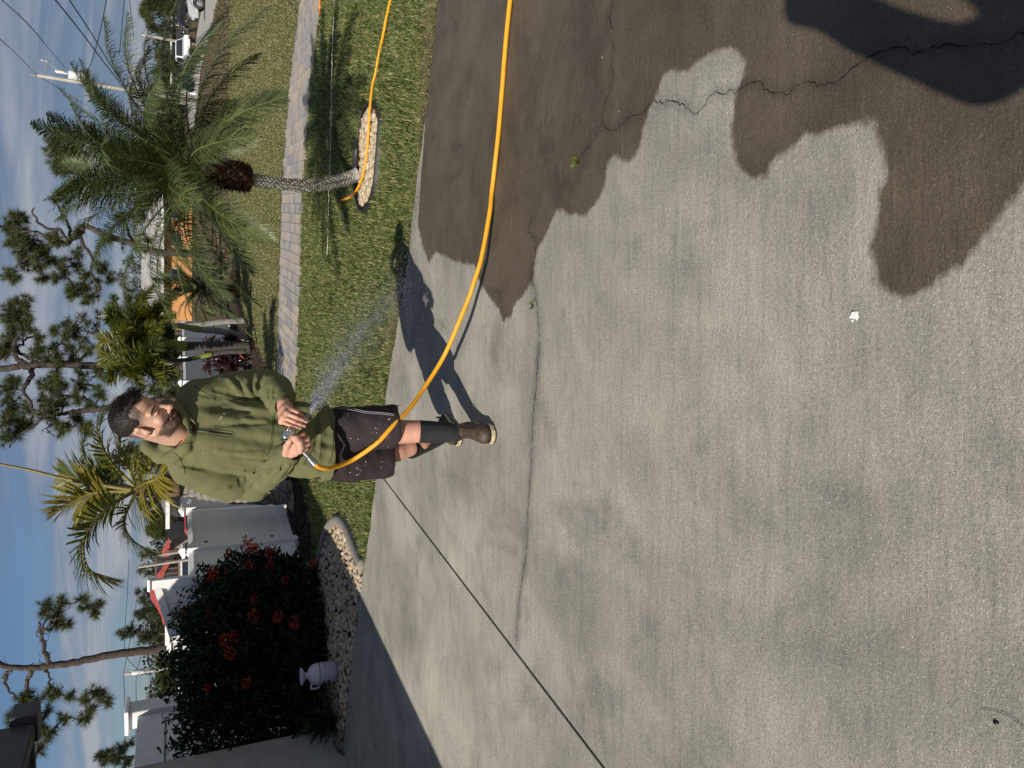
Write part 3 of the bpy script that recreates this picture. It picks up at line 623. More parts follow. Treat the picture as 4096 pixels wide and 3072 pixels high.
# ================================================================ sculpting by signed distances
KS = 1.0
class Vol:
    def __init__(s, lo, hi, res):
        s.lo = np.array(lo, float); s.res = res; s.n = np.ceil((np.array(hi, float) - s.lo) / res).astype(int) + 1
        s.d = np.full(tuple(s.n), 1.0, np.float32)
    def sub(s, lo, hi):
        i0 = np.clip(np.floor((np.asarray(lo) - s.lo) / s.res).astype(int), 0, s.n); i1 = np.clip(np.ceil((np.asarray(hi) - s.lo) / s.res).astype(int) + 1, 0, s.n)
        if (i1 <= i0).any(): return None, None
        ax = [s.lo[k] + s.res * np.arange(i0[k], i1[k], dtype=np.float32) for k in range(3)]
        return (slice(i0[0], i1[0]), slice(i0[1], i1[1]), slice(i0[2], i1[2])), np.meshgrid(*ax, indexing='ij', sparse=False)
    def put(s, lo, hi, f, k=.01, op='u'):
        m = k + .03; sl, P = s.sub(np.asarray(lo) - m, np.asarray(hi) + m)
        if sl is None: return s
        b = f(*P).astype(np.float32); a = s.d[sl]
        if op == 'u': h = np.clip(.5 + .5 * (b - a) / k, 0, 1); s.d[sl] = a * h + b * (1 - h) - k * h * (1 - h)
        elif op == 's': b = -b; h = np.clip(.5 - .5 * (b - a) / k, 0, 1); s.d[sl] = a * h + b * (1 - h) + k * h * (1 - h)
        return s
    def cone(s, a, b, ra, rb, k=.01, op='u'):
        ra, rb = ra * KS, rb * KS
        a = np.asarray(a, float); b = np.asarray(b, float); ab = b - a; L2 = ab @ ab + 1e-12; R = max(ra, rb)
        def f(X, Y, Z):
            t = np.clip(((X - a[0]) * ab[0] + (Y - a[1]) * ab[1] + (Z - a[2]) * ab[2]) / L2, 0, 1)
            return np.sqrt((X - a[0] - t * ab[0]) ** 2 + (Y - a[1] - t * ab[1]) ** 2 + (Z - a[2] - t * ab[2]) ** 2) - (ra + (rb - ra) * t)
        return s.put(np.minimum(a, b) - R, np.maximum(a, b) + R, f, k, op)
    def chain(s, pts, rad, k=.01, op='u'):
        for i in range(len(pts) - 1): s.cone(pts[i], pts[i + 1], rad[i], rad[i + 1], k, op)
        return s
    def ell(s, c, r, R=None, k=.01, op='u'):
        c = np.asarray(c, float); r = np.asarray(r, float) * np.ones(3) * KS; R = np.eye(3) if R is None else np.asarray(R, float); m = r.max()
        def f(X, Y, Z):
            x, y, z = X - c[0], Y - c[1], Z - c[2]
            q = [(R[i][0] * x + R[i][1] * y + R[i][2] * z) / r[i] for i in range(3)]
            l0 = np.sqrt(q[0] ** 2 + q[1] ** 2 + q[2] ** 2); l1 = np.sqrt((q[0] / r[0]) ** 2 + (q[1] / r[1]) ** 2 + (q[2] / r[2]) ** 2) + 1e-9
            return l0 * (l0 - 1) / l1
        return s.put(c - m, c + m, f, k, op)
    def boxr(s, c, h, R=None, rr=.01, k=.01, op='u'):
        c = np.asarray(c, float); h = np.asarray(h, float); R = np.eye(3) if R is None else np.asarray(R, float); m = np.linalg.norm(h)
        def f(X, Y, Z):
            x, y, z = X - c[0], Y - c[1], Z - c[2]
            q = [np.abs(R[i][0] * x + R[i][1] * y + R[i][2] * z) - h[i] + rr for i in range(3)]
            return np.sqrt(sum(np.maximum(v, 0) ** 2 for v in q)) + np.minimum(np.maximum(q[0], np.maximum(q[1], q[2])), 0) - rr
        return s.put(c - m, c + m, f, k, op)
    def loft(s, rings, rot=0.0, k=.02, op='u', disp=None, p=2.3):
        """rings: (z, cx, cy, a, b) elliptical sections"""
        Rg = np.array(sorted(rings)); z0, z1 = Rg[0, 0], Rg[-1, 0]; m = max(Rg[:, 3].max(), Rg[:, 4].max()); c_, s_ = math.cos(rot), math.sin(rot)
        def f(X, Y, Z):
            zz = Z[0, 0, :]; I = [np.interp(zz, Rg[:, 0], Rg[:, i])[None, None, :] for i in (1, 2, 3, 4)]
            x = (X - I[0]); y = (Y - I[1]); u = x * c_ + y * s_; v = -x * s_ + y * c_
            q = (np.abs(u / I[2]) ** p + np.abs(v / I[3]) ** p) ** (1 / p); d = (q - 1) * np.minimum(I[2], I[3])
            if disp is not None: d = d + disp(u, v, Z, np.arctan2(v, u))
            return np.maximum(d, np.maximum(z0 - Z, Z - z1))
        return s.put((Rg[:, 1].min() - m, Rg[:, 2].min() - m, z0), (Rg[:, 1].max() + m, Rg[:, 2].max() + m, z1), f, k, op)
    def noise(s, amp, freqs):
        sl, (X, Y, Z) = s.sub(s.lo, s.lo + s.res * s.n); band = np.abs(s.d) < .05
        x, y, z = X[band], Y[band], Z[band]; r = np.random.RandomState(5); t = 0
        for (fx, fy, fz, am) in freqs:
            p = r.uniform(0, 6, 3); t = t + am * np.sin(x * fx + p[0] + 1.7 * np.sin(z * fz * .5 + p[1])) * np.sin(z * fz + p[2] + 1.3 * np.sin(y * fy)) 
        s.d[band] += (amp * t).astype(np.float32); return s
    def grad_at(s, P):
        q = np.clip((P - s.lo) / s.res, 1, s.n - 2.001); i = q.astype(int); return i
    def sample(s, P):
        P = np.atleast_2d(P); q = (P - s.lo) / s.res; ok = ((q >= 0) & (q < s.n - 1)).all(1); q = np.clip(q, 0, s.n - 1.001); i = q.astype(int); f = q - i; out = 0
        for dx in (0, 1):
            for dy in (0, 1):
                for dz in (0, 1):
                    w = (f[:, 0] if dx else 1 - f[:, 0]) * (f[:, 1] if dy else 1 - f[:, 1]) * (f[:, 2] if dz else 1 - f[:, 2])
                    out = out + w * s.d[i[:, 0] + dx, i[:, 1] + dy, i[:, 2] + dz]
        return np.where(ok, out, .2)
    def normal(s, P):
        e = s.res; P = np.atleast_2d(P); g = np.stack([s.sample(P + np.eye(3)[k] * e) - s.sample(P - np.eye(3)[k] * e) for k in range(3)], 1)
        return g / (np.linalg.norm(g, axis=1, keepdims=True) + 1e-9)
    def hit(s, x, y, off=0.0):
        """first surface point seen along the line of sight of picture point x, y"""
        r = nv(ray(x, y)); o = np.array((0, 0, EYE)); corners = s.lo + s.res * s.n / 2; t0 = max(.2, (corners - o) @ r - np.linalg.norm(s.res * s.n) / 2)
        ts = t0 + np.arange(0, np.linalg.norm(s.res * s.n) * 1.1, s.res * .5); v = s.sample(o + ts[:, None] * r); k = np.argmax(v < 0)
        if v[k] >= 0: return None
        t = ts[k] - s.res * .5 * (-v[k]) / (v[max(k - 1, 0)] - v[k] + 1e-9); p = o + t * r; return p + s.normal(p)[0] * off
    def mesh(s, iso=0.0):
        d = s.d - iso; ins = d < 0; n = s.n
        sh = lambda dx, dy, dz: (slice(dx, n[0] - 1 + dx), slice(dy, n[1] - 1 + dy), slice(dz, n[2] - 1 + dz))
        cnt = sum(ins[sh(a, b, c)].astype(np.int8) for a in (0, 1) for b in (0, 1) for c in (0, 1)); act = (cnt > 0) & (cnt < 8)
        I = np.argwhere(act); idx = np.full(act.shape, -1, np.int32); idx[act] = np.arange(len(I)); acc = np.zeros((len(I), 3)); num = np.zeros(len(I))
        cr = [(a, b, c) for a in (0, 1) for b in (0, 1) for c in (0, 1)]
        for i, a in enumerate(cr):
            for b in cr[i + 1:]:
                if sum(abs(p - q) for p, q in zip(a, b)) != 1: continue
                va = d[I[:, 0] + a[0], I[:, 1] + a[1], I[:, 2] + a[2]]; vb = d[I[:, 0] + b[0], I[:, 1] + b[1], I[:, 2] + b[2]]
                m = (va < 0) != (vb < 0); t = va[m] / (va[m] - vb[m]); acc[m] += np.array(a) + t[:, None] * (np.array(b) - np.array(a)); num[m] += 1
        V = s.lo + (I + acc / np.maximum(num, 1)[:, None]) * s.res; Fs = []
        for ax in range(3):
            u, v = (ax + 1) % 3, (ax + 2) % 3; a = ins.copy()
            s0 = [slice(1, n[k] - 1) for k in range(3)]; s0[ax] = slice(0, n[ax] - 1); s1 = list(s0); s1[ax] = slice(1, n[ax])
            ch = ins[tuple(s0)] != ins[tuple(s1)]; E = np.argwhere(ch); 
            if len(E) == 0: continue
            off = np.array([1, 1, 1]); off[ax] = 0; E = E + off; du = np.zeros(3, int); du[u] = 1; dv = np.zeros(3, int); dv[v] = 1
            q = np.stack([idx[tuple((E - du - dv).T)], idx[tuple((E - dv).T)], idx[tuple(E.T)], idx[tuple((E - du).T)]], 1)
            fl = ins[tuple(E.T)]; q[~fl] = q[~fl][:, ::-1]; Fs.append(q[(q >= 0).all(1)])
        Fq = np.concatenate(Fs); used, inv = np.unique(Fq, return_inverse=True); return V[used], inv.reshape(Fq.shape)
def smoothmesh(V, F, it=2, lam=.5):
    E = np.concatenate((F[:, :2], F[:, 1:3], F[:, 2:4], F[:, [3, 0]])); n = len(V)
    for _ in range(it):
        acc = np.zeros((n, 3)); c = np.zeros(n)
        for a, b in ((0, 1), (1, 0)):
            for k in range(3): acc[:, k] += np.bincount(E[:, a], V[E[:, b], k], n)
            c += np.bincount(E[:, a], minlength=n)
        V = V * (1 - lam) + lam * acc / np.maximum(c, 1)[:, None]
    return V
# ================================================================ THE MAN WITH THE HOSE
A_ = A
def A(x, y, Y): return A_(x, y, Y + float(np.interp(x, [1300, 1560, 1680, 1830], [.30, .22, .12, .0])) + (.08 if Y < 3.5 else 0))
KS = 1.085
person = thing('person', (-.25, 3.85, 0), 'bearded dark haired man in olive hoodie and dark work shorts spraying water from a hose', 'person')
HC = np.array((-.168, 3.82, 1.735)); yaw, pit, rol, HS = .90, .66, .07, 1.085
f_ = np.array((math.sin(yaw) * math.cos(pit), -math.cos(yaw) * math.cos(pit), -math.sin(pit))); l0 = np.array((-math.cos(yaw), -math.sin(yaw), 0)); u0 = np.cross(l0, f_)
r_ = l0 * math.cos(rol) + u0 * math.sin(rol); u_ = np.cross(r_, f_); HR = np.array((r_, f_, u_))     # rows: man's right, forward, up
def HL(x, y, z): return HC + HS * (np.array((x, y, z)) @ HR)
def build_head():
    v = Vol(HC - .205, HC + .205, .0026)
    v.ell(HL(0, -.022, .042), (.077, .098, .090), HR, .01); v.ell(HL(0, .005, .060), (.068, .088, .066), HR, .01)
    v.ell(HL(0, .030, -.018), (.061, .064, .074), HR, .02); v.ell(HL(0, .030, -.070), (.048, .048, .040), HR, .02)
    v.ell(HL(0, .074, -.098), (.022, .018, .017), HR, .02)
    for s in (-1, 1):
        v.cone(HL(s * .052, .000, -.055), HL(s * .024, .062, -.092), .017, .015, .02)
        v.ell(HL(s * .040, .060, -.030), (.024, .020, .020), HR, .016)               # raised cheek of the grin
        v.cone(HL(s * .010, .086, .020), HL(s * .050, .066, .024), .009, .009, .012)   # brow
        v.ell(HL(s * .033, .098, .001), (.018, .017, .011), HR, .010, 's')              # socket
        v.ell(HL(s * .032, .077, .001), (.016, .0125, .0085), HR, .004)                # narrowed eye
        v.cone(HL(s * .020, .0895, -.0012), HL(s * .046, .0775, -.003), .0012, .0010, .0015, 's')
        v.ell(HL(s * .081, -.014, .000), (.008, .022, .034), HR, .006); v.ell(HL(s * .090, -.008, .006), (.0075, .013, .020), HR, .004, 's')
        v.cone(HL(s * .086, -.004, .020), HL(s * .087, -.026, .024), .004, .004, .004); v.cone(HL(s * .087, -.028, .020), HL(s * .085, -.018, -.022), .004, .005, .004)
        v.cone(HL(s * .080, .006, -.010), HL(s * .078, .008, -.022), .006, .006, .006)
        v.cone(HL(s * .020, .094, -.036), HL(s * .043, .070, -.072), .0022, .0022, .006, 's')     # smile crease
    v.cone(HL(0, .086, .012), HL(0, .113, -.030), .0085, .0125, .010); v.ell(HL(0, .118, -.035), (.013, .012, .011), HR, .008)
    for s in (-1, 1):
        v.ell(HL(s * .013, .104, -.038), (.008, .010, .008), HR, .006); v.ell(HL(s * .007, .110, -.047), (.004, .006, .003), HR, .002, 's')
    v.ell(HL(0, .090, -.052), (.024, .012, .010), HR, .010)
    # open smiling mouth
    for t in np.linspace(-1, 1, 9): v.ell(HL(t * .026, .098 - .018 * t * t, -.066 + .008 * t * t), (.008, .012, .0055), HR, .004, 's')
    for t in np.linspace(-1, 1, 9):
        v.ell(HL(t * .025, .0985 - .017 * t * t, -.0595 + .008 * t * t), (.007, .0055, .0038), HR, .006)
        v.ell(HL(t * .022, .0965 - .016 * t * t, -.0745 + .010 * t * t), (.007, .0062, .0048), HR, .006)
    v.cone(HL(0, -.030, -.040), NK, .056, .062, .03); v.cone(HL(0, .015, -.075), NK + np.array((.01, -.03, 0)), .040, .050, .03)
    return v
NK = A(765, 1752, 3.66)
HV = build_head(); hv, hf = HV.mesh(); hv = smoothmesh(hv, hf, 2, .4)
loc = (hv - HC) @ HR.T / HS
def skin_cols(V, base=(.50, .30, .215)):
    c = np.tile(np.array(base), (len(V), 1)); n = np.sin(V[:, 0] * 90 + 3 * np.sin(V[:, 2] * 70)) * np.sin(V[:, 2] * 110 + 2 * np.sin(V[:, 1] * 80)); return c * (1 + .05 * n[:, None])
hc = skin_cols(hv); x, y, z = loc.T; ax_ = np.abs(x)
def blend(m, col): 
    global hc
    m = np.clip(m, 0, 1)[:, None]; hc = hc * (1 - m) + np.array(col) * m
jit = .5 + .5 * np.sin(x * 700 + 5 * np.sin(z * 500)) * np.sin(z * 800 + 4 * np.sin(y * 600))
blend(np.exp(-(((ax_ - .042) / .02) ** 2 + ((z + .028) / .018) ** 2)) * (y > .03) * .45, (.56, .24, .18)); blend(np.exp(-(x / .016) ** 2 - ((z + .032) / .016) ** 2) * (y > .09) * .6, (.56, .22, .17))
beard = np.clip((-.046 - z - .35 * np.clip(.05 - y, 0, 1) + .15 * np.clip(ax_ - .03, 0, 1)) / .012, 0, 1) * (y > -.005) * np.clip((z + .125) / .01, 0, 1) * np.clip((y + .005) / .02, 0, 1)
blend(beard * (.62 + .38 * jit) * .85, (.055, .036, .028))
blend(((np.abs(z + .052) < .006) & (ax_ < .028) & (y > .085)) * .9, (.05, .033, .027))
blend(((z < -.0575) & (z > -.079) & (ax_ < .026) & (y > .088)) * .75, (.34, .12, .10))
blend(((np.hypot(x / .026, (z + .0665) / .0060) < 1) & (y > .07) & (y < .093)) * 1., (.04, .012, .012))
brow = np.exp(-((z - .0255 + .10 * (ax_ - .03) ** 2 / .01) / .0042) ** 4) * (ax_ > .010) * (ax_ < .054) * (y > .05); blend(brow * (.6 + .4 * jit), (.03, .02, .016))
blend(np.exp(-((z + .0015) / .0024) ** 2) * (ax_ > .018) * (ax_ < .048) * (y > .065) * .95, (.035, .02, .017))
fade = np.clip((z - .012 - .55 * np.clip(y - .01, 0, .1)) / .03, 0, 1) * (y < .060) * (1 - ((ax_ > .079) & (z < .04))) + np.clip((-y - .045) / .02, 0, 1) * np.clip((z + .055) / .02, 0, 1) * (ax_ < .079)
blend(np.clip(fade, 0, 1) * (.72 + .28 * jit), (.045, .036, .032))
blend(((ax_ > .06) & (ax_ < .082) & (y > .0) & (y < .018) & (z > -.03) & (z < .03)) * .5 * jit, (.06, .045, .038))

# ---- hands
def hand_left():
    w = A(1134, 1617, 3.43); K = [A(1164, 1640, 3.335), A(1147, 1654, 3.325), A(1134, 1671, 3.325), A(1125, 1687, 3.335)]
    Pp_ = [A(1188, 1648, 3.315), A(1187, 1670, 3.300), A(1178, 1688, 3.302), A(1163, 1702, 3.312)]
    D_ = [A(1203, 1659, 3.322), A(1209, 1679, 3.310), A(1201, 1697, 3.312), A(1187, 1709, 3.320)]
    T_ = [A(1213, 1666, 3.333), A(1225, 1687, 3.324), A(1218, 1704, 3.325), A(1202, 1713, 3.332)]
    v = Vol(np.min([w, *K, *T_], 0) - .05, np.max([w, *K, *T_], 0) + .06, .002)
    v.cone(w + (w - K[1]) * .8, w, .030, .028, .01)
    for k, q in enumerate(K):
        a = w + (np.array((0, 0, 1)) * 0) + (q - K[1]) * .45; v.cone(a, q, .0175, .0125, .012)
    for i in range(3): v.cone(K[i], K[i + 1], .0115, .0115, .012); v.cone((w + K[i]) / 2, (w + K[i + 1]) / 2, .016, .016, .015)
    for i in range(4):
        r0 = (.0098, .0100, .0095, .0085)[i]; v.chain([K[i], Pp_[i], D_[i], T_[i]], [r0 * 1.08, r0 * .98, r0 * .9, r0 * .78], .003); v.ell(Pp_[i] + np.array((0, -.002, .001)), r0 * .99, None, .003)
    v.chain([w + np.array((.010, .0, -.01)), A(1160, 1632, 3.40), A(1188, 1652, 3.385), A(1210, 1672, 3.372)], [.018, .015, .0115, .0095], .006)
    return v, K, Pp_, D_, T_
def hand_right():
    w = A(1156, 1812, 3.42); K = [A(1187, 1753, 3.315), A(1199, 1769, 3.300), A(1203, 1786, 3.300), A(1200, 1803, 3.310)]
    P_ = [A(1214, 1741, 3.325), A(1230, 1758, 3.318), A(1233, 1777, 3.318), A(1226, 1795, 3.328)]
    D_ = [A(1215, 1736, 3.352), A(1232, 1750, 3.352), A(1235, 1769, 3.352), A(1227, 1788, 3.358)]
    T_ = [A(1198, 1742, 3.372), A(1212, 1752, 3.378), A(1214, 1771, 3.378), A(1208, 1790, 3.376)]
    v = Vol(np.min([w, *K, *T_], 0) - .05, np.max([w, *K, *T_], 0) + .06, .002)
    v.cone(w + (w - K[2]) * .8, w, .032, .030, .01)
    for k, q in enumerate(K): v.cone(w + (q - K[2]) * .6, q, .019, .0135, .014)
    for i in range(3): v.cone(K[i], K[i + 1], .0125, .0125, .012); v.cone((w + K[i]) / 2, (w + K[i + 1]) / 2, .020, .020, .016)
    for i in range(4):
        r0 = (.0110, .0112, .0106, .0095)[i]; v.chain([K[i], P_[i], D_[i], T_[i]], [r0 * 1.12, r0 * 1.0, r0 * .92, r0 * .8], .0032); v.ell(K[i] + np.array((0, -.003, .002)), r0 * 1.12, None, .005)
    # thumb over the top of the grip
    v.chain([w + np.array((-.004, -.012, .016)), A(1148, 1786, 3.345), A(1158, 1764, 3.330), A(1172, 1748, 3.325)], [.020, .0165, .0125, .0105], .006)
    return v, K, P_, D_, T_
HLv = hand_left(); HRv = hand_right()
allV, allF, allC, nn0 = [hv], [hf], [hc], len(hv)
for HH in (HLv, HRv):
    a, b = HH[0].mesh(); a = smoothmesh(a, b, 1, .4); c = skin_cols(a, (.52, .285, .205))
    for q in HH[1] + HH[2]: c += np.exp(-(np.linalg.norm(a - q, axis=1) / .011) ** 2)[:, None] * np.array((.03, -.035, -.035))
    for q, d in zip(HH[4], HH[3]):        # nails
        ctr = q + nv(q - d) * .001 + np.array((0, -.007, .002)); m = np.clip(1.6 - np.linalg.norm(a - ctr, axis=1) / .0055, 0, 1)[:, None]; c = c * (1 - m * .8) + np.array((.66, .43, .36)) * m * .8
    allV.append(a); allF.append(b + nn0); allC.append(c); nn0 += len(a)
# ---- bare legs, and the body hidden under the clothes
kL, mL, aL = A(1585, 1728, 3.70), A(1672, 1726, 3.735), A(1812, 1732, 3.80)
kR, mR, aR = A(1585, 1805, 3.88), A(1680, 1770, 4.00), A(1785, 1728, 4.20)
hipL, hipR = A(1370, 1715, 3.74), A(1370, 1840, 3.78); chest = A(920, 1742, 3.70); pelv = A(1320, 1775, 3.76)
bv = Vol((-.85, 3.50, -.02), (.20, 4.55, 1.62), .009)
bv.chain([hipL, kL, (kL + mL) / 2, mL, aL], [.085, .060, .057, .055, .040], .02); bv.chain([hipR, kR, (kR + mR) / 2, mR, aR], [.085, .056, .053, .048, .036], .012)
bv.ell((kL + mL) / 2 + np.array((0, .025, 0)), (.045, .045, .09), None, .02); bv.ell((kR + mR) / 2 + np.array((0, .02, 0)), (.038, .038, .08), None, .02)
shL, shR = A(800, 1590, 3.68), A(770, 1878, 3.68); elL, wrL = A(1075, 1548, 3.74), A(1130, 1620, 3.46); elR, wrR = A(1005, 1922, 3.76), A(1158, 1812, 3.44)
bv.cone(pelv, chest, .11, .12, .03); bv.cone(shL, shR, .05, .05, .03); bv.cone(chest, NK, .09, .05, .03); bv.cone(hipL, hipR, .09, .09, .03)
for a, b, c in ((shL, elL, wrL), (shR, elR, wrR)): bv.chain([a, b, c], [.045, .035, .027], .01)
a, b = bv.mesh(); a = smoothmesh(a, b, 2, .5); allV.append(a); allF.append(b + nn0); allC.append(skin_cols(a, (.50, .26, .19)))
V = np.concatenate(allV); F = np.concatenate(allF); C_ = np.concatenate(allC)
def skin_mat():
    m, nt, b = newmat('skin'); at = nd(nt, 'ShaderNodeAttribute'); at.attribute_name = 'tone'; vec = mapping(nt)
    f = noise(nt, vec, 130, 4, .6); c = mixc(nt, 1.0, at.outputs['Color'], mth(nt, 'ADD', mth(nt, 'MULTIPLY', f, .3), .85), 'MULTIPLY')
    nt.links.new(c, b.inputs['Base Color']); b.inputs['Roughness'].default_value = .52; b.inputs['Specular IOR Level'].default_value = .38
    b.inputs['Subsurface Weight'].default_value = .12; b.inputs['Subsurface Radius'].default_value = (.012, .004, .002); b.inputs['Subsurface Scale'].default_value = 1.0
    bump(nt, b, f, .25, .0015); return m
M_skin = skin_mat()
body = mk('body', V, F, M_skin, person, True); set_attr(body, 'tone', np.concatenate((C_, np.ones((len(C_), 1))), 1), 'FLOAT_COLOR')

# ---- hair
M_hair = mat('dark_hair', (.018, .014, .012), .6, .3, 60, isl=.6, spec=.22)
hd = Vol(HC - .205, HC + .205, .004)
hd.ell(HL(0, -.024, .046), (.0790, .101, .090), HR, .01); hd.ell(HL(0, .012, .106), (.053, .066, .029), HR, .02)
hd.ell(HL(0, .070, .108), (.034, .016, .014), HR, .02)
hd.ell(HL(0, .085, -.010), (.20, .078, .088), HR, .01, 's'); hd.ell(HL(0, .0, -.09), (.2, .2, .118), HR, .02, 's')
a, b = hd.mesh(); a = smoothmesh(a, b, 2, .5)
hair = mk('hair', a, b, M_hair, person, True)
mb = MB(); rs = np.random.RandomState(4); nrm = hd.normal(a); cand = rs.randint(0, len(a), 9000)
for i in cand:
    p = a[i]; l = (p - HC) @ HR.T; n = nrm[i]
    if l[2] < .03: continue
    top = np.clip((l[2] - .085) / .05, 0, 1) * np.clip((l[1] + .10) / .1, 0, 1); L_ = .005 + .014 * top + .016 * top * (l[1] > .06)
    d = nv(n * (.35 + .25 * top) + HR[1] * (.6 * top) + HR[2] * (.3 * top) + HR[0] * (.35 * top) * math.sin(l[1] * 40) - HR[1] * .5 * (1 - top) - HR[2] * .5 * (1 - top) + rs.normal(0, .18, 3))
    s = nv(np.cross(d, rs.normal(0, 1, 3))) * .0008; q = p + d * L_ * .55; e = q + nv(d - HR[2] * .3 * (1 - top) + HR[2] * .35 * top + rs.normal(0, .22, 3)) * L_ * .55; p = p - n * .001
    mb.add([p - s, p + s, q + s * .8, q - s * .8, e], [(0, 1, 2, 3), (3, 2, 4)])
mb.to('hair_strands', M_hair, hair)
# beard stubble and brows as fine hairs
mb = MB(); V_ = hv; nrmh = HV.normal(V_[::1]); sel = np.where((beard > .3) | (brow > .4))[0]
for i in rs.choice(sel, min(3200, len(sel) * 2)):
    p = V_[i]; n = nrmh[i]; isb = brow[i] > .4; d = nv(n * .6 + (HR[0] * np.sign(loc[i, 0]) * .9 if isb else -HR[2] * .8) + rs.normal(0, .25, 3)); s = nv(np.cross(d, n)) * .00045
    mb.add([p - s, p + s, p + d * (.006 if isb else .0045)], [(0, 1, 2)])
mb.to('facial_hair', M_hair, person)

# ---- hoodie
def cloth_mat(name, col, weave=900, var=.12, rough=.95, fz=.25):
    m, nt, b = newmat(name); vec = mapping(nt); f = noise(nt, vec, 7, 4, .6); g = noise(nt, vec, weave, 2, .6); h = noise(nt, vec, 60, 3, .6)
    c = mixc(nt, f, tuple(v * (1 - var) for v in col), tuple(v * (1 + var) for v in col)); c = mixc(nt, 1.0, c, mth(nt, 'ADD', mth(nt, 'MULTIPLY', g, .4), .8), 'MULTIPLY')
    nt.links.new(c, b.inputs['Base Color']); b.inputs['Roughness'].default_value = rough; b.inputs['Specular IOR Level'].default_value = .15
    b.inputs['Sheen Weight'].default_value = fz; b.inputs['Sheen Roughness'].default_value = .6; b.inputs['Sheen Tint'].default_value = (*[min(1, v * 3) for v in col], 1)
    bump(nt, b, mth(nt, 'ADD', g, h), .25, .0016); return m
M_hood = cloth_mat('olive_fleece', (.122, .124, .060)); M_rib = cloth_mat('olive_ribbing', (.112, .114, .054)); M_seam = cloth_mat('olive_seam', (.06, .066, .026))
res = .0048
hz = A(1335, 1745, 3.64)[2]
tv = Vol((-.72, 3.60, hz - .03), (.24, 4.33, 1.80), res)
rows = [(735, 1655, 1835, 3.67, .105), (770, 1600, 1880, 3.675, .125), (830, 1585, 1905, 3.68, .142), (920, 1592, 1898, 3.69, .150), (1040, 1596, 1896, 3.70, .150), (1150, 1600, 1900, 3.715, .150), (1230, 1604, 1912, 3.73, .150), (1290, 1612, 1924, 3.74, .152), (1330, 1622, 1926, 3.745, .148)]
rings = []
for (px, y0, y1, Yc, bb) in rows:
    p0, p1 = A(px, y0, Yc), A(px, y1, Yc); rings.append(((p0[2] + p1[2]) / 2, (p0[0] + p1[0]) / 2, p0[1], abs(p0[0] - p1[0]) / 2 * .985, bb * 1.07))
rings[-1] = (hz, *rings[-1][1:])
ztop = max(r[0] for r in rings)
def tdisp(u, v, Z, ang):
    t = np.clip((ztop - Z) / .45, 0, 1)
    w = .0062 * np.sin(u * 52 + 2.2 * np.sin(Z * 7) + .8) * (.35 + .65 * t) + .0035 * np.sin(u * 95 - Z * 14 + 1) * t
    w = w + .0075 * np.exp(-((u - .045 - .05 * t) / .018) ** 2) * (v < 0) - .007 * np.exp(-((u + .10 + .02 * t) / .02) ** 2) * (v < 0) * t
    w = w + .006 * np.sin(Z * 60 + u * 8) * np.exp(-((Z - hz - .07) / .04) ** 2)       # blousing above the waistband
    return w
tv.loft(rings, 0, .02, 'u', tdisp, 2.2)
tv.loft([(hz - .0, rings[-1][1], 4.042, rings[-1][3] * .985, .152), (hz + .055, rings[-1][1], 4.042, rings[-1][3] * .985, .154)], 0, .006, 'u')
def sleeve(P, R_, ph, amp, nseg):
    P = np.array(P); C_ = spline(P, nseg); R2_ = np.interp(np.linspace(0, 1, nseg), np.linspace(0, 1, len(R_)), R_); out = []
    for i in range(nseg):
        t = i / (nseg - 1); k = amp * (math.exp(-((t - .55) / .16) ** 2) + .9 * math.exp(-((t - .86) / .12) ** 2) + .25)
        R2_[i] += k * (.55 * math.sin(i * 1.15 + ph) + .45 * math.sin(i * 2.1 + ph * 2)); C_[i] += k * np.array((math.sin(i * .9 + ph), 0, math.cos(i * 1.3 + ph))) * .5
    tv.chain(C_, R2_, .010); return C_
# his left arm (right in the upright picture)
sleeve([shL + np.array((-.01, 0, -.015)), (shL + elL) / 2 + np.array((.022, .0, -.01)), elL + np.array((0, 0, .015)), (elL * .45 + wrL * .55) + np.array((.008, 0, -.01)), wrL * .92 + elL * .08 + np.array((-.004, .004, .0))], [.088, .082, .080, .070, .047], .6, .0115, 34)
tv.cone(shL, shL + np.array((-.05, 0, .02)), .082, .09, .03)
# his right arm
sleeve([shR + np.array((.01, 0, -.01)), (shR + elR) / 2 + np.array((-.028, .0, 0)), elR + np.array((-.006, 0, 0)), (elR * .5 + wrR * .5) + np.array((-.004, 0, -.012)), wrR * .9 + elR * .1], [.092, .088, .084, .074, .054], 2.1, .0125, 34)
tv.cone(shR, shR + np.array((.05, 0, .02)), .085, .09, .03)
# shoulder slopes up to the neck, hood lying round the neck
tv.cone(shL + np.array((-.02, 0, .01)), NK + np.array((.03, .01, .01)), .075, .06, .03); tv.cone(shR + np.array((.02, 0, .01)), NK + np.array((-.03, .01, .0)), .078, .062, .03)
hq = A(715, 1742, 3.655)
tv.ell(hq + np.array((.0, .02, .0)), (.118, .108, .088), None, .025)
for k, (px_, py_, Yq, rr) in enumerate([(752, 1722, 3.535, .020), (735, 1680, 3.545, .027), (705, 1648, 3.575, .033), (668, 1628, 3.64, .034), (640, 1660, 3.74, .030), (600, 1725, 3.80, .034), (596, 1785, 3.76, .034), (640, 1822, 3.68, .034), (695, 1828, 3.60, .030), (738, 1792, 3.55, .023), (755, 1740, 3.535, .018)]):
    q = A(px_, py_, Yq)
    if k: tv.cone(pq, q, prr, rr, .018)
    pq, prr = q, rr
# hollow for the neck and head
tv.cone(NK + np.array((0, -.01, -.03)), HL(0, 0, -.03), .066, .085, .012, 's'); tv.ell(HL(0, 0, 0), (.088, .108, .10), HR, .02, 's')
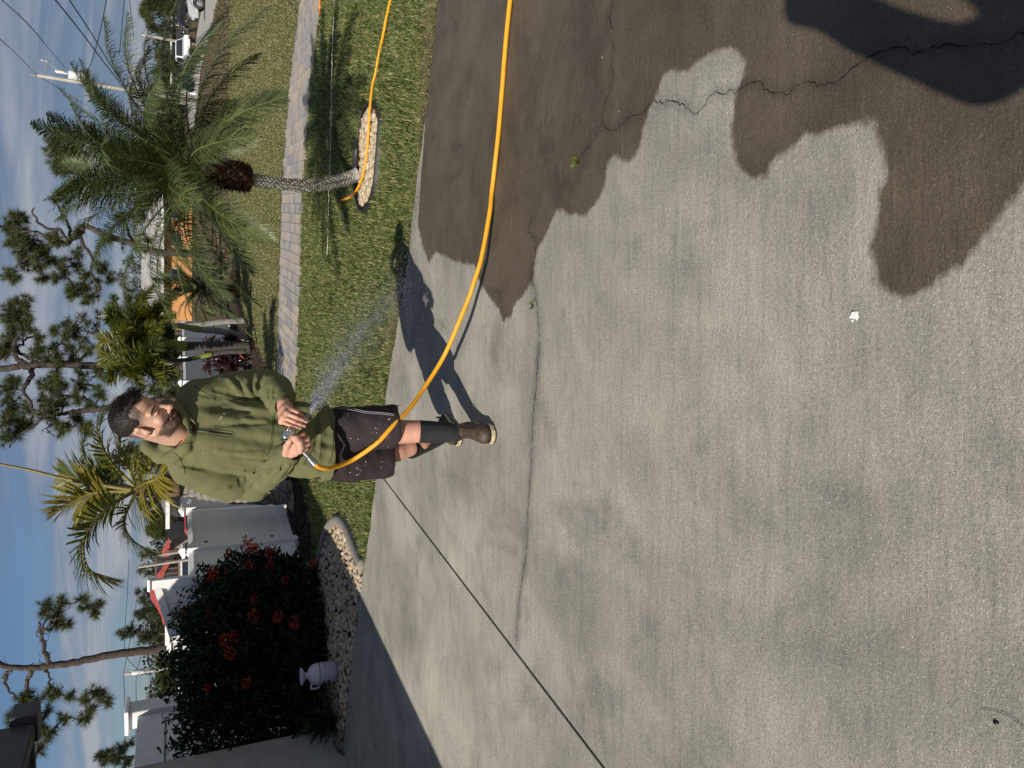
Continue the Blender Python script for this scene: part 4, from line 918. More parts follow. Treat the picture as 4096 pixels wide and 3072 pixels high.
# waistband opening and cuffs opening
tv.loft([(hz - .05, rings[-1][1], 4.042, rings[-1][3] * .91, .132), (hz + .025, rings[-1][1], 4.042, rings[-1][3] * .90, .130)], 0, .004, 's')
for el, wr, r0 in ((elL, wrL, .038), (elR, wrR, .044)):
    dr = nv(wr - el); tv.cone(wr - dr * .035, wr + dr * .09, r0, r0, .004, 's')
# diagonal drag folds pulled from the armpits
for (p, q, rr) in [((905, 1600), (1000, 1640), .006), ((960, 1895), (1080, 1840), .007), ((870, 1880), (930, 1780), .005), ((1000, 1900), (1110, 1870), .007), ((850, 1590), (1010, 1610), .007)]:
    a_, b_ = tv.hit(*p), tv.hit(*q)
    if a_ is not None and b_ is not None and np.linalg.norm(a_ - b_) < .3: tv.cone(a_ + (0, .002, 0), b_ + (0, .002, 0), rr, rr * .3, .014)
for (p, q, rr) in [((880, 1640), (1240, 1655), .006), ((940, 1830), (1200, 1850), .006), ((870, 1700), (1060, 1690), .004)]:
    a_, b_ = tv.hit(*p), tv.hit(*q)
    if a_ is not None and b_ is not None: tv.cone(a_ + (0, -.002, 0), b_ + (0, -.002, 0), rr, rr * .6, .02, 's')
def crease(pts, r=.008, out=.003):
    for i in range(len(pts) - 1):
        a_, b_ = tv.hit(*pts[i]), tv.hit(*pts[i + 1])
        if a_ is None or b_ is None or np.linalg.norm(a_ - b_) > .14: continue
        na, nb_ = tv.normal(a_)[0], tv.normal(b_)[0]; tv.cone(a_ + na * out, b_ + nb_ * out, r, r * .9, .012, 's')
def ridge(pts, r=.008, inn=.003):
    for i in range(len(pts) - 1):
        a_, b_ = tv.hit(*pts[i]), tv.hit(*pts[i + 1])
        if a_ is None or b_ is None or np.linalg.norm(a_ - b_) > .14: continue
        na, nb_ = tv.normal(a_)[0], tv.normal(b_)[0]; tv.cone(a_ - na * inn, b_ - nb_ * inn, r, r * .8, .014)
for L_ in ([(925, 1506), (945, 1525), (972, 1552), (1001, 1583)], [(1006, 1512), (1001, 1544), (1028, 1592)], [(1049, 1509), (1034, 1540), (1041, 1575), (1061, 1606)], [(1076, 1553), (1078, 1585), (1084, 1612)], [(1100, 1560), (1098, 1590), (1108, 1618)],
           [(929, 1944), (960, 1920), (997, 1893)], [(965, 1938), (1000, 1905), (1033, 1879)], [(1006, 1938), (1040, 1900), (1069, 1870)], [(1046, 1929), (1078, 1892), (1105, 1857)], [(1092, 1920), (1118, 1888), (1136, 1857)], [(1123, 1911), (1150, 1885), (1170, 1862)],
           [(707, 1857), (780, 1868), (848, 1879)], [(800, 1575), (870, 1590), (940, 1600)], [(860, 1560), (920, 1575), (975, 1600)], [(905, 1870), (985, 1880), (1040, 1862)], [(1000, 1560), (1040, 1545)], [(1240, 1640), (1262, 1700), (1268, 1760)], [(1225, 1850), (1262, 1800), (1275, 1750)]): crease(L_, .0095, .003)
for L_ in ([(915, 1520), (935, 1545), (965, 1578)], [(985, 1520), (985, 1550), (1008, 1590)], [(1028, 1515), (1016, 1550), (1030, 1588)], [(986, 1945), (1050, 1882)], [(1027, 1938), (1088, 1866)], [(1068, 1925), (1120, 1858)], [(1108, 1915), (1155, 1862)], [(860, 1690), (980, 1680), (1060, 1685)], [(870, 1800), (960, 1815), (1050, 1810)]): ridge(L_, .009, .002)
tv.noise(.0030, [(30, 34, 26, 1.), (62, 58, 50, .6), (17, 15, 12, 1.4)])
a, b = tv.mesh(); a = smoothmesh(a, b, 2, .5); hoodie = mk('hoodie', a, b, M_hood, person, True)
def cuff(el, wr, r0, r1, L_=.055):
    d = nv(wr - el); c0 = wr - d * .045; mb = MB(); n = 44; nl = 7
    u = nv(np.cross(d, (0, 0, 1))); w = np.cross(d, u); V = []; an = np.linspace(0, 2 * math.pi, n, endpoint=False)
    for j in range(nl * 2):
        t = j / (nl - 1) if j < nl else (2 * nl - 1 - j) / (nl - 1); inner = j >= nl; rr = (r0 + (r1 - r0) * t + .003 * math.sin(t * math.pi)) - (.006 if inner else 0)
        rv = rr + (.0012 * np.cos(an * 22)); V.append(c0 + d * (L_ * t) + rv[:, None] * (np.outer(np.cos(an), u) + np.outer(np.sin(an), w)))
    mb.add(np.concatenate(V), [(i * n + j, i * n + (j + 1) % n, (i + 1) * n + (j + 1) % n, (i + 1) * n + j) for i in range(2 * nl - 1) for j in range(n)]); mb.to('cuff', M_rib, hoodie, True)
cuff(elL, wrL, .054, .047, .054); cuff(elR, wrR, .061, .054, .067)
def seam(vol, pts, r, m, name, parent, n=40, off=.0006, flat=1.0):
    P = spline(pts, n) if len(pts) > 2 else np.linspace(pts[0], pts[1], n); Q = [vol.hit(p[0], p[1], off) for p in P]; Q = np.array([q for q in Q if q is not None])
    if len(Q) < 3: return None
    ok = np.concatenate(([True], np.linalg.norm(np.diff(Q, axis=0), axis=1) < .05)); Q = Q[ok]; mb = MB(); mb.tube(Q, r, 5); return mb.to(name, m, parent, True)
M_zip = mat('black_zip', (.012, .013, .014), .4, .2, 50)
seam(tv, [(744, 1719), (790, 1722), (850, 1729), (928, 1738)], .0042, M_zip, 'zip', hoodie); seam(tv, [(750, 1711), (790, 1713), (850, 1719), (930, 1727), (934, 1746)], .0016, M_seam, 'stitching', hoodie); seam(tv, [(752, 1731), (850, 1741), (934, 1750)], .0016, M_seam, 'stitching', hoodie)
seam(tv, [(1103, 1645), (1096, 1680), (1094, 1730), (1085, 1790), (1072, 1825)], .0018, M_seam, 'stitching', hoodie); seam(tv, [(1096, 1645), (1089, 1680), (1087, 1730), (1078, 1790), (1066, 1822)], .0016, M_seam, 'stitching', hoodie)
seam(tv, [(775, 1540), (800, 1560), (840, 1580), (885, 1592)], .0022, M_seam, 'stitching', hoodie); seam(tv, [(700, 1812), (722, 1838), (735, 1870), (742, 1898)], .0022, M_seam, 'stitching', hoodie)
seam(tv, [(1290, 1618), (1318, 1650), (1332, 1700), (1333, 1760), (1328, 1820), (1312, 1860)], .0022, M_seam, 'stitching', hoodie); seam(tv, [(1246, 1608), (1270, 1660), (1283, 1720), (1284, 1780), (1280, 1830)], .0017, M_seam, 'stitching', hoodie)
seam(tv, [(640, 1832), (668, 1812), (700, 1795), (735, 1775), (768, 1772)], .0020, M_seam, 'stitching', hoodie); seam(tv, [(771, 1700), (778, 1722), (780, 1760), (768, 1772)], .0018, M_seam, 'stitching', hoodie)
M_fleck = mat('dried_white_paint', (.70, .69, .64), .7, .1, 30); M_grey = mat('grey_piping', (.25, .25, .25), .8, .1, 30); M_red = mat('red_label', (.42, .04, .03), .7, .1, 30)
def splat(vol, x, y, rx, ry, m, name, parent, seed=0):
    p = vol.hit(x, y, .0012)
    if p is None: return
    n = vol.normal(p)[0]; ux = nv(np.array(Dn) - n * np.dot(np.array(Dn), n)) ; uy = np.cross(n, ux); r = random.Random(seed + int(x * 7 + y)); k = 9
    s = 1 / 800.
    pts = [p + ux * math.cos(6.283 * j / k) * rx * s * r.uniform(.45, 1.2) + uy * math.sin(6.283 * j / k) * ry * s * r.uniform(.45, 1.2) for j in range(k)]
    mb = MB(); mb.add(pts + [q - n * .003 for q in pts], [tuple(range(k))] + [(j, (j + 1) % k, k + (j + 1) % k, k + j) for j in range(k)]); mb.to(name, m, parent)
for (x, y, rx, ry) in [(884, 1671, 4, 3), (880, 1676, 2.5, 2), (888, 1666, 2, 2), (905, 1652, 7, 1), (897, 1656, 4, 1), (914, 1649, 3, 1), (812, 1812, 1.5, 1.5), (893, 1690, 1.5, 1.5), (950, 1700, 1.2, 1)]: splat(tv, x, y, rx, ry, M_fleck, 'paint_fleck', hoodie)
splat(tv, 1246, 1899, 8, 2.6, M_red, 'side_label', hoodie); splat(tv, 893, 1509, 17, 5, mat('sleeve_patch_cloth', (.03, .022, .022), .9, .2), 'sleeve_patch', hoodie)
# orange shirt showing at the neck
mb = MB(); an = np.linspace(0, 2 * math.pi, 36, endpoint=False); c = NK * .55 + HL(0, -.02, -.05) * .45; ax3 = nv(HL(0, -.03, -.04) - NK); u = nv(np.cross(ax3, (0, 1, 0))); w = np.cross(ax3, u)
ring = [c - ax3 * .020 + .0705 * (math.cos(t_) * u + math.sin(t_) * w) for t_ in an]; mb.tube(np.array(ring + [ring[0]]), .0085, 8, cap=False); mb.to('shirt_collar', mat('orange_cotton', (.55, .12, .04), .9, .1, 50), person, True)
ring = [c - ax3 * .008 + .0680 * (math.cos(t_) * u + math.sin(t_) * w) for t_ in an]; mb = MB(); mb.tube(np.array(ring + [ring[0]]), .0045, 8, cap=False); mb.to('collar_trim', mat('dark_trim', (.03, .03, .035), .9, .1, 50), person, True)

# ---- shorts
M_short = cloth_mat('charcoal_work_cloth', (.030, .023, .025), 700, .2, .8, .1)
sv = Vol((-.62, 3.68, .38), (.16, 4.40, hz + .16), .0052)
hemL, hemR = A(1586, 1708, 3.70), A(1566, 1830, 3.88)
pr = [(hz + .10, rings[-1][1], 4.05, rings[-1][3] * .90, .133), (hz, rings[-1][1], 4.05, rings[-1][3] * .94, .140), (hz - .07, rings[-1][1] - .005, 4.06, rings[-1][3] * .93, .142)]
sv.loft(pr, 0, .02)
def leg_folds(hip, hem, r0, r1, ph):
    C_ = np.linspace(hip, hem, 16); Rr = np.linspace(r0, r1, 16)
    for i in range(16): Rr[i] += .004 * math.sin(i * 1.5 + ph) * (i / 15); C_[i] = C_[i] + np.array((.004 * math.sin(i * .9 + ph), 0, 0))
    sv.chain(C_, Rr, .02)
leg_folds(hipL + np.array((.0, 0, .02)), hemL, .105, .104, .3); leg_folds(hipR + np.array((0, .0, .02)), hemR, .105, .100, 1.9)
sv.cone((hipL + hipR) / 2 - (0, 0, .02), (hipL + hipR) / 2 - (0, 0, .10), .10, .07, .03)
for (hip, hem, r) in ((hipL, hemL, .104), (hipR, hemR, .100)):
    d = nv(hem - hip); sv.boxr(hem + d * .08, (.125, .125, .08), None, .005, .004, 's')
    sv.cone(hem - d * .05, hem + d * .05, r - .010, r - .008, .003, 's')
sv.noise(.0032, [(24, 22, 30, 1.), (55, 50, 40, .7), (12, 14, 9, 1.5)])
a, b = sv.mesh(); a = smoothmesh(a, b, 2, .5); shorts = mk('shorts', a, b, M_short, person, True)
seam(sv, [(1345, 1626), (1380, 1630), (1430, 1639), (1465, 1646), (1520, 1650), (1578, 1657)], .0022, M_grey, 'piping', shorts); seam(sv, [(1345, 1632), (1380, 1636), (1430, 1645), (1465, 1652), (1520, 1656), (1578, 1662)], .0018, M_grey, 'piping', shorts)
for zx, zy, rx, ry in [(437, 262, 3, 2), (435, 303, 1.5, 2), (541, 283, 2, 2), (383, 380, 4, 1.2), (635, 338, 2.5, 1.2), (510, 204, 1.5, 1), (800, 408, 1, 3), (1030, 387, 1.2, 1.2), (1037, 455, 3, 1.6), (855, 540, 1, 2), (960, 535, 4, 4), (1000, 545, 3, 2), (892, 632, 2.5, 1.4), (483, 726, 4, 4), (628, 742, 4, 2), (690, 737, 3, 1), (883, 740, 2, 1.3), (829, 793, 1.2, 1.2), (1200, 720, 3, 3), (1205, 885, 6, 2.4), (1212, 370, 7, 6), (1240, 340, 4, 3), (770, 1175, 9, 2.5), (1075, 1172, 11, 1), (1180, 1170, 2, 1), (465, 1375, 7, 3), (495, 1365, 5, 1.4), (600, 1285, 5, 4), (625, 1310, 4, 4), (680, 1335, 3, 2.6), (605, 1420, 8, 4), (655, 1400, 5, 2), (540, 1408, 2, 1), (317, 1442, 3, 1.2), (1063, 1275, 2.5, 2.5), (658, 1298, 1.4, 2), (750, 1225, 1.2, 2), (748, 1252, 1.2, 1), (1230, 1255, 1.5, 2), (980, 620, 3, 5), (930, 605, 4, 1)]:
    splat(sv, 1300 + zx / 4.74, 1600 + zy / 4.74, rx * .5, ry * .45, M_fleck, 'paint_fleck', shorts)

# ---- socks
M_sock = mat('black_ribbed_knit', (.013, .013, .014), .9, .3, 40, .3, 200)
def sock(top, ank, r0, r1, foot):
    C_ = spline([top, top * .55 + ank * .45 + np.array((0, .008, 0)), ank, foot], 26); n = 40; V = []; an = np.linspace(0, 2 * math.pi, n, endpoint=False)
    T_ = np.gradient(C_, axis=0); mb = MB()
    for i in range(26):
        d = nv(T_[i]); u = nv(np.cross(d, (0, 1, 0))); w = np.cross(d, u); t = i / 25; rr = r0 * (1 - t) + r1 * t + .003 * math.exp(-((t - .05) / .05) ** 2) + .007 * math.exp(-((t - .3) / .25) ** 2) + .0006 * np.cos(an * 20)
        V.append(C_[i] + np.array(rr)[:, None] * (np.outer(np.cos(an), u) + np.outer(np.sin(an), w)))
    mb.add(np.concatenate(V), [(i * n + j, i * n + (j + 1) % n, (i + 1) * n + (j + 1) % n, (i + 1) * n + j) for i in range(25) for j in range(n)] + [tuple(range(n))]); return mb.to('sock', M_sock, person, True)
sock(A(1674, 1726, 3.735), aL, .0600, .046, aL + np.array((0, .0, -.04))); sock(A(1636, 1790, 3.955), aR, .0680, .054, aR + np.array((0, .0, -.04)))

# ---- boots
M_boot = mat('brown_leather', (.058, .042, .027), .6, .5, 18, .5, 120, spec=.45); M_sole = mat('cream_rubber', (.50, .42, .26), .7, .25, 30); M_bsole = mat('black_rubber', (.015, .014, .013), .7, .2, 30); M_lace = mat('brown_lace', (.055, .034, .022), .85, .2, 60)
def boot(toe, heel, ank):
    toe = np.array(toe, float); heel = np.array(heel, float); d = nv(toe - heel); s = np.array((d[1], -d[0], 0)); u = np.array((0, 0, 1.)); R = np.array((s, d, u)); L_ = np.linalg.norm(toe - heel)
    P = lambda x, y, z: heel + s * x + d * y * L_ + u * z
    v = Vol(np.minimum(toe, heel) - .09 + (0, 0, .05), np.maximum(toe, heel) + (.09, .09, .26), .0035)
    v.ell(P(0, .80, .050), (.052, .062, .042), R, .01); v.ell(P(0, .86, .055), (.046, .040, .036), R, .015); v.ell(P(0, .60, .055), (.050, .080, .045), R, .02); v.ell(P(0, .38, .065), (.044, .07, .06), R, .02)
    v.ell(P(0, .15, .055), (.040, .045, .055), R, .02); v.cone(P(0, .20, .08), ank + u * .035, .045, .050, .02); v.cone(P(0, .62, .085), P(0, .36, .125), .030, .036, .02)
    v.boxr(P(0, .5, -.03), (.12, .3, .05), R, .002, .003, 's')
    v.boxr(ank + u * .115, (.09, .09, .07), None, .002, .004, 's'); v.cone(ank + u * .02, ank + u * .08, .044, .046, .004, 's')
    v.cone(P(-.045, .74, .075), P(.045, .74, .075), .0030, .0030, .003, 's'); v.noise(.0014, [(60, 55, 60, 1.), (130, 120, 110, .6)])
    a, b = v.mesh(); a = smoothmesh(a, b, 1, .5); bo = mk('boot', a, b, M_boot, person, True)
    # layered sole following the outline of the foot
    out = [(-.040, -.03), (-.043, .12), (-.037, .36), (-.046, .55), (-.056, .76), (-.050, .93), (-.026, 1.02), (0, 1.045), (.026, 1.02), (.050, .93), (.056, .76), (.046, .55), (.037, .36), (.043, .12), (.040, -.03), (.022, -.075), (0, -.085), (-.022, -.075)]
    for nm, z0, z1, k, m in (('outsole', .0, .010, 1.02, M_bsole), ('midsole', .010, .030, 1.035, M_sole), ('welt', .030, .036, 1.0, M_bsole)):
        mb = MB(); mb.prism([(x * k, (y - .5) * k + .5) for x, y in out], z0, z1, lambda x, y, h: P(x, y, h)); mb.to(nm, m, bo)
    mb = MB()
    def top_(x, y):
        zz = np.arange(.24, .03, -.003); q = np.array([P(x, y, z_) for z_ in zz]); sd = v.sample(q); k = np.argmax(sd < 0); return q[k] + u * .0035
    for j, yy in enumerate((.68, .62, .55, .48, .41, .35)):
        for sg in (-1, 1): q = [top_(sg * -.027, yy), top_(sg * -.012, yy - .02), top_(sg * .012, yy - .045), top_(sg * .027, yy - .06)]; mb.tube(spline(q, 8), .0024, 5)
    mb.tube(spline([top_(-.05, .74), top_(-.035, .80), top_(0, .83), top_(.035, .80), top_(.05, .74)], 16) - u * .002, .0016, 5)
    for sg in (-1, 1): mb.tube(spline([top_(sg * .032, .72), top_(sg * .033, .6), top_(sg * .031, .48), top_(sg * .028, .36)], 14) - u * .002, .0022, 5)
    kn = top_(0, .33) + u * .004; mb.tube(spline([kn, kn + s * .02 + u * .03 + d * .02, kn + s * .035 + u * .0 + d * .03, kn], 14), .0022, 5); mb.tube(spline([kn, kn - s * .03 + u * .02 + d * .02, kn - s * .04 - u * .02 + d * .03, kn], 14), .0022, 5)
    mb.tube(spline([kn, kn + s * .03 + d * .02 + u * .03, kn + s * .075 + d * .01 + u * .045], 10), .0022, 5); mb.tube(spline([kn, kn - s * .02 + d * .04, kn - s * .03 + d * .045 - u * .05], 10), .0022, 5)
    mb.to('laces', M_lace, bo, True)
    return bo
KS = 1.0
boot((-.284, 3.60, 0), (-.262, 3.885, 0), A(1826, 1733, 3.82)); boot((-.345, 4.115, 0), (-.235, 4.39, 0), A(1794, 1727, 4.29))
KS = 1.085

# ================================================================ NOZZLE, HOSE, SPRAY
M_chr = mat('chrome', (.62, .63, .65), .16, .1, 20, metal=1.0); M_dchr = mat('worn_metal', (.34, .34, .35), .32, .3, 60, metal=1.0)
noz = thing('hose_nozzle', tuple(A(1160, 1745, 3.33)), 'chrome pistol grip hose nozzle held in both hands of the man', 'nozzle')
b0, b1, b2 = A(1140, 1748, 3.335), A(1195, 1695, 3.340), A(1238, 1659, 3.330); ax = nv(b2 - b0)
mb = MB(); mb.lathe(b0 - ax * .004, [(.005, -.024), (.008, -.024), (.008, -.009), (.022, -.006), (.027, .0), (.028, .008), (.028, .044), (.024, .048), (.024, .054), (.016, .058)], 22, ax); mb.sm = False; mb.to('valve_body', M_chr, noz, True).data.polygons.foreach_set
mb = MB(); mb.lathe(b0 + ax * .05, [(.013, 0), (.013, .02), (.016, .022), (.016, .030), (.0125, .032), (.0125, .075)], 18, ax); mb.to('barrel', M_chr, noz, True)
Lb = np.linalg.norm(b2 - b0); mb = MB(); mb.lathe(b0 + ax * (Lb - .045), [(.0125, 0), (.0135, .003), (.0135, .018), (.0115, .020), (.0115, .028), (.0090, .030), (.0090, .043), (.006, .045)], 18, ax); mb.to('tip', M_dchr, noz, True)
mb = MB(); lv = [A(1150, 1738, 3.31), A(1150, 1716, 3.30), A(1158, 1712, 3.30), A(1176, 1722, 3.305)]; mb.tube(spline(lv, 14), [.006] * 14, 8, flat=.45); mb.to('lever', M_chr, noz, True)
g0, g1, g2 = A(1160, 1758, 3.335), A(1190, 1778, 3.345), A(1220, 1810, 3.345); mb = MB(); mb.tube(spline([g0, g1, g2], 12), [.019, .0185, .018, .0175, .017, .0165, .016, .015, .0145, .014, .013, .013], 14); mb.to('grip', M_chr, noz, True)
c0, c1 = A(1214, 1806, 3.345), A(1262, 1857, 3.345); cx_ = nv(c1 - c0); Lc = np.linalg.norm(c1 - c0)
mb = MB(); mb.lathe(c0, [(.0105, 0), (.0125, .002), (.0125, Lc * .25), (.0105, Lc * .27), (.0105, Lc * .40), (.0155, Lc * .42), (.0165, Lc * .45), (.0165, Lc * .62), (.0175, Lc * .64), (.0185, Lc * .98), (.0160, Lc)], 16, cx_); mb.to('coupling', M_dchr, noz, False)
def hose_mat():
    m, nt, b = newmat('yellow_hose_rubber'); vec = mapping(nt); f = noise(nt, vec, 9, 4, .6); c = mixc(nt, f, (.62, .27, .010), (.80, .38, .016)); c = mixc(nt, ramp(nt, noise(nt, vec, 34, 5, .75), [(.55, 0.), (.72, .6)]), c, (.34, .16, .035))
    nt.links.new(c, b.inputs['Base Color']); b.inputs['Roughness'].default_value = .5; b.inputs['Specular IOR Level'].default_value = .4; bump(nt, b, noise(nt, vec, 260, 2), .2, .001); return m
M_hose = hose_mat(); HRAD = .0128
gp = lambda x, y: G(x, y, HRAD + .002)
def on_(vol, x, y, gap):
    q = vol.hit(x, y); return A_(x, y, (q[1] if q is not None else 3.85) - gap)
hp = [c1, A_(1276, 1868, 3.745), A_(1302, 1873, 3.775), on_(tv, 1336, 1869, .045), on_(sv, 1416, 1837, .035), on_(sv, 1507, 1771, .03), A_(1575, 1699, 3.80), A_(1642, 1631, 3.84), A_(1704, 1540, 3.90), A_(1774, 1426, 3.88), A_(1820, 1331, 3.79), A_(1870, 1204, 3.725), A_(1896, 1126, 3.68), A_(1926, 1037, 3.64), A_(1944, 941, 3.62), A_(1959, 839, 3.605), gp(1969, 760), gp(1987, 611), gp(2000, 450), gp(2014, 280), gp(2042, 0), gp(2075, -300), gp(2120, -800)]
hose = thing('garden_hose', tuple(gp(1987, 611)), 'thick yellow garden hose hanging from the man\'s nozzle and running across the driveway', 'hose')
HP = spline(hp, 260); HP += np.stack([.0018 * np.sin(np.arange(260) * .16 + k_) + .0006 * np.sin(np.arange(260) * .43 + 2 * k_) for k_ in range(3)], 1) * np.clip(np.arange(260) / 90, 0, 1)[:, None]; HP[:, 2] = np.maximum(HP[:, 2], HRAD + .0005); mb = MB(); mb.tube(HP, HRAD, 14); mb.to('tube', M_hose, hose, True)
# black printing along the hose
M_ink = mat('black_ink', (.02, .02, .02), .6, .1)
TN = np.gradient(HP, axis=0); mb = MB(); seglen = np.cumsum(np.concatenate(([0], np.linalg.norm(np.diff(HP, axis=0), axis=1))))
s0 = .30
for wd_ in (5, 4, 6, 3, 5, 4):
    for k in range(wd_):
        i = int(np.searchsorted(seglen, s0)); 
        if i >= len(HP) - 1: break
        p = HP[i] + (HP[i + 1] - HP[i]) * (s0 - seglen[i]) / (seglen[i + 1] - seglen[i] + 1e-9) if s0 < seglen[i + 1] else HP[i]; t_ = nv(TN[i]); tocam = nv(np.array((0, 0, EYE)) - p); sd = nv(np.cross(t_, tocam)); nrm_ = nv(tocam * .78 + sd * (-.62)); e = np.cross(nrm_, t_)
        q = p + nrm_ * (HRAD + .0004); mb.add([q - t_ * .0018 - e * .0025, q + t_ * .0018 - e * .0025, q + t_ * .0018 + e * .0025, q - t_ * .0018 + e * .0025], [(0, 1, 2, 3)]); s0 += .0062
    s0 += .010
mb.to('printing', M_ink, hose)
hose2 = thing('garden_hose', tuple(gp(1520, 500)), 'second yellow garden hose half sunk in the lawn and crossing the pebble palm bed', 'hose')
gq = lambda x, y, z=.02: G(x, y, z)
h2 = [gq(1620, -260), gq(1600, -120), gq(1568, -20, .005), gq(1548, 60, .0), gq(1533, 140, .0), gq(1515, 220, -.005), gq(1503, 290, .0), gq(1490, 340, .02), gq(1483, 400, .035), gq(1477, 470, .04), gq(1474, 540, .03), gq(1467, 610, .025), gq(1455, 690, .025), gq(1440, 735, .03), gq(1420, 770, .035), gq(1400, 788, .02), gq(1378, 797, .005), gq(1362, 803, -.03)]
mb = MB(); mb.tube(spline(h2, 160), .0125, 12); mb.to('tube', M_hose, hose2, True)
hose3 = thing('garden_hose', tuple(gq(1280, 10)), 'short end of orange hose on the edge of the paver walkway at the border', 'hose')
mb = MB(); mb.tube(spline([gq(1284, -200, .015), gq(1281, -60, .015), gq(1280, 0, .015), gq(1279.5, 35, .01), gq(1279, 60, -.03)], 30), .0125, 12); mb.to('tube', mat('orange_hose_rubber', (.75, .2, .01), .5, .15, 20), hose3, True)
# water spray: a jet breaking into drops
def water_mat():
    m, nt, b = newmat('water_drops'); b.inputs['Base Color'].default_value = (.95, .96, .97, 1); b.inputs['Roughness'].default_value = .25; b.inputs['Transmission Weight'].default_value = .0; b.inputs['IOR'].default_value = 1.33; b.inputs['Specular IOR Level'].default_value = .8; t = nd(nt, 'ShaderNodeBsdfTranslucent'); t.inputs[0].default_value = (.95, .96, .97, 1); mx = nd(nt, 'ShaderNodeMixShader'); mx.inputs[0].default_value = .25; nt.links.new(b.outputs[0], mx.inputs[1]); nt.links.new(t.outputs[0], mx.inputs[2]); nt.links.new(mx.outputs[0], nt.nodes['Material Output'].inputs[0]); return m
M_wat = water_mat()
sp0 = b2 + ax * .006; tgt = np.array((.78, 5.25, .0)); v0 = tgt - sp0; mb = MB(); rs = np.random.RandomState(9); T_ = 26000
sdir = nv(v0); s1 = nv(np.cross(sdir, (0, 0, 1))); s2 = np.cross(sdir, s1)
oct_ = np.array([(1, 0, 0), (-1, 0, 0), (0, 1, 0), (0, -1, 0), (0, 0, 1), (0, 0, -1)], float); OF = [(0, 2, 4), (2, 1, 4), (1, 3, 4), (3, 0, 4), (2, 0, 5), (1, 2, 5), (3, 1, 5), (0, 3, 5)]
for k in range(T_):
    t = rs.uniform(0, 1) ** 1.7; cone_ = min(1.0, t * 5) * .03 + .165 * t + .02 * max(0, t - .3); a_ = rs.uniform(0, 6.283); q = rs.normal(0, 1) * cone_ * .55
    p = sp0 + v0 * t + (s1 * math.cos(a_) + s2 * math.sin(a_)) * q * 1.6; p[2] += .16 * t * (1 - t) * 1.6 - .02 * rs.uniform(0, 1) * t
    if p[2] < .004: continue
    r = rs.uniform(.0006, .0017) * (1.5 if t < .10 else 1.0); st = .6 * rs.uniform(0, 1)
    O = oct_ * r; O = O + np.outer(O @ sdir, sdir) * st; mb.add(p + O, OF)
for k in range(1100):      # drops bouncing and lying on the slab where the jet lands
    q = G(rs.normal(1690, 90), rs.normal(1210, 95), 0); hgt = abs(rs.normal(0, .02)) if rs.uniform() < .5 else .0015; r = rs.uniform(.0007, .0020)
    mb.add(q + np.array((0, 0, hgt + r)) + oct_ * r * (1, 1, .7), OF)
for k in range(34):        # longer threads of water close to the nozzle
    t0 = rs.uniform(0, .16); a_ = rs.uniform(0, 6.283); sp_ = rs.uniform(0, .09) ; dd = nv(sdir + (s1 * math.cos(a_) + s2 * math.sin(a_)) * sp_); L0 = np.linalg.norm(v0); p = sp0 + dd * L0 * t0; mb.tube(np.array([p, p + dd * rs.uniform(.02, .09)]), rs.uniform(.0006, .0015), 4)
V = np.array([sp0 + v0 * (t * .055) + np.array((0, 0, .16 * 1.6 * t * .055)) for t in np.linspace(0, 1, 10)]); mb.tube(V, np.linspace(.0035, .009, 10) * (1 + .3 * np.sin(np.arange(10) * 2.1)), 8)
o = solo('water_spray', mb, M_wat, 'fan of white water drops spraying from the nozzle towards the wet concrete', 'water', kind='stuff', smooth=False)
# wet glints where drops land on the slab inside the shadow
A = A_; KS = 1.0
print('man done', round(time.time() - T0, 1))
# ================================================================ PLANTS
def bark(name, c1, c2, sc=12, st=(1, 1, 4), b=.6, bd=.02): return mat(name, c1, .9, .3, sc, b, sc * 3, bd, col2=c2, stretch=st)
def leafmat(name, c1, c2, tr=.25, isl=.35, rough=.45, spec=.5, sc=3): return mat(name, c1, rough, .2, sc, col2=c2, isl=isl, transl=tr, spec=spec)
def frond(mb, P, leaf, n, w, droop=.5, swept=.55, both=2, plume=0, rr=None, seed=0, up=None, start=.12, stemmb=None, rw=.012, jit=.15):
    """a palm frond: rachis along points P, n pairs of leaflets of length leaf; leaflets go into mb, the rachis into stemmb"""
    r = random.Random(seed); N = 26; C_ = spline(P, N); T_ = np.gradient(C_, axis=0); T_ /= np.linalg.norm(T_, axis=1, keepdims=True)
    if stemmb is not None: stemmb.tube(C_, np.linspace(rw, rw * .2, N), 5)
    L = []
    for k in range(n):
        t = start + (1 - start) * (k + r.random() * .6) / n; i = min(N - 2, int(t * (N - 1))); f = t * (N - 1) - i; p = C_[i] * (1 - f) + C_[i + 1] * f; tn = T_[i]
        side = np.cross(tn, (0, 0, 1)); side = nv(side if np.linalg.norm(side) > .15 else (up if up is not None else (1, 0, 0))); nn = nv(np.cross(side, tn)); 
        if nn[2] < 0 and abs(nn[2]) > .05: nn = -nn
        env = (math.sin(math.pi * min(1, (t - start) / (1 - start) * .86 + .14)) ** .55) * (1 - .25 * t)
        for sg in (-1, 1):
            a = (r.uniform(-1.2, 1.2) if plume else r.gauss(.25, jit)); d = nv(side * sg * math.cos(a) + nn * math.sin(a) + tn * (swept + .9 * t * t) + np.array((r.gauss(0, jit * .4),) * 3))
            ll = leaf * env * r.uniform(.8, 1.1); e = nv(np.cross(d, nn if abs(np.dot(d, nn)) < .9 else side)) * w / 2
            dr = np.array((0, 0, -1.0)) * droop; p1 = p + d * ll * .35 + dr * ll * .05; p2 = p + d * ll * .70 + dr * ll * .22; p3 = p + d * ll * .95 + dr * ll * .52
            mb.add([p - e * .5, p + e * .5, p1 + e, p1 - e, p2 + e * .75, p2 - e * .75, p3], [(0, 1, 2, 3), (3, 2, 4, 5), (5, 4, 6)])
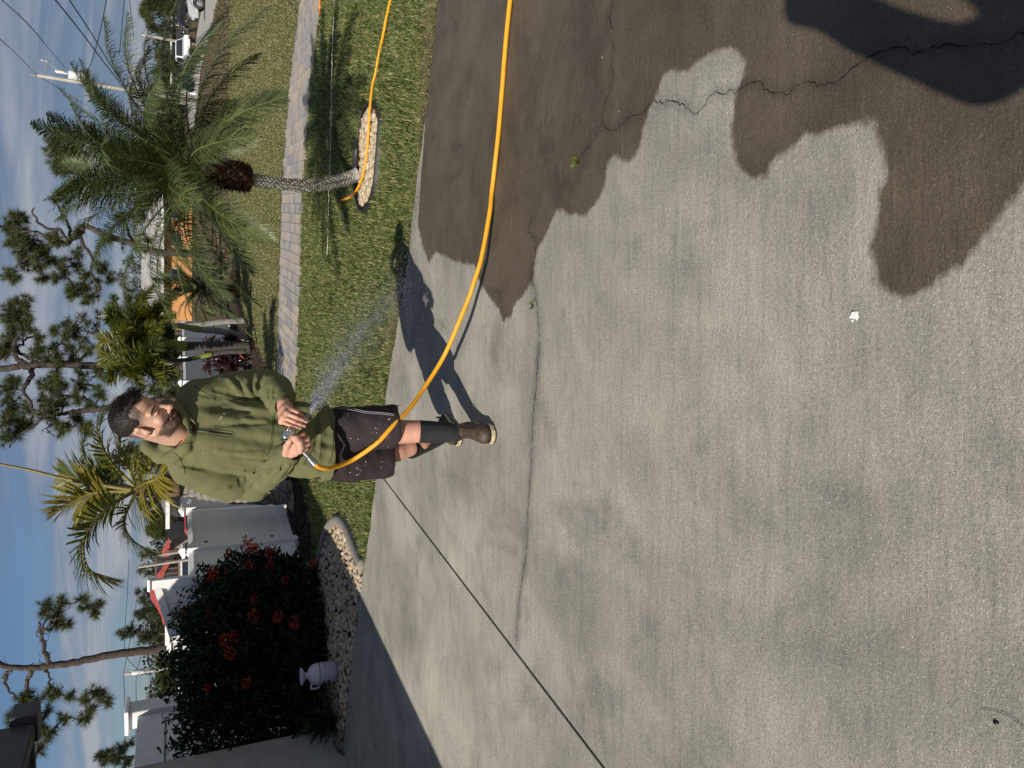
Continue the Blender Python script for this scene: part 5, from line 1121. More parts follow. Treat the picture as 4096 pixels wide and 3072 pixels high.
def arc_pts(base, az, elev, L, droop, n=5):
    """frond curve: leaves base at azimuth az and elevation elev, bends down"""
    d = np.array((math.cos(az) * math.cos(elev), math.sin(az) * math.cos(elev), math.sin(elev))); h = np.array((math.cos(az), math.sin(az), 0)); out = []
    for k in range(n):
        t = k / (n - 1); out.append(base + d * L * t * (1 - .28 * t * droop) + np.array((0, 0, -1.)) * droop * L * .62 * t ** 2.2 + h * .10 * L * t * t)
    return out

# ---- pygmy date palm in the pebble bed
M_pal = leafmat('date_palm_leaflet', (.040, .058, .018), (.090, .112, .036), .18, .5, .42, .45); M_rach = mat('date_palm_rib', (.10, .14, .04), .5, .2, 8)
M_fib = mat('brown_fibre', (.050, .022, .012), .95, .4, 25, .8, 90, .01, col2=(.12, .055, .028), isl=.5); M_ptrunk = bark('date_palm_trunk', (.24, .22, .18), (.52, .50, .44), 14, (1, 1, 3))
palm = thing('date_palm', tuple(A(1425, 700, 7.0)), 'pygmy date palm with shaggy brown fibre below its crown leaning out of the pebble bed', 'palm tree')
TP = spline([A(1430, 700, 7.0), A(1360, 722, 7.0), A(1260, 742, 7.0), A(1150, 738, 7.0), A(1050, 725, 7.02), A(960, 708, 7.05)], 60)
mb = MB(); mb.tube(TP, np.interp(np.linspace(0, 1, 60), [0, .08, .5, 1], [.075, .050, .046, .050]), 16)
for i in range(2, 58):      # old leaf bases
    t_ = nv(TP[min(i + 1, 59)] - TP[i - 1]); u = nv(np.cross(t_, (0, 1, 0))); w = np.cross(t_, u)
    for k in range(8):
        a_ = k * .785 + i * .39 + rnd.gauss(0, .08); o = u * math.cos(a_) + w * math.sin(a_); p = TP[i] + o * .045; s = np.cross(o, t_) * .016; q = p + o * .020 + t_ * .020
        mb.add([p - s, p + s, q + s * .45, q - s * .45, p + t_ * .022 + s * .4 - o * .004, p + t_ * .022 - s * .4 - o * .004], [(0, 1, 2, 3), (3, 2, 4, 5), (0, 3, 5), (1, 4, 2)])
mb.to('trunk', M_ptrunk, palm)
mb = MB(); FP = [A(1005, 718, 7.02), A(985, 712, 7.03), A(930, 700, 7.05), A(880, 695, 7.05), A(830, 690, 7.05)]; mb.tube(spline(FP, 20), np.interp(np.linspace(0, 1, 20), [0, .12, .4, .75, 1], [.05, .10, .135, .125, .07]), 18)
for k in range(2600):
    t = rnd.random(); c = spline(FP, 20)[min(19, int(t * 20))]; a_ = rnd.uniform(0, 6.283); o = np.array((math.cos(a_), math.sin(a_), 0)); r = np.interp(t, [0, .12, .4, .75, 1], [.05, .095, .13, .13, .09]); p = c + o * r * rnd.uniform(.85, 1.02)
    d = nv(o * rnd.uniform(.15, .9) + np.array((rnd.gauss(0, .35), rnd.gauss(0, .35), rnd.uniform(-.35, .9)))); s = nv(np.cross(d, o)) * rnd.uniform(.002, .007); q = p + d * rnd.uniform(.02, .07)
    mb.add([p - s, p + s, q], [(0, 1, 2)])
mb.to('fibre', M_fib, palm)
crown = A(800, 688, 7.05); gold = 2.39996
for k in range(50):
    t = (k + .5) / 50; el = math.radians(86 - 84 * t ** .9); az = k * gold + .5; L = 1.42 + .38 * math.sin(math.pi * t) + rnd.gauss(0, .08); P = arc_pts(crown + np.array((math.cos(az), math.sin(az), 0)) * .04 + np.array((0, 0, .06 * (1 - t))), az, el, L, .25 + .52 * t)
    mb = MB(); sm = MB(); frond(mb, P, .31 + .06 * rnd.random(), 96, .0082, 1.0, .65, seed=k, stemmb=sm, rw=.009); V, F, _ = mb.get(); V2, F2, _ = sm.get(); n = len(V)
    mk('frond', np.vstack((V, V2)), F + [tuple(i + n for i in f) for f in F2], [M_pal, M_rach], palm, mi=[0] * len(F) + [1] * len(F2))
M_pal2 = leafmat('young_palm_leaflet', (.10, .12, .022), (.16, .16, .035), .3, .3, .45)
for k, (x1, y1, Yq) in enumerate([(590, 640, 6.8), (600, 720, 6.75), (640, 600, 6.7), (690, 790, 6.7), (560, 690, 7.0)]):
    mb = MB(); P = [crown, (crown * .45 + A(x1, y1, Yq) * .55) + np.array((0, 0, .05)), A(x1, y1, Yq)]; frond(mb, P, .16, 45, .008, .3, 1.0, seed=90 + k, stemmb=mb, rw=.006); mb.to('young_frond', M_pal2, palm)
# fronds measured one by one in the picture
for k, pts in enumerate([[(800, 660), (900, 560), (1000, 430), (1090, 390)], [(790, 700), (850, 850), (930, 980), (1010, 1090)], [(770, 700), (720, 860), (690, 960), (760, 1080)], [(780, 690), (600, 760), (300, 780), (240, 880)], [(780, 690), (620, 560), (420, 400), (330, 290)], [(790, 670), (640, 450), (560, 330), (590, 190)], [(790, 670), (690, 420), (740, 270), (800, 200)], [(790, 690), (560, 650), (380, 560), (280, 420)]]):
    mb = MB(); sm = MB(); Yq = [7.05, 6.8, 6.6, 6.5]; frond(mb, [A(x, y, Yq[i]) for i, (x, y) in enumerate(pts)], .34, 96, .0088, 1.0, .65, seed=200 + k, stemmb=sm, rw=.010); V, F, _ = mb.get(); V2, F2, _ = sm.get(); n = len(V)
    mk('frond', np.vstack((V, V2)), F + [tuple(i + n for i in f) for f in F2], [M_pal, M_rach], palm, mi=[0] * len(F) + [1] * len(F2))

# ---- coconut palm behind the man
M_coc = leafmat('coconut_leaflet', (.070, .085, .016), (.14, .14, .028), .3, .4, .4, .5); M_cocy = leafmat('yellow_coconut_leaflet', (.20, .17, .025), (.30, .25, .04), .35, .3, .4); M_cocr = mat('coconut_rib', (.20, .17, .04), .5, .2, 8)
M_ctr = bark('grey_palm_trunk', (.16, .14, .12), (.36, .33, .29), 9, (1, 1, 5), .8, .03); M_shea = mat('brown_sheath', (.10, .055, .032), .8, .35, 12, .4, 50, .01, col2=(.20, .12, .07))
coco = thing('coconut_palm', tuple(A(1165, 1985, 11.6)), 'coconut palm with rough grey trunk directly behind the left shoulder of the man', 'palm tree')
mb = MB(); TP = spline([A(1185, 1975, 11.6), A(1140, 1968, 11.6), A(1060, 1975, 11.6), A(950, 1968, 11.6), A(820, 1955, 11.6), A(700, 1945, 11.6)], 70); rr = np.interp(np.linspace(0, 1, 70), [0, .12, .4, .75, 1], [.30, .19, .155, .17, .15]); rr = rr + .012 * np.sin(np.arange(70) * 1.9) * (np.arange(70) > 8)
mb.tube(TP, rr, 22)
for k in range(26):          # old boots and cords of fibre on the trunk
    i = rnd.randint(6, 50); a_ = rnd.uniform(2.4, 5.9); p = [TP[min(69, i + j * 3)] + rr[min(69, i + j * 3)] * 1.04 * np.array((math.cos(a_ + j * .28), math.sin(a_ + j * .28), 0)) for j in range(6)]; mb.tube(spline(p, 12), np.linspace(.02, .008, 12), 6)
mb.to('trunk', M_ctr, coco, True)
mb = MB(); mb.tube(spline([A(720, 1946, 11.55), A(650, 1950, 11.55), A(590, 1955, 11.55), A(530, 1962, 11.55)], 24), np.interp(np.linspace(0, 1, 24), [0, .3, .7, 1], [.17, .19, .13, .07]), 20); mb.to('sheath', M_shea, coco, True)
def coco_frond(pts, Ys, leaf, m, seed, n=44, w=.030, droop=.35, sw=.45, start=.15, rw=.028):
    mb = MB(); sm = MB(); frond(mb, [A(x, y, Y) for (x, y), Y in zip(pts, Ys)], leaf * 1.28, int(n * 1.15), w, droop, sw, seed=seed, stemmb=sm, rw=rw, start=start); V, F, _ = mb.get(); V2, F2, _ = sm.get(); k = len(V)
    mk('frond', np.vstack((V, V2)), F + [tuple(i + k for i in f) for f in F2], [m, M_cocr], coco, mi=[0] * len(F) + [1] * len(F2))
coco_frond([(545, 1962), (440, 2025), (353, 2125), (334, 2205), (365, 2285), (470, 2325)], [11.5, 11.2, 11.0, 10.9, 10.9, 10.9], .62, M_coc, 1, 54, .034, .45)
coco_frond([(545, 1965), (497, 2080), (530, 2160), (630, 2222)], [11.5, 11.3, 11.2, 11.2], .46, M_coc, 2, 50, .026, .35)
coco_frond([(535, 1960), (384, 1944), (240, 1895)], [11.5, 11.8, 12.1], .60, M_coc, 3, 46, .032, .2)
coco_frond([(535, 1965), (362, 1975), (215, 2052)], [11.5, 11.5, 11.4], .60, M_cocy, 4, 46, .034, .2, start=.3)
coco_frond([(655, 1905), (600, 1925), (555, 1945), (535, 1960)][::-1], [11.5, 11.2, 10.9, 10.75], .62, M_cocy, 5, 26, .034, .5, .25)
coco_frond([(545, 1950), (440, 1840), (395, 1720), (455, 1600)], [11.5, 11.4, 11.3, 11.2], .58, M_coc, 6, 52, .030, .5)
coco_frond([(555, 1945), (480, 1800), (505, 1660), (560, 1560)], [11.5, 11.7, 11.9, 12.0], .55, M_coc, 7, 52, .030, .55)
coco_frond([(560, 1940), (560, 1820), (640, 1760)], [11.5, 11.0, 10.8], .50, M_coc, 8, 40, .028, .5)
coco_frond([(540, 1965), (420, 2000), (300, 2090)], [11.5, 12.1, 12.6], .55, M_coc, 9, 44, .03, .3)
coco_frond([(560, 1965), (560, 2030), (640, 2090)], [11.5, 12.0, 12.3], .42, M_coc, 10, 40, .025, .5)
coco_frond([(540, 1955), (400, 1900), (330, 1800), (360, 1700)], [11.5, 12.0, 12.4, 12.6], .5, M_coc, 11, 44, .028, .4)
mb = MB(); mb.tube(spline([A(540, 1960, 11.5), A(430, 1943, 11.5), A(260, 1915, 11.5), A(120, 1880, 11.5), A(-60, 1845, 11.5)], 30), np.linspace(.034, .014, 30), 8); mb.to('spear_leaf', mat('yellow_spear', (.20, .165, .05), .5, .3, 30), coco, True)

# ---- foxtail palms beside the fence
M_fox = leafmat('foxtail_leaflet', (.085, .10, .015), (.17, .165, .028), .3, .45, .42, .5); M_fox2 = leafmat('foxtail_leaflet_dark', (.045, .065, .014), (.09, .11, .022), .25, .45, .42); M_ring = bark('ringed_grey_trunk', (.17, .155, .14), (.33, .31, .28), 10, (1, 1, 9), .5, .02); M_shaft = mat('yellow_crownshaft', (.24, .22, .03), .5, .3, 8, col2=(.16, .19, .04)); M_darkt = bark('dark_trunk', (.035, .030, .026), (.09, .08, .07), 14)
def foxtail(trunk, Y, r0, crownpx, fr, label, mt, ml, seed, shaft=None):
    g = A(*trunk[0], Y); root = thing('foxtail_palm', tuple(g), label, 'palm tree', None); mb = MB(); TP = spline([A(x, y, Y) for x, y in trunk], 40); rr = np.linspace(r0, r0 * .7, 40) + .004 * (np.arange(40) % 4 == 0); mb.tube(TP, rr, 12); mb.to('trunk', mt, root, True)
    if shaft: mb = MB(); mb.tube(spline([A(x, y, Y - .02) for x, y in shaft], 16), np.interp(np.linspace(0, 1, 16), [0, .2, 1], [r0 * .85, r0 * 1.0, r0 * .55]), 12); mb.to('crownshaft', M_shaft, root, True)
    c = A(*crownpx, Y); r = random.Random(seed)
    for k, (x, y, dY) in enumerate(fr):
        e = A(x, y, Y + dY); mid = (c + e) / 2 + np.array((0, 0, .28 * np.linalg.norm(e - c))); mb = MB(); frond(mb, [c, mid, e + np.array((0, 0, -.05))], .42, 150, .022, .25, .55, plume=1, seed=seed * 50 + k, stemmb=mb, rw=.02, start=.1); mb.to('frond', ml if r.random() < .65 else M_fox2, root)
foxtail([(978, 1282), (900, 1286), (800, 1296), (722, 1302), (640, 1305)], 20.0, .085, (640, 1300), [(420, 1240, .5), (500, 1180, 0), (560, 1160, -.5), (450, 1330, -.6), (640, 1210, -.7), (690, 1260, -.6), (600, 1400, .4)], 'foxtail palm with slim grey trunk, farthest of the pair crossing in front of the fence', M_ring, M_fox, 1)
foxtail([(992, 1375), (966, 1345), (880, 1325), (800, 1318), (718, 1304), (660, 1300)], 18.0, .085, (640, 1296), [(430, 1250, -.5), (440, 1180, .3), (600, 1140, -.6), (700, 1170, -.5), (520, 1400, -.5), (600, 1420, .2), (680, 1340, -.6)], 'foxtail palm leaning left with yellow band on its trunk in front of the fence', M_ring, M_fox, 2, [(800, 1318), (760, 1312), (718, 1306)])
foxtail([(1000, 1388), (900, 1386), (800, 1385), (700, 1384), (640, 1382)], 17.5, .125, (600, 1380), [(400, 1360, .3), (420, 1450, -.3), (500, 1300, -.6), (640, 1300, -.7), (480, 1500, -.4), (640, 1460, -.7), (560, 1240, .5), (700, 1420, -.6), (520, 1440, .8)], 'thickest foxtail palm with dark ringed trunk rising behind the dark red bush', M_darkt, M_fox, 3, [(750, 1385), (690, 1384), (620, 1381)])
foxtail([(985, 1405), (900, 1408), (835, 1420), (780, 1432), (740, 1440), (650, 1440)], 16.5, .055, (620, 1440), [(400, 1420, .2), (430, 1530, -.4), (560, 1560, -.6), (660, 1540, -.5), (700, 1500, -.4), (500, 1350, .5), (640, 1360, -.5), (480, 1480, .5)], 'thin foxtail palm with mottled yellow trunk nearest to the shoulder of the man', M_darkt, M_fox, 4, [(850, 1416), (800, 1427), (770, 1434)])
# ---- small date palm in the mulch at the far end
sdp = thing('date_palm', tuple(G(960, 1170, -.04)), 'small far date palm with stubby brown trunk standing at the end of the white fence', 'palm tree')
Yq = G(960, 1170)[1]; mb = MB(); mb.tube(spline([A(962, 1172, Yq), A(900, 1160, Yq), A(835, 1150, Yq)], 16), [.14] * 10 + [.13, .12, .11, .1, .09, .08], 12)
for k in range(700):
    c = A(rnd.uniform(845, 955), 1160, Yq); a_ = rnd.uniform(0, 6.28); o = np.array((math.cos(a_), math.sin(a_), 0)); p = c + o * .12; d = nv(o + np.array((0, 0, rnd.uniform(-.2, 1)))); s = nv(np.cross(d, o)) * .02 if np.linalg.norm(np.cross(d, o)) > .01 else np.array((.02, 0, 0)); mb.add([p - s, p + s, p + d * rnd.uniform(.06, .14)], [(0, 1, 2)])
mb.to('trunk', M_fib, sdp)
M_pal3 = leafmat('far_date_leaflet', (.045, .075, .018), (.085, .115, .03), .2, .4, .45)
for k in range(34):
    t = (k + .5) / 34; mb = MB(); frond(mb, arc_pts(A(820, 1148, Yq), k * gold, math.radians(84 - 100 * t), 1.75 + rnd.gauss(0, .15), .3 + .7 * t), .30, 40, .022, .5, .7, seed=300 + k, stemmb=mb, rw=.014, start=.12); mb.to('frond', M_pal3, sdp)

# ---- leafy bushes
def leafblob(mb, c, rad, n, size, r, shape=.5, up=.3, shell=.55, wid=.38, keep=None):
    for _ in range(n):
        v = nv(r.normal(0, 1, 3)); q = shell + (1 - shell) * r.uniform(0, 1) ** .6; p = np.asarray(c) + v * np.asarray(rad) * q
        if keep is not None and not keep(p): continue
        d = nv(v * .8 + r.normal(0, .5, 3) + np.array((0, 0, up))); s = nv(np.cross(d, r.normal(0, 1, 3))); L = size * r.uniform(.65, 1.25); w = L * wid * .5; nn = np.cross(d, s)
        m = p + d * L * .5 + nn * L * .08; e = p + d * L - np.array((0, 0, L * .15)); mb.add([p, m - s * w + nn * w * .35, e, m + s * w + nn * w * .35, m], [(0, 4, 1), (0, 3, 4), (4, 2, 1), (4, 3, 2)])
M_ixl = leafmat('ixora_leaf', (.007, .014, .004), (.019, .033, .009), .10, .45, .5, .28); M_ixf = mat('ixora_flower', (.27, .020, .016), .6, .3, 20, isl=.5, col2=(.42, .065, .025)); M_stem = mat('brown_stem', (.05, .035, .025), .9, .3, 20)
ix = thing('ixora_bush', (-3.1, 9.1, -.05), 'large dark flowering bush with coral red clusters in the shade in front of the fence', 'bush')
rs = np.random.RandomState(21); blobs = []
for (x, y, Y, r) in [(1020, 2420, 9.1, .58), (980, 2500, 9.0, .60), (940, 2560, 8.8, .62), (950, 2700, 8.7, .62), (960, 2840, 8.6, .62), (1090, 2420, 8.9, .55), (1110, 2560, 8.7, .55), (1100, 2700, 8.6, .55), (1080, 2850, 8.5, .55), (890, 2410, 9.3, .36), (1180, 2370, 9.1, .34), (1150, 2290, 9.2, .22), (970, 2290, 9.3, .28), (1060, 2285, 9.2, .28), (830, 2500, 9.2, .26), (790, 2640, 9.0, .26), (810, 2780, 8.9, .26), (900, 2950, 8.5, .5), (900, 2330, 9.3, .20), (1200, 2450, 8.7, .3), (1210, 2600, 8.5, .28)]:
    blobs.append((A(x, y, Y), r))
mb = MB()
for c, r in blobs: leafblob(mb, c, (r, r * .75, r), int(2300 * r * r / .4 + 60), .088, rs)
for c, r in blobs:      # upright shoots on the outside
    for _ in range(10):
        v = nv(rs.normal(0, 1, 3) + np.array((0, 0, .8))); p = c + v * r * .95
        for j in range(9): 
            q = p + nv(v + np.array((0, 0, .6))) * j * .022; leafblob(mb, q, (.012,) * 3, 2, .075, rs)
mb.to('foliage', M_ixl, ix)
mb = MB()
for _ in range(60):
    c, r = blobs[rs.randint(len(blobs))]; b = np.array((c[0] + rs.normal(0, .15), c[1] + rs.normal(0, .1), -.04)); mb.tube(spline([b, (b + c) / 2 + rs.normal(0, .08, 3), c + rs.normal(0, r * .4, 3)], 8), np.linspace(.014, .004, 8), 5)
mb.to('stems', M_stem, ix)
FL = [(992, 2185, 9.05, .085), (1022, 2195, 9.0, .07), (1082, 2205, 8.95, .095), (850, 2285, 9.1, .085), (856, 2305, 9.1, .08), (868, 2310, 9.2, .07), (843, 2320, 9.2, .06), (994, 2262, 8.9, .075), (1083, 2262, 8.9, .08), (910, 2285, 9.1, .045), (1250, 2255, 8.9, .06), (745, 2440, 9.0, .07), (838, 2435, 8.8, .06), (1020, 2400, 8.6, .08), (1015, 2460, 8.5, .085), (1112, 2465, 8.4, .08), (1178, 2490, 8.3, .085), (900, 2560, 8.4, .085), (935, 2545, 8.4, .08), (920, 2610, 8.3, .085), (985, 2730, 8.2, .07), (830, 2750, 8.4, .05), (1140, 2320, 8.7, .06), (915, 2208, 9.1, .05)]
mb0 = MB(); rs2 = np.random.RandomState(3); FV = []
for (x, y, Y, r) in FL:
    c = A(x, y, Y); mb = MB()
    for _ in range(46):
        v = nv(rs2.normal(0, 1, 3) + np.array((0, -.5, .3))); p = c + v * r * np.array((1, .8, .8)) * rs2.uniform(.75, 1.05); u = nv(np.cross(v, rs2.normal(0, 1, 3))); w = np.cross(v, u); s = .012
        mb.add([p + u * s, p + w * s, p - u * s, p - w * s, p - v * s * 1.2], [(0, 1, 4), (1, 2, 4), (2, 3, 4), (3, 0, 4)])
    mb.to('flower_cluster', M_ixf, ix)
# ---- dark red cordyline bush
M_cor = leafmat('dark_red_leaf', (.018, .007, .008), (.050, .016, .014), .1, .6, .3, .6); M_cor2 = leafmat('coral_leaf', (.42, .05, .03), (.5, .09, .05), .2, .2)
cd = thing('cordyline_bush', tuple(G(1010, 1430, -.05)), 'dark maroon strap leaved bush growing in mulch before the white fence', 'bush'); Yc = G(1000, 1425)[1]; mb = MB(); mb2 = MB(); rs = np.random.RandomState(8)
for k in range(26):
    x, y = rs.uniform(840, 960), rs.uniform(1350, 1500); y = 1425 + (y - 1425) * min(1, .55 + .4 * (x - 830) / 90); c = A(x, y, Yc + rs.uniform(-.4, .35))
    for _ in range(44):
        a_ = rs.uniform(0, 6.283); el = rs.uniform(-.3, 1.3); d = np.array((math.cos(a_) * math.cos(el), math.sin(a_) * math.cos(el), math.sin(el))); L = rs.uniform(.22, .40); s = nv(np.cross(d, rs.normal(0, 1, 3))) * .024; m = c + d * L * .5; e = c + d * L + np.array((0, 0, -.35 * L))
        (mb2 if (k in (3, 9) and rs.uniform() < .3) else mb).add([c, m - s, e, m + s], [(0, 1, 2, 3)])
mb.to('foliage', M_cor, cd); mb2.to('red_leaves', M_cor2, cd)
mb = MB()
for _ in range(12): x, y = rs.uniform(870, 950), rs.uniform(1370, 1480); mb.tube([G(1012, y * .5 + 712, -.05), A(x, y, Yc)], [.02, .012], 6)
mb.to('stems', M_stem, cd)
# ---- ferns by the stucco wall and a spiky weed by the fence
M_fern = leafmat('fern_leaflet', (.016, .034, .010), (.030, .055, .016), .15, .3)
for (p, n, L, lab) in (((-3.75, 7.95, -.03), 34, .75, 'dark fern clump growing at the corner of the stucco wall'), ((-4.05, 8.5, -.03), 30, .95, 'taller dark fern behind the first one against the stucco wall'), ((-2.35, 10.45, -.04), 14, .22, 'small spiky weed at the foot of the white fence')):
    f = thing('fern' if L > .3 else 'spiky_weed', p, lab, 'fern' if L > .3 else 'weed')
    for k in range(n):
        mb = MB(); t = (k + .5) / n; frond(mb, arc_pts(np.array(p), k * gold, math.radians(85 - 60 * t), L * rnd.uniform(.8, 1.1), .3 + .5 * t), .075 if L > .3 else .02, 30 if L > .3 else 6, .012, .2, .4, seed=500 + k, stemmb=mb, rw=.004); mb.to('frond', M_fern, f)

# ---- pine trees
M_ndl = leafmat('pine_needles', (.042, .058, .018), (.105, .115, .036), .18, .5, .5, .35); M_ndl2 = leafmat('far_pine_needles', (.045, .058, .030), (.085, .098, .045), .15, .4, .6, .2); M_pbark = bark('pine_bark', (.040, .030, .026), (.135, .100, .078), 9, (1, 1, 2.5), 1., .05); M_dbark = bark('dark_branch', (.032, .025, .022), (.075, .060, .05), 9)
def tuft(mb, c, n, L, r, d=None, w=.010, spread=1.0):
    D = r.normal(0, 1, (n, 3)) * spread + (np.array((0, 0, .5)) if d is None else np.asarray(d) * 1.1); D /= np.linalg.norm(D, axis=1, keepdims=True); S = np.cross(D, r.normal(0, 1, (n, 3))); S /= np.linalg.norm(S, axis=1, keepdims=True) + 1e-9
    ll = L * r.uniform(.7, 1.15, (n, 1)); V = np.stack((c - S * w / 2, c + S * w / 2, c + D * ll + np.array((0, 0, -.12)) * ll), 1).reshape(-1, 3); mb.add(V, [(3 * i, 3 * i + 1, 3 * i + 2) for i in range(n)])
def limb(mb, a, b, r0, r1, r, wob=.12, n=9):
    L = np.linalg.norm(b - a); P = [a + (b - a) * t + (r.normal(0, wob * L * .35, 3) if 0 < t < 1 else 0) + np.array((0, 0, -.10 * L * math.sin(math.pi * t))) for t in np.linspace(0, 1, 5)]; C_ = spline(P, n); mb.tube(C_, np.linspace(r0, r1, n), 5, cap=False); return C_
def pine(trunk, Y, r0, r1, clusters, label, seed, limbs=(), needle=.20, dens=1.0, nw=.011, m=None, twigs=0, mt=None, name='pine_tree', rr_scale=1.0, ground=True):
    r = np.random.RandomState(seed); base = A(*trunk[0], Y); b2_ = base.copy(); 
    P = [A(x, y, Y) for x, y in trunk]
    if ground: b2_[2] = -.05; P = [b2_] + P
    root = thing(name, tuple(b2_), label, 'tree'); mb = MB(); N = 46; TP = spline(P, N); mb.tube(TP + r.normal(0, .012, TP.shape), np.linspace(r0, r1, N) * .70, 12); mb.to('trunk', mt or M_pbark, root, True); fb = MB(); wb = MB(); nodes = [TP]
    for pts, ra, rb in limbs: LP = [A(x, y, Y + d) for x, y, d in pts]; NQ = np.concatenate(nodes); q0_ = NQ[np.argmin(np.linalg.norm(NQ - LP[0], axis=1))]; C_ = spline(([q0_] if np.linalg.norm(q0_ - LP[0]) > .08 else []) + LP, 18); C_ = C_ + r.normal(0, .03, C_.shape); wb.tube(C_, np.linspace(ra * .72, rb * .6, 18), 6); nodes.append(C_)
    NP = np.concatenate(nodes); pxm = Y * CT / FPX
    for (x, y, rp) in clusters:
        R_ = rp * pxm * rr_scale; c = A(x, y, Y + r.uniform(-1, 1) * R_ * 1.3); nt_ = max(7, int(dens * (R_ / needle) ** 2 * 14.0)); q = NP[np.argmin(np.linalg.norm(NP - (c + np.array((0, 0, -.15 * R_))), axis=1))]
        C_ = limb(wb, q, c, max(.016, r1 * .30), .010, r); NP = np.concatenate((NP, C_[3:]))
        for _ in range(nt_):
            v = r.normal(0, 1, 3); v /= np.linalg.norm(v); p = c + v * R_ * (.35 + .65 * r.uniform() ** .5) * np.array((1, 1, .75)); s = C_[r.randint(4, 9)]; limb(wb, s, p, .012, .005, r, .2, 4); tuft(fb, p, 46 if Y < 40 else 26, needle, r, v + np.array((0, 0, .45)), nw)
            tuft(fb, p - v * needle * .5, 22 if Y < 40 else 8, needle * .9, r, v, nw * (1 if Y < 40 else 1.3))
    for _ in range(twigs):
        zl = b2_[2] + .42 * (max(NP[:, 2]) - b2_[2]); NU = NP[NP[:, 2] > zl]; q = NU[r.randint(len(NU))]; e = q + r.normal(0, 1, 3) * np.array((1, .7, .6)) * 22 * pxm * rr_scale; C_ = limb(wb, q, e, .014, .003, r, .3, 8)
        for __ in range(3): s = C_[r.randint(2, 8)]; limb(wb, s, s + r.normal(0, 1, 3) * 9 * pxm * rr_scale, .007, .002, r, .3, 5)
    wb.to('branches', M_dbark, root); fb.to('needles', m or M_ndl, root); return root
# left tree with the bare straight trunk
pine([(700, 2585), (600, 2600), (465, 2616), (326, 2644), (200, 2663), (130, 2672), (19, 2663), (-80, 2600)], 24, .21, .09,
     [(185, 2430, 34), (215, 2465, 34), (240, 2420, 28), (225, 2500, 26), (270, 2500, 22), (330, 2400, 24), (350, 2430, 22), (385, 2425, 26), (375, 2450, 20), (223, 2756, 26), (200, 2785, 24), (116, 2815, 40), (130, 2870, 36), (90, 2800, 26), (279, 2785, 16), (380, 2765, 24), (410, 2775, 20), (330, 2800, 22), (363, 2849, 26), (340, 2870, 20), (260, 2870, 20), (186, 2933, 34), (160, 2900, 26), (149, 3010, 26), (430, 2808, 14), (190, 2845, 22), (60, 2870, 30)],
     'tall thin pine with bare straight trunk against the sky, leftmost in the upright view', 1, [([(200, 2663, 0), (175, 2580, -.3), (163, 2533, -.5), (156, 2486, -.6)], .10, .05), ([(163, 2533, -.5), (210, 2490, -.6), (250, 2460, -.6)], .06, .03), ([(130, 2672, 0), (105, 2740, .3), (115, 2800, .5), (140, 2850, .6)], .10, .05), ([(195, 2700, .1), (210, 2760, .2), (300, 2800, 0)], .05, .025), ([(40, 2668, 0), (20, 2730, .5), (60, 2790, .6)], .08, .04)], needle=.26, twigs=90, nw=.012)
# big pine over the head of the man
pine([(700, 1462), (560, 1463), (400, 1464), (250, 1458), (120, 1462), (40, 1470), (-60, 1488)], 26, .20, .13,
     [(40, 1130 + 120, 40), (90, 1230, 42), (60, 1290, 40), (110, 1310, 34), (30, 1350, 40), (150, 1340, 26), (20, 1420, 34), (145, 1400, 26), (190, 1430, 30), (165, 1395, 20), (215, 1400, 26), (240, 1440, 26), (260, 1340, 22), (300, 1330, 18), (220, 1330, 16), (210, 1510, 32), (240, 1540, 30), (180, 1545, 26), (200, 1610, 30), (170, 1600, 24), (320, 1540, 30), (330, 1500, 22), (300, 1580, 20), (250, 1585, 22), (30, 1560, 34), (50, 1620, 38), (20, 1680, 36), (60, 1530, 28), (100, 1640, 30), (90, 1700, 34), (60, 1740, 32), (110, 1690, 26), (20, 1760, 26), (360, 1620, 24), (395, 1560, 22), (300, 1440, 18), (350, 1400, 20), (280, 1390, 20), (400, 1500, 22)],
     'big gnarled pine towering behind the head of the man', 2, [([(100, 1462, 0), (70, 1430, 0), (60, 1370, -.3), (90, 1330, -.4)], .11, .06), ([(150, 1460, 0), (120, 1430, 0), (70, 1395, .3), (110, 1350, .3)], .10, .05), ([(130, 1470, 0), (110, 1530, -.3), (90, 1555, -.4), (130, 1640, -.4), (115, 1680, -.5)], .11, .05), ([(300, 1463, 0), (315, 1500, -.3), (310, 1560, -.5)], .08, .04), ([(390, 1463, 0), (385, 1500, .2), (350, 1530, .3)], .06, .03)], needle=.26, twigs=80, nw=.013)
# broken leaning pine left of it
pine([(640, 1600), (520, 1615), (422, 1631), (340, 1642), (283, 1652)], 23, .13, .11,
     [(225, 1690, 26), (200, 1650, 26), (250, 1620, 22), (180, 1665, 22), (270, 1700, 24), (300, 1680, 20), (330, 1700, 22), (350, 1720, 20), (240, 1720, 22), (310, 1600, 20), (200, 1560, 20), (400, 1580, 18)],
     'pine with snapped off trunk and side branch left of the big pine', 3, [([(290, 1650, 0), (240, 1655, 0), (200, 1660, -.2), (150, 1690, -.3), (80, 1740, -.3), (30, 1790, -.4)], .09, .03), ([(400, 1632, 0), (350, 1600, .2), (325, 1585, .3)], .05, .03), ([(200, 1660, -.2), (190, 1720, -.3), (220, 1740, -.3)], .04, .02)], needle=.24, twigs=24, nw=.012)
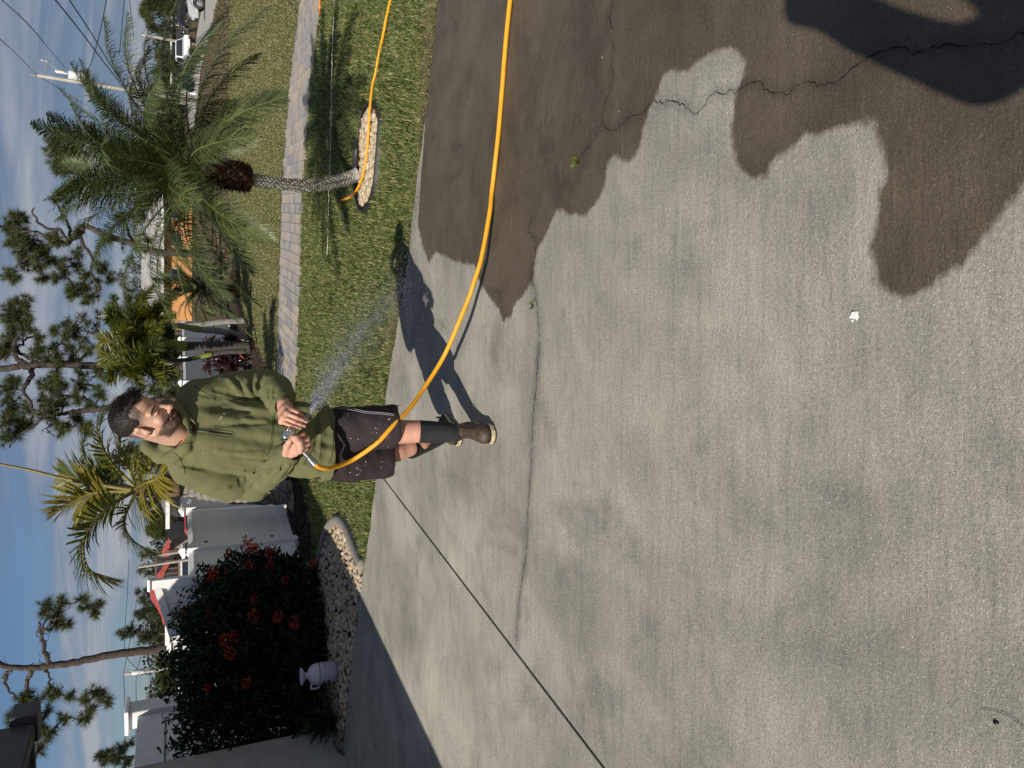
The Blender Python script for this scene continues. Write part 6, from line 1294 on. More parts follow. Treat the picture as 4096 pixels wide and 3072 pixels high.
# vine covered pine behind the date palm
pine([(700, 1010), (640, 1010), (560, 985), (480, 960), (400, 930), (330, 905), (271, 975)], 34, .26, .12,
     [(54, 880, 34), (30, 910, 30), (70, 930, 34), (54, 966, 32), (90, 1000, 34), (33, 1100, 26), (60, 1110, 22), (110, 1050, 30), (170, 1010, 28), (150, 1060, 30), (174, 1124, 26), (200, 1040, 26), (163, 990, 30), (200, 960, 26), (120, 960, 34), (230, 960, 26), (240, 1050, 26), (260, 1090, 24), (230, 1115, 18), (290, 1150, 30), (304, 1180, 32), (330, 1140, 28), (370, 1180, 24), (350, 1215, 22), (390, 1130, 20), (417, 1075, 22), (434, 1110, 18), (400, 1060, 18), (245, 775, 24), (225, 790, 18), (480, 870, 16), (340, 1100, 22), (300, 1060, 24), (310, 1010, 24), (100, 870, 20), (430, 950, 20), (560, 990, 24), (590, 960, 20)],
     'vine covered pine with spreading crown right of the fan of pines', 4, [([(330, 905, 0), (271, 971, .2), (230, 960, .2)], .2, .1), ([(330, 930, 0), (280, 965, -.4), (240, 920, -.5), (190, 940, -.5), (130, 925, -.6), (70, 930, -.6)], .14, .05), ([(290, 955, 0), (255, 860, .4), (215, 800, .4), (240, 775, .3)], .1, .04), ([(350, 1005, 0), (365, 1030, -.4), (368, 1100, -.4), (400, 1150, -.5)], .12, .05), ([(240, 920, -.5), (160, 900, -.4), (130, 850, -.4), (140, 830, -.4)], .09, .03), ([(540, 985, 0), (500, 900, .4), (480, 880, .4)], .1, .04)], needle=.34, twigs=36, nw=.018)
# round pine right of it
pine([(690, 700), (560, 690), (450, 660), (360, 620), (300, 600)], 46, .28, .12, [(215, 590, 34), (225, 640, 36), (260, 610, 34), (250, 670, 34), (290, 650, 34), (300, 600, 28), (270, 560, 26), (320, 560, 18), (310, 690, 24), (350, 640, 18), (340, 690, 20), (230, 560, 24)], 'dense rounded pine crown to the upper left of the date palm', 5, [], needle=.5, dens=1.3, nw=.03)
# airy light tree behind the foxtail palms
pine([(690, 1330), (520, 1330), (420, 1335), (350, 1330)], 48, .25, .12, [(245, 1300, 18), (270, 1285, 16), (300, 1300, 20), (330, 1270, 20), (345, 1300, 18), (290, 1340, 20), (340, 1350, 24), (380, 1300, 24), (400, 1260, 18), (410, 1340, 26), (370, 1390, 24), (320, 1390, 20), (260, 1330, 14), (430, 1400, 26), (440, 1290, 26), (300, 1420, 18)], 'sparse light green pine with bare twigs above the foxtail palms', 6, [], needle=.42, dens=.55, twigs=60, nw=.022, m=M_ndl2)
# far trees
def farpine(px, top, wpx, base, Y, label, seed, needle=.6, dens=.8, m=M_ndl2, n=16, feather=False):
    r = random.Random(seed); cl = []
    for k in range(n):
        t = (k + .5) / n; x = top + (base - top) * .8 * t; wv = wpx * (.18 + .82 * t ** .8) if feather else wpx * math.sin(math.pi * min(1, .2 + .75 * t)) ; cl.append((x, px + r.uniform(-1, 1) * wv, wpx * (.26 if feather else .34)))
    return pine([(base, px), ((base + top) / 2, px + r.uniform(-.1, .1) * wpx), (top + (base - top) * .15, px)], Y, .3, .06, cl, label, seed, (), needle, dens, .035, m, 6)
farpine(3025, 390, 60, 560, 60, 'feathery grey green tree rising behind the leftmost pale wall', 11, .5, 1.1, feather=True)
farpine(2535, 478, 62, 700, 70, 'feathery grey green tree right of the tall bare pine trunk', 12, .5, 1.0, feather=True)
farpine(2455, 545, 40, 690, 75, 'wispy grey tree beside the red roofed house', 13, .5, .8, feather=True)
farpine(2385, 555, 40, 700, 90, 'round green pine crown over the red roof', 14, .6, 1.5)
farpine(2255, 555, 45, 700, 95, 'wispy pale pine between the fence posts and the red roof', 15, .6, .9)
farpine(2125, 590, 45, 705, 85, 'bright green round pine beyond the white fence', 16, .55, 1.7, M_ndl)
farpine(2060, 610, 38, 705, 80, 'darker pine next to the white gabled shed', 17, .55, 1.3, M_ndl)
farpine(2015, 560, 30, 700, 110, 'distant feathery tree behind the sheath of the coconut palm', 18, .6, .9, feather=True)
farpine(30, 575, 62, 720, 120, 'wide leafy tree over the parked cars near the picture corner', 19, .8, 2.2, M_ndl, 24)
farpine(-40, 585, 60, 720, 130, 'wide leafy tree at the right border behind the dark roofed house', 20, .8, 2.0, M_ndl, 20)
farpine(112, 592, 30, 722, 100, 'narrow dark conifer beside the dark roofed house', 21, .5, 2.0, M_ndl2, 16, True)
farpine(250, 625, 45, 722, 115, 'low green tree seen through the date palm fronds', 22, .8, 1.6, M_ndl)
farpine(330, 600, 50, 722, 120, 'green tree behind the right fronds of the date palm', 23, .8, 1.4, M_ndl)
farpine(455, 590, 60, 730, 130, 'shadowy tree behind the middle of the date palm', 24, .8, 1.4, M_ndl)
farpine(560, 560, 60, 730, 125, 'broad tree behind the date palm trunk', 25, .8, 1.3, M_ndl)
farpine(860, 545, 60, 735, 120, 'dark tree left of the date palm above the orange house', 26, .8, 1.4, M_ndl)
farpine(1090, 470, 60, 690, 125, 'hazy bare tree over the grey shingle roof', 27, .8, .6, M_ndl2)
farpine(1190, 500, 55, 700, 125, 'hazy tree between the shingle roof and the foxtail palms', 28, .8, .6, M_ndl2)
farpine(1385, 650, 45, 740, 60, 'leafy shrub tree beyond the middle of the fence', 29, .5, 2.2, M_ndl)
farpine(1420, 690, 26, 750, 55, 'bright green shrub showing above the fence rail', 30, .4, 2.0, leafmat('bright_shrub', (.09, .12, .02), (.16, .18, .03)))
farpine(1345, 655, 22, 745, 50, 'dark shrub above the fence beside the yellow banded trunk', 31, .4, 2.6, M_ndl)
farpine(1590, 600, 60, 745, 60, 'loose green tree right behind the face of the man', 32, .5, .9, M_ndl)
farpine(1690, 520, 60, 740, 65, 'green tree hidden behind the head of the man', 33, .5, 1.2, M_ndl)
farpine(1850, 400, 70, 720, 60, 'yellow green pine behind the coconut palm fronds', 34, .5, 1.3, M_ndl, 22)
farpine(2700, 638, 34, 710, 90, 'green bush tree between the bare trunk and the far utility pole', 35, .5, 2.2, M_ndl)
farpine(2800, 635, 46, 712, 85, 'low rounded tree left of the far utility pole', 36, .5, 2.4, M_ndl)
farpine(2650, 625, 22, 708, 95, 'small palm like tree beside the bare trunk', 37, .5, 2.0, leafmat('pale_shrub', (.10, .12, .03), (.15, .16, .05)))
farpine(2540, 625, 40, 712, 100, 'dense green crown under the wires', 38, .5, 2.4, M_ndl)
# ---- line of distant woods along the horizon
mb = MB(); rs = np.random.RandomState(77)
for k in range(420):
    X_ = rs.uniform(-190, 190); Yd = rs.uniform(170, 240); h = rs.uniform(4, 8.5) * (1 + .3 * math.sin(X_ * .07)); leafblob(mb, (X_, Yd, h * .5), (rs.uniform(3, 6), 3, h * .5), 150, .8, rs, shell=.5, wid=.9)
solo('distant_woods', mb, mat('woods_leaves', (.030, .042, .022), .9, .3, .2, isl=.5), 'band of distant dark woods along the horizon', 'woods', kind='stuff')
print('plants done', round(time.time() - T0, 1))
# ================================================================ OUR HOUSE (left): stucco wall, steep roof, gutter
M_stucco = mat('grey_stucco', (.33, .31, .285), .9, .12, 6, .8, 55, .01); M_trimd = mat('dark_gutter', (.05, .05, .055), .5, .15, 10); M_shing = mat('roof_shingle', (.10, .09, .085), .9, .3, 4, .5, 30, .02)
house = thing('house', (-3.4, 7.9, -.05), 'grey stucco house wall with dark gutter and eave at the left edge of the view', 'house')
def hp_(i, b): # inward distance from the eave line, distance along it
    q = np.array((-3.26, 8.07)) - Pd * i + Dd * b; return q
mb = MB(); w0 = np.array((-3.83, 8.02)); foot = [w0, w0 - Pd * 9, w0 - Pd * 9 - Dd * 11.4, w0 - Dd * 11.4]
mb.add([(*p, -.06) for p in foot] + [(*p, 2.98) for p in foot], [(0, 1, 5, 4), (1, 2, 6, 5), (2, 3, 7, 6), (3, 0, 4, 7)]); mb.to('wall', M_stucco, house)
mb = MB(); e = [hp_(0, 0), hp_(9.8, 0), hp_(9.8, -12.4), hp_(0, -12.4)]; rz = 5.75
r1, r2 = hp_(2.1, -2.05), hp_(7.7, -2.05); r3, r4_ = hp_(2.1, -10.3), hp_(7.7, -10.3)
V = [(*p, 2.93) for p in e] + [(*r1, rz), (*r2, rz), (*r4_, rz), (*r3, rz)]; mb.add(V, [(1, 0, 4, 5), (2, 1, 5, 6), (3, 2, 6, 7), (0, 3, 7, 4), (4, 7, 6, 5)]); mb.to('roof', M_shing, house)  # roof above the eave is unseen; ridge height shaped to throw shade
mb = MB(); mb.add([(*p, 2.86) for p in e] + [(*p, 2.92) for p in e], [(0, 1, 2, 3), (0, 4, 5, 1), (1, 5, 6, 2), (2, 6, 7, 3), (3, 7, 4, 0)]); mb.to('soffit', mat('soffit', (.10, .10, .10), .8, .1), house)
def beam(mb, a, b, prof):
    a = np.array(a, float); b = np.array(b, float); d = nv(b - a); s = np.array((d[1], -d[0], 0)); n = len(prof); V = [p + s * x + np.array((0, 0, z)) for p in (a, b) for x, z in prof]
    mb.add(V, [tuple(range(n))[::-1], tuple(range(n, 2 * n))] + [(i, (i + 1) % n, n + (i + 1) % n, n + i) for i in range(n)])
gut = [(.0, .0), (.0, .13), (.12, .13), (.12, .10), (.09, .05), (.09, .02), (.06, .0)]
mb = MB(); c = e[0]; beam(mb, (*(e[3]), 2.83), (*(c + Dd * .10), 2.83), [(-x, z) for x, z in gut]); beam(mb, (*(c + Pd * .10), 2.83), (*(e[1]), 2.83), [(-x, z) for x, z in gut]); mb.to('gutter', M_trimd, house)
mb = MB(); mb.box((*(c + Pd * .03 + Dd * .02), 2.90), (.30, .22, .22), ax=R2, bev=.01); mb.to('gutter_corner', M_trimd, house)
mb = MB(); mb.box((*(c - Dd * .55 + Pd * .02), 2.96), (.16, .9, .30), ax=R2, bev=.01); mb.to('fascia', M_trimd, house)

# ================================================================ WHITE VINYL FENCE along the side of the lot
M_vin = mat('white_vinyl', (.82, .82, .81), .45, .04, 5, spec=.4); M_cap = M_vin; M_hinge = mat('black_hinge', (.02, .02, .02), .5, .1)
FH = 1.47; fR = np.array([[fd[0], fd[1], 0], [fn[0], fn[1], 0], [0, 0, 1]])     # rows: along, towards us, up
fence = thing('vinyl_fence', (*((FE0 + FE1) / 2), -.05), 'long white vinyl fence running away from the flowering bush to the orange house', 'fence')
LEN = float(np.linalg.norm(FE1 - FE0)); ps = [0, 1.02, 2.35]
while ps[-1] + 2.42 < LEN: ps.append(ps[-1] + 2.42)
def fpt(s, o, z): q = FE0 + fd * s + fn * o; return np.array((q[0], q[1], z))
mbp = MB(); mbp.box((0, 0, FH / 2), (.127, .127, FH + .06), ax=fR); V, F, _ = mbp.get(); me_post = meshdata('post', V, F, M_vin)
mbc = MB(); P_ = [np.array((x * .078, y * .078, 0)) @ fR for x, y in ((-1, -1), (1, -1), (1, 1), (-1, 1))]; mbc.add([p for p in P_] + [p + np.array((0, 0, .03)) for p in P_] + [np.array((0, 0, .085))], [(3, 2, 1, 0), (0, 1, 5, 4), (1, 2, 6, 5), (2, 3, 7, 6), (3, 0, 4, 7), (4, 5, 8), (5, 6, 8), (6, 7, 8), (7, 4, 8)]); V, F, _ = mbc.get(); me_cap = meshdata('cap', V, F, M_vin)
for s in ps:
    o = bpy.data.objects.new('post', me_post); COL.objects.link(o); o.parent = fence; o.location = Vector(fpt(s, 0, -.03)) - fence.location
    k = bpy.data.objects.new('cap', me_cap); COL.objects.link(k); k.parent = o; k.location = (0, 0, FH + .06)
def rail(mb, s0, s1, z, h, w=.055, bevel=False):
    w = .062 if bevel else (w if w < .04 else .038)
    a, b = fpt(s0, 0, z), fpt(s1, 0, z); pr_ = [(-w / 2, 0), (w / 2, 0), (w / 2, h - (.06 if bevel else 0)), (w / 2 - .050, h), (-w / 2, h)] if bevel else [(-w / 2, 0), (w / 2, 0), (w / 2, h), (-w / 2, h)]
    V = [p + np.array((fn[0] * x, fn[1] * x, zz)) for p in (a, b) for x, zz in pr_]; n = len(pr_); mb.add(V, [tuple(range(n)), tuple(range(n, 2 * n))[::-1]] + [(i, n + i, n + (i + 1) % n, (i + 1) % n) for i in range(n)])
bw = .15
for i in range(len(ps) - 1):
    s0, s1 = ps[i] + .064, ps[i + 1] - .064; gate = i == 1
    par = fence
    if gate: mb = MB(); rail(mb, s0 + .02, s1 - .02, FH - .09, .075, .095, True); par = mb.to('gate', M_vin, fence); s0 += .02; s1 -= .02
    else: mb = MB(); rail(mb, s0, s1, FH - .09, .075, .095, True); mb.to('top_rail', M_vin, fence)
    mb = MB(); rail(mb, s0, s1, .02, .13, .05); mb.to('bottom_rail', M_vin, par); mb = MB(); rail(mb, s0, s1, FH - .235, .012, .030); mb.to('trim_strip', M_vin, par); n = max(1, int((s1 - s0) / bw)); w = (s1 - s0) / n
    for k in range(n):
        c = fpt(s0 + (k + .5) * w, 0, .13 + (FH - .215) / 2); mb = MB(); mb.box(c, (w - .0012, .022, FH - .215), ax=fR); mb.to('board', M_vin, par)
    if gate:
        for z in (.32, 1.22): mb = MB(); mb.box(fpt(s0 + .03, .022, z), (.15, .016, .045), ax=fR, bev=.003); mb.box(fpt(s0 + .0, .03, z), (.03, .03, .12), ax=fR, bev=.004); mb.to('hinge', M_hinge, par)
# taller privacy panel running away from the near end of the fence
tf = thing('privacy_fence', (-2.75, 9.9, -.05), 'tall white privacy fence whose top slopes away behind the flowering bush', 'fence'); q0, q1 = A(700, 2327, 9.72), A(700, 2545, 9.60); zt0, zt1 = A(608, 2330, 9.72)[2], A(676, 2535, 9.60)[2]; td = nv((q1 - q0) * (1, 1, 0)); tn = np.array((td[1], -td[0], 0)); Lt = np.linalg.norm((q1 - q0)[:2])
n = 5
for k in range(n):
    t0, t1 = k / n, (k + 1) / n - .003; a, b = q0 * (1 - t0) + q1 * t0, q0 * (1 - t1) + q1 * t1; za, zb = zt0 + (zt1 - zt0) * t0 - .09, zt0 + (zt1 - zt0) * t1 - .09; th = tn * .012
    V = [(a - th)[:2].tolist() + [-.05], (b - th)[:2].tolist() + [-.05], (b + th)[:2].tolist() + [-.05], (a + th)[:2].tolist() + [-.05], (a - th)[:2].tolist() + [za], (b - th)[:2].tolist() + [zb], (b + th)[:2].tolist() + [zb], (a + th)[:2].tolist() + [za]]
    mk('board', V, [(0, 1, 2, 3), (4, 7, 6, 5), (0, 4, 5, 1), (1, 5, 6, 2), (2, 6, 7, 3), (3, 7, 4, 0)], M_vin, tf)
mb = MB(); beam(mb, (*q0[:2], zt0 - .09), (*q1[:2], zt1 - .09), [(-.05, 0), (.05, 0), (.05, .03), (.01, .085), (-.05, .085)]); mb.to('top_rail', M_vin, tf)
mb = MB(); mb.box((*q0[:2], zt0 / 2 + .02), (.11, .11, zt0), bev=.006); mb.box((*q0[:2], zt0 + .03), (.15, .15, .04), bev=.01); mb.to('post', M_vin, tf)
# pale stucco neighbour wall on the far left, with a light cap
pw_ = thing('stucco_house', (-6.2, 12.5, -.05), 'pale grey stucco corner with white parapet rising behind the bush at the left', 'house'); c0 = A(560, 2850, 13.0); zt = A(543, 2850, 13.0)[2]
mb = MB(); cc = np.array((c0[0], 13.0)); q_ = cc - Dd * 2.6; mb.box((q_[0], q_[1], zt / 2 - .03), (.25, 5.2, zt - .02), ax=R2, bev=.004); q_ = cc + Pd * .06 - Dd * .12; mb.box((q_[0], q_[1], zt / 2 + .04), (.30, .30, zt + .08), ax=R2, bev=.01); mb.to('wall', mat('pale_stucco', (.62, .63, .63), .85, .06, 8, .2, 40), pw_)
mb = MB(); mb.box((q_[0], q_[1], zt + .11), (.42, .42, .06), ax=R2, bev=.01); mb.to('coping', M_vin, pw_)
mb = MB(); q_ = cc + Pd * .13 - Dd * 2.8; mb.box((q_[0], q_[1], zt * .80), (.015, 4.6, .02), ax=R2); q_ = cc + Pd * .13 - Dd * .5; mb.box((q_[0], q_[1], zt * .40), (.015, .02, zt * .80), ax=R2); mb.to('panel_joint', M_trimd, pw_)
# short white lit fence pieces seen through the bush
for (x0, x1, y0, y1, Yq, lab) in ((662, 760, 2505, 2560, 12.2, 'sunlit white panel showing through the top of the bush, nearest the red roof'), (668, 770, 2562, 2600, 12.6, 'sunlit white panel just right of the bare pine trunk behind the bush'), (705, 790, 2640, 2700, 13.2, 'sunlit white panel left of the bare pine trunk behind the bush'), (715, 800, 2735, 2840, 13.6, 'widest sunlit white panel glimpsed through the bush leaves')):
    a, b = A(x0, y0, Yq), A(x1, y1, Yq); t_ = thing('fence_panel', ((a[0] + b[0]) / 2, Yq, -.05), lab, 'fence panel'); m_ = 7; w = abs(a[0] - b[0]) / m_
    for k in range(m_): mb = MB(); mb.box((min(a[0], b[0]) + (k + .5) * w, Yq, (a[2] - .05) / 2), (w - .006, .03, a[2] + .05), bev=.003); mb.to('board', M_vin, t_)
    mb = MB(); mb.box(((a[0] + b[0]) / 2, Yq - .01, a[2] - .03), (abs(a[0] - b[0]) + .04, .07, .07), bev=.006); mb.to('top_rail', M_vin, t_)

# ================================================================ SMALL THINGS NEAR THE BUSH
M_jug = mat('white_plastic', (.50, .49, .53), .45, .06, 6, spec=.4); M_jugb = mat('cloudy_plastic', (.40, .38, .44), .5, .08, 6)
jug = thing('sprayer_jug', tuple(G(1352, 2700, -.03)), 'white plastic sprayer jug with flared neck standing on the stones in the shade', 'jug'); jb = G(1350, 2682, -.01); s_ = .33 / .33
mb = MB(); mb.lathe(jb, [(.080, 0), (.104, .02), (.114, .06), (.116, .17), (.115, .20)], 28); mb.to('lower_body', M_jugb, jug, True)
mb = MB(); mb.lathe(jb, [(.116, .20), (.116, .22), (.109, .26), (.086, .295), (.055, .315), (.040, .322), (.036, .33), (.036, .345), (.040, .352), (.048, .356)], 28); mb.to('shoulder', M_jug, jug, True)
mb = MB(); mb.lathe(jb, [(.048, .356), (.070, .366), (.088, .380), (.094, .394), (.086, .396), (.066, .384), (.030, .378)], 28); mb.to('funnel_top', M_jug, jug, True)
mb = MB(); hq_ = jb + np.array((-.0, -.0, 0)); mb.tube(spline([jb + (-.085, -.02, .28), jb + (-.135, -.03, .29), jb + (-.14, -.03, .23), jb + (-.125, -.025, .19)], 12), .012, 8); mb.to('handle', M_jug, jug, True)
tx = bpy.data.curves.new('label', 'FONT'); M_ink2 = mat('violet_marker', (.035, .02, .07), .6, .1)
for k, (s, dz) in enumerate((('a', .145), ('b', .095))):     # blurred handwriting; kept as small marker strokes
    mb = MB(); r = random.Random(k)
    for j in range(16):
        a_ = -1.75 - .9 + j * .045 * (1.0) ; z0 = dz + r.uniform(0, .012); z1 = z0 + r.uniform(.012, .035); rr_ = .1172
        p = [jb + np.array((rr_ * math.cos(a_), rr_ * math.sin(a_), z0)), jb + np.array((rr_ * math.cos(a_ + r.uniform(-.04, .05)), rr_ * math.sin(a_), z1))]; mb.tube(np.array(p), .0022, 4)
    mb.to('marker_writing', M_ink2, jug)
sp_ = fpt(3.15, .42, 0); p0, p1 = A(1170, 2008, sp_[1]), A(1012, 2012, sp_[1]); mb = MB(); mb.tube(np.array([(sp_[0], sp_[1], -.06), (sp_[0], sp_[1], p1[2])]), .011, 8); mb.tube(np.array([(sp_[0], sp_[1], p1[2] - .01), (sp_[0], sp_[1], p1[2] + .05)]), .018, 8); solo('garden_stake', mb, M_hinge, 'thin black stake standing in front of the white gate', 'stake')
for (x, y, lab) in ((925, 1190, 'small black spotlight on the mulch beside the small far date palm'), (975, 1290, 'small black spotlight at the lawn edge near the foot of the foxtail palms')):
    g = G(x, y, -.04); t_ = thing('garden_light', tuple(g), lab, 'garden light'); mb = MB(); mb.tube(np.array([g, g + (0, 0, .14)]), .012, 6); mb.to('spike', M_hinge, t_); mb = MB(); mb.lathe(g + (0, 0, .18), [(.045, -.09), (.07, -.08), (.085, .07), (.07, .075)], 12, (.3, -.7, .5)); mb.to('lamp_head', M_hinge, t_)
    mb = MB(); mb.lathe(g + (0, 0, .18) + nv((.3, -.7, .5)) * .065, [(.066, 0), (.06, .012)], 12, (.3, -.7, .5)); mb.to('lens', mat('lamp_glass', (.5, .5, .5), .1, .05), t_)
mb = MB(); c = G(3985, 2890, .0); 
for k in range(5): mb.ball(c + (rnd.gauss(0, .003), rnd.gauss(0, .003), .002), (.0035, .0025, .002), 6, 4)
solo('dirt_crumb', mb, M_crack, 'dark crumb of dirt lying alone on the concrete near the photographer', 'dirt')
mb = MB(); mb.tube(spline([G(3925, 2837, .003), G(3985, 2845, .004), G(4040, 2870, .005), G(4110, 2915, .004)], 20), .0006, 5); solo('twig', mb, mat('blue_black_fibre', (.02, .022, .05), .6, .1), 'thin curved dark fibre on the concrete at the lower corner of the view', 'fibre')

# ================================================================ HOUSES AND SHEDS BEYOND
def wallbox(mb, x0, x1, y, z0, z1, depth): mb.box(((x0 + x1) / 2, y + depth / 2, (z0 + z1) / 2), (abs(x1 - x0), depth, z1 - z0))
M_oran = mat('orange_render', (.62, .30, .11), .9, .06, .6, .2, 20); M_gshing = mat('grey_shingle', (.30, .28, .27), .9, .25, 1.2, .6, 8, .05); M_wtrim = mat('white_trim', (.75, .75, .74), .6, .05); M_glass = mat('dark_glass', (.03, .035, .04), .12, .2, spec=.7); M_brown = mat('brown_fascia', (.18, .09, .06), .8, .1)
Yo = 96.0; xl, xr = A(752, 1320, Yo)[0], A(752, 735, Yo)[0]; zt = A(655, 1200, Yo)[2]
oh = thing('orange_house', ((xl + xr) / 2, Yo, -.05), 'orange house with white gutter and grey hip roof beyond the field', 'house')
mb = MB(); wallbox(mb, xl, xr, Yo, -.05, zt, 9); mb.to('wall', M_oran, oh)
zr = A(566, 1000, Yo + 5)[2]; V = [(xl - .6, Yo - .6, zt), (xr + .6, Yo - .6, zt), (xr + .6, Yo + 9.6, zt), (xl - .6, Yo + 9.6, zt), (xl + 5.5, Yo + 4.5, zr), (xr - 5.5, Yo + 4.5, zr)]
mk('roof', V, [(0, 1, 5, 4), (1, 2, 5), (2, 3, 4, 5), (3, 0, 4), (0, 3, 2, 1)], M_gshing, oh)
mb = MB(); mb.box(((xl + xr) / 2, Yo - .72, zt + .12), (xr - xl + 1.4, .2, .30)); mb.to('gutter', M_wtrim, oh); mb = MB(); mb.box(((xl + xr) / 2, Yo - .5, zt - .12), (xr - xl + 1.1, .3, .2)); mb.to('fascia', M_brown, oh)
for yy in (1100, 960, 850): x = A(700, yy, Yo)[0]; mb = MB(); mb.box((x, Yo - .03, 1.7), (1.6, .1, 1.3)); w_ = mb.to('window', M_wtrim, oh); mb = MB(); mb.box((x, Yo - .10, 1.7), (1.4, .06, 1.1)); mb.to('pane', M_glass, w_)
def simple_house(name, lab, px0, px1, xeave, xridge, Yq, wallm, roofm, wins=(), depth=9, trim=M_wtrim, cat='house', base=None):
    x0, x1 = sorted((A(720, px0, Yq)[0], A(720, px1, Yq)[0])); ze = A(xeave, (px0 + px1) / 2, Yq)[2]; zr = A(xridge, (px0 + px1) / 2, Yq + depth / 2)[2]; h = thing(name, ((x0 + x1) / 2, Yq, -.05), lab, cat)
    mb = MB(); wallbox(mb, x0, x1, Yq, -.05, ze, depth); mb.to('wall', wallm, h)
    V = [(x0 - .5, Yq - .5, ze), (x1 + .5, Yq - .5, ze), (x1 + .5, Yq + depth + .5, ze), (x0 - .5, Yq + depth + .5, ze), (x0 + 1.5, Yq + depth / 2, zr), (x1 - 1.5, Yq + depth / 2, zr)]
    mk('roof', V, [(0, 1, 5, 4), (1, 2, 5), (2, 3, 4, 5), (3, 0, 4), (0, 3, 2, 1)], roofm, h); mb = MB(); mb.box(((x0 + x1) / 2, Yq - .55, ze + .06), (x1 - x0 + 1.2, .12, .2)); mb.to('eave_trim', trim, h)
    for (py, z, w, hh) in wins:
        x = A(720, py, Yq)[0]; mb = MB(); mb.box((x, Yq - .03, z), (w, .1, hh)); w_ = mb.to('window', M_wtrim, h); mb = MB(); mb.box((x, Yq - .1, z), (w * .86, .06, hh * .86)); mb.to('pane', M_glass, w_)
    return h
M_cream = mat('cream_render', (.50, .49, .37), .9, .08, 1); M_drk = mat('dark_grey_siding', (.05, .05, .055), .8, .2, 1); M_droof = mat('dark_roof', (.055, .058, .065), .9, .2, 2)
simple_house('cream_house', 'cream house with dark roof and white eave seen between the date palm fronds', 190, 330, 686, 672, 118, M_cream, M_droof, ((215, 1.5, 1.4, 1.2), (290, 1.5, 2.2, 1.4)))
simple_house('dark_house', 'dark grey house with charcoal roof behind the dark parked car', -60, 108, 688, 661, 165, M_drk, M_droof, ((40, 2., 2.4, 1.6), (90, 2., 1.6, 1.4)))
# white shed with gable vent beyond the fence
Ys = 22.0; sh = thing('white_shed', (A(720, 2020, Ys)[0], Ys, -.05), 'white gabled building with triangular vent just beyond the gate', 'shed'); xa, xb = A(720, 2058, Ys)[0], A(720, 1940, Ys)[0]; ze = A(676, 2058, Ys)[2]; za = A(625, 1960, Ys)[2]
mb = MB(); wallbox(mb, xa, xb, Ys, -.05, ze, 5); mb.to('wall', M_wtrim, sh)
V = [(xa - .3, Ys - .3, ze - .05), (xb + .3, Ys - .3, ze - .05 + .3), (xb + .3, Ys + 5.3, za + .5), (xa + .6, Ys + 5.3, za)]; mb = MB(); mb.add([(xa - .25, Ys - .35, ze), (xb + .3, Ys - .35, ze), (xb + .3, Ys + 5.3, ze), (xa - .25, Ys + 5.3, ze), ((xa + xb) / 2 + .5, Ys + 2.4, za + .2)], [(0, 1, 4), (1, 2, 4), (2, 3, 4), (3, 0, 4), (0, 3, 2, 1)]); mb.to('roof', mat('shed_roof', (.16, .17, .18), .8, .1), sh)
mb = MB(); mb.box(((xa + xb) / 2, Ys - .40, ze + .03), (xb - xa + .6, .1, .10)); mb.to('gutter', M_wtrim, sh)
mb = MB(); x, z = A(702, 2022, Ys)[0], A(705, 2022, Ys)[2]; mb.add([(x - .35, Ys - .02, z - .1), (x + .30, Ys - .02, z - .1), (x + .30, Ys - .02, z + .16), (x - .35, Ys - .01, z - .1), (x + .30, Ys - .01, z - .1), (x + .30, Ys - .01, z + .16)], [(0, 1, 2), (3, 5, 4)]); mb.to('vent', mat('vent_grey', (.2, .22, .23), .6, .1), sh)
# red roofed stone house
M_red_r = mat('red_metal_roof', (.36, .060, .045), .6, .12, 1.2); M_stone = mat('stone_wall', (.22, .19, .16), .9, .35, 1.6, .5, 6, .05)
Yr = 62.0; rh = thing('red_roofed_house', (A(720, 2330, Yr)[0], Yr, -.05), 'stone house with red metal roof and dark porch left of the coconut palm', 'house'); xa, xb = A(720, 2480, Yr)[0], A(720, 2160, Yr)[0]
ze = A(662, 2300, Yr)[2]; mb = MB(); wallbox(mb, A(720, 2400, Yr)[0], xb, Yr, -.05, ze, 8); mb.to('wall', M_stone, rh)
def slope(name, pts, m, par, th=.12):
    P = np.array([A(x, y, Y) for x, y, Y in pts]); n = len(P); mk(name, np.vstack((P, P - (0, 0, th))), [tuple(range(n)), tuple(range(n, 2 * n))[::-1]] + [(i, n + i, n + (i + 1) % n, (i + 1) % n) for i in range(n)], m, par)
slope('roof', [(594, 2350, 67), (604, 2400, 67), (620, 2420, 63), (648, 2470, 62), (652, 2500, 62), (632, 2400, 61.5), (622, 2345, 61.5), (608, 2322, 62)], M_red_r, rh)
slope('lower_roof', [(628, 2300, 61.4), (628, 2320, 61.4), (640, 2322, 60.6), (652, 2290, 60.2), (672, 2255, 60.2), (658, 2250, 60.6), (645, 2278, 61)], M_red_r, rh); slope('lower_roof', [(672, 2155, 60.5), (664, 2175, 61), (650, 2200, 61.5), (646, 2228, 61.8), (655, 2232, 61), (672, 2225, 60.5)], M_red_r, rh)
mb = MB()
for yy in (2290, 2270, 2240, 2200): g = A(716, yy, 60.4); mb.box((g[0], 60.4, 1.2), (.08, .08, 2.5))
mb.to('porch_posts', M_brown, rh); mb = MB(); x = A(720, 2298, 60.9)[0]; mb.box((x, 61.9, 2.4), (3.4, .1, 1.5)); w_ = mb.to('window', M_brown, rh); mb = MB(); mb.box((x, 61.82, 2.4), (3.2, .06, 1.3)); mb.to('pane', M_glass, w_)

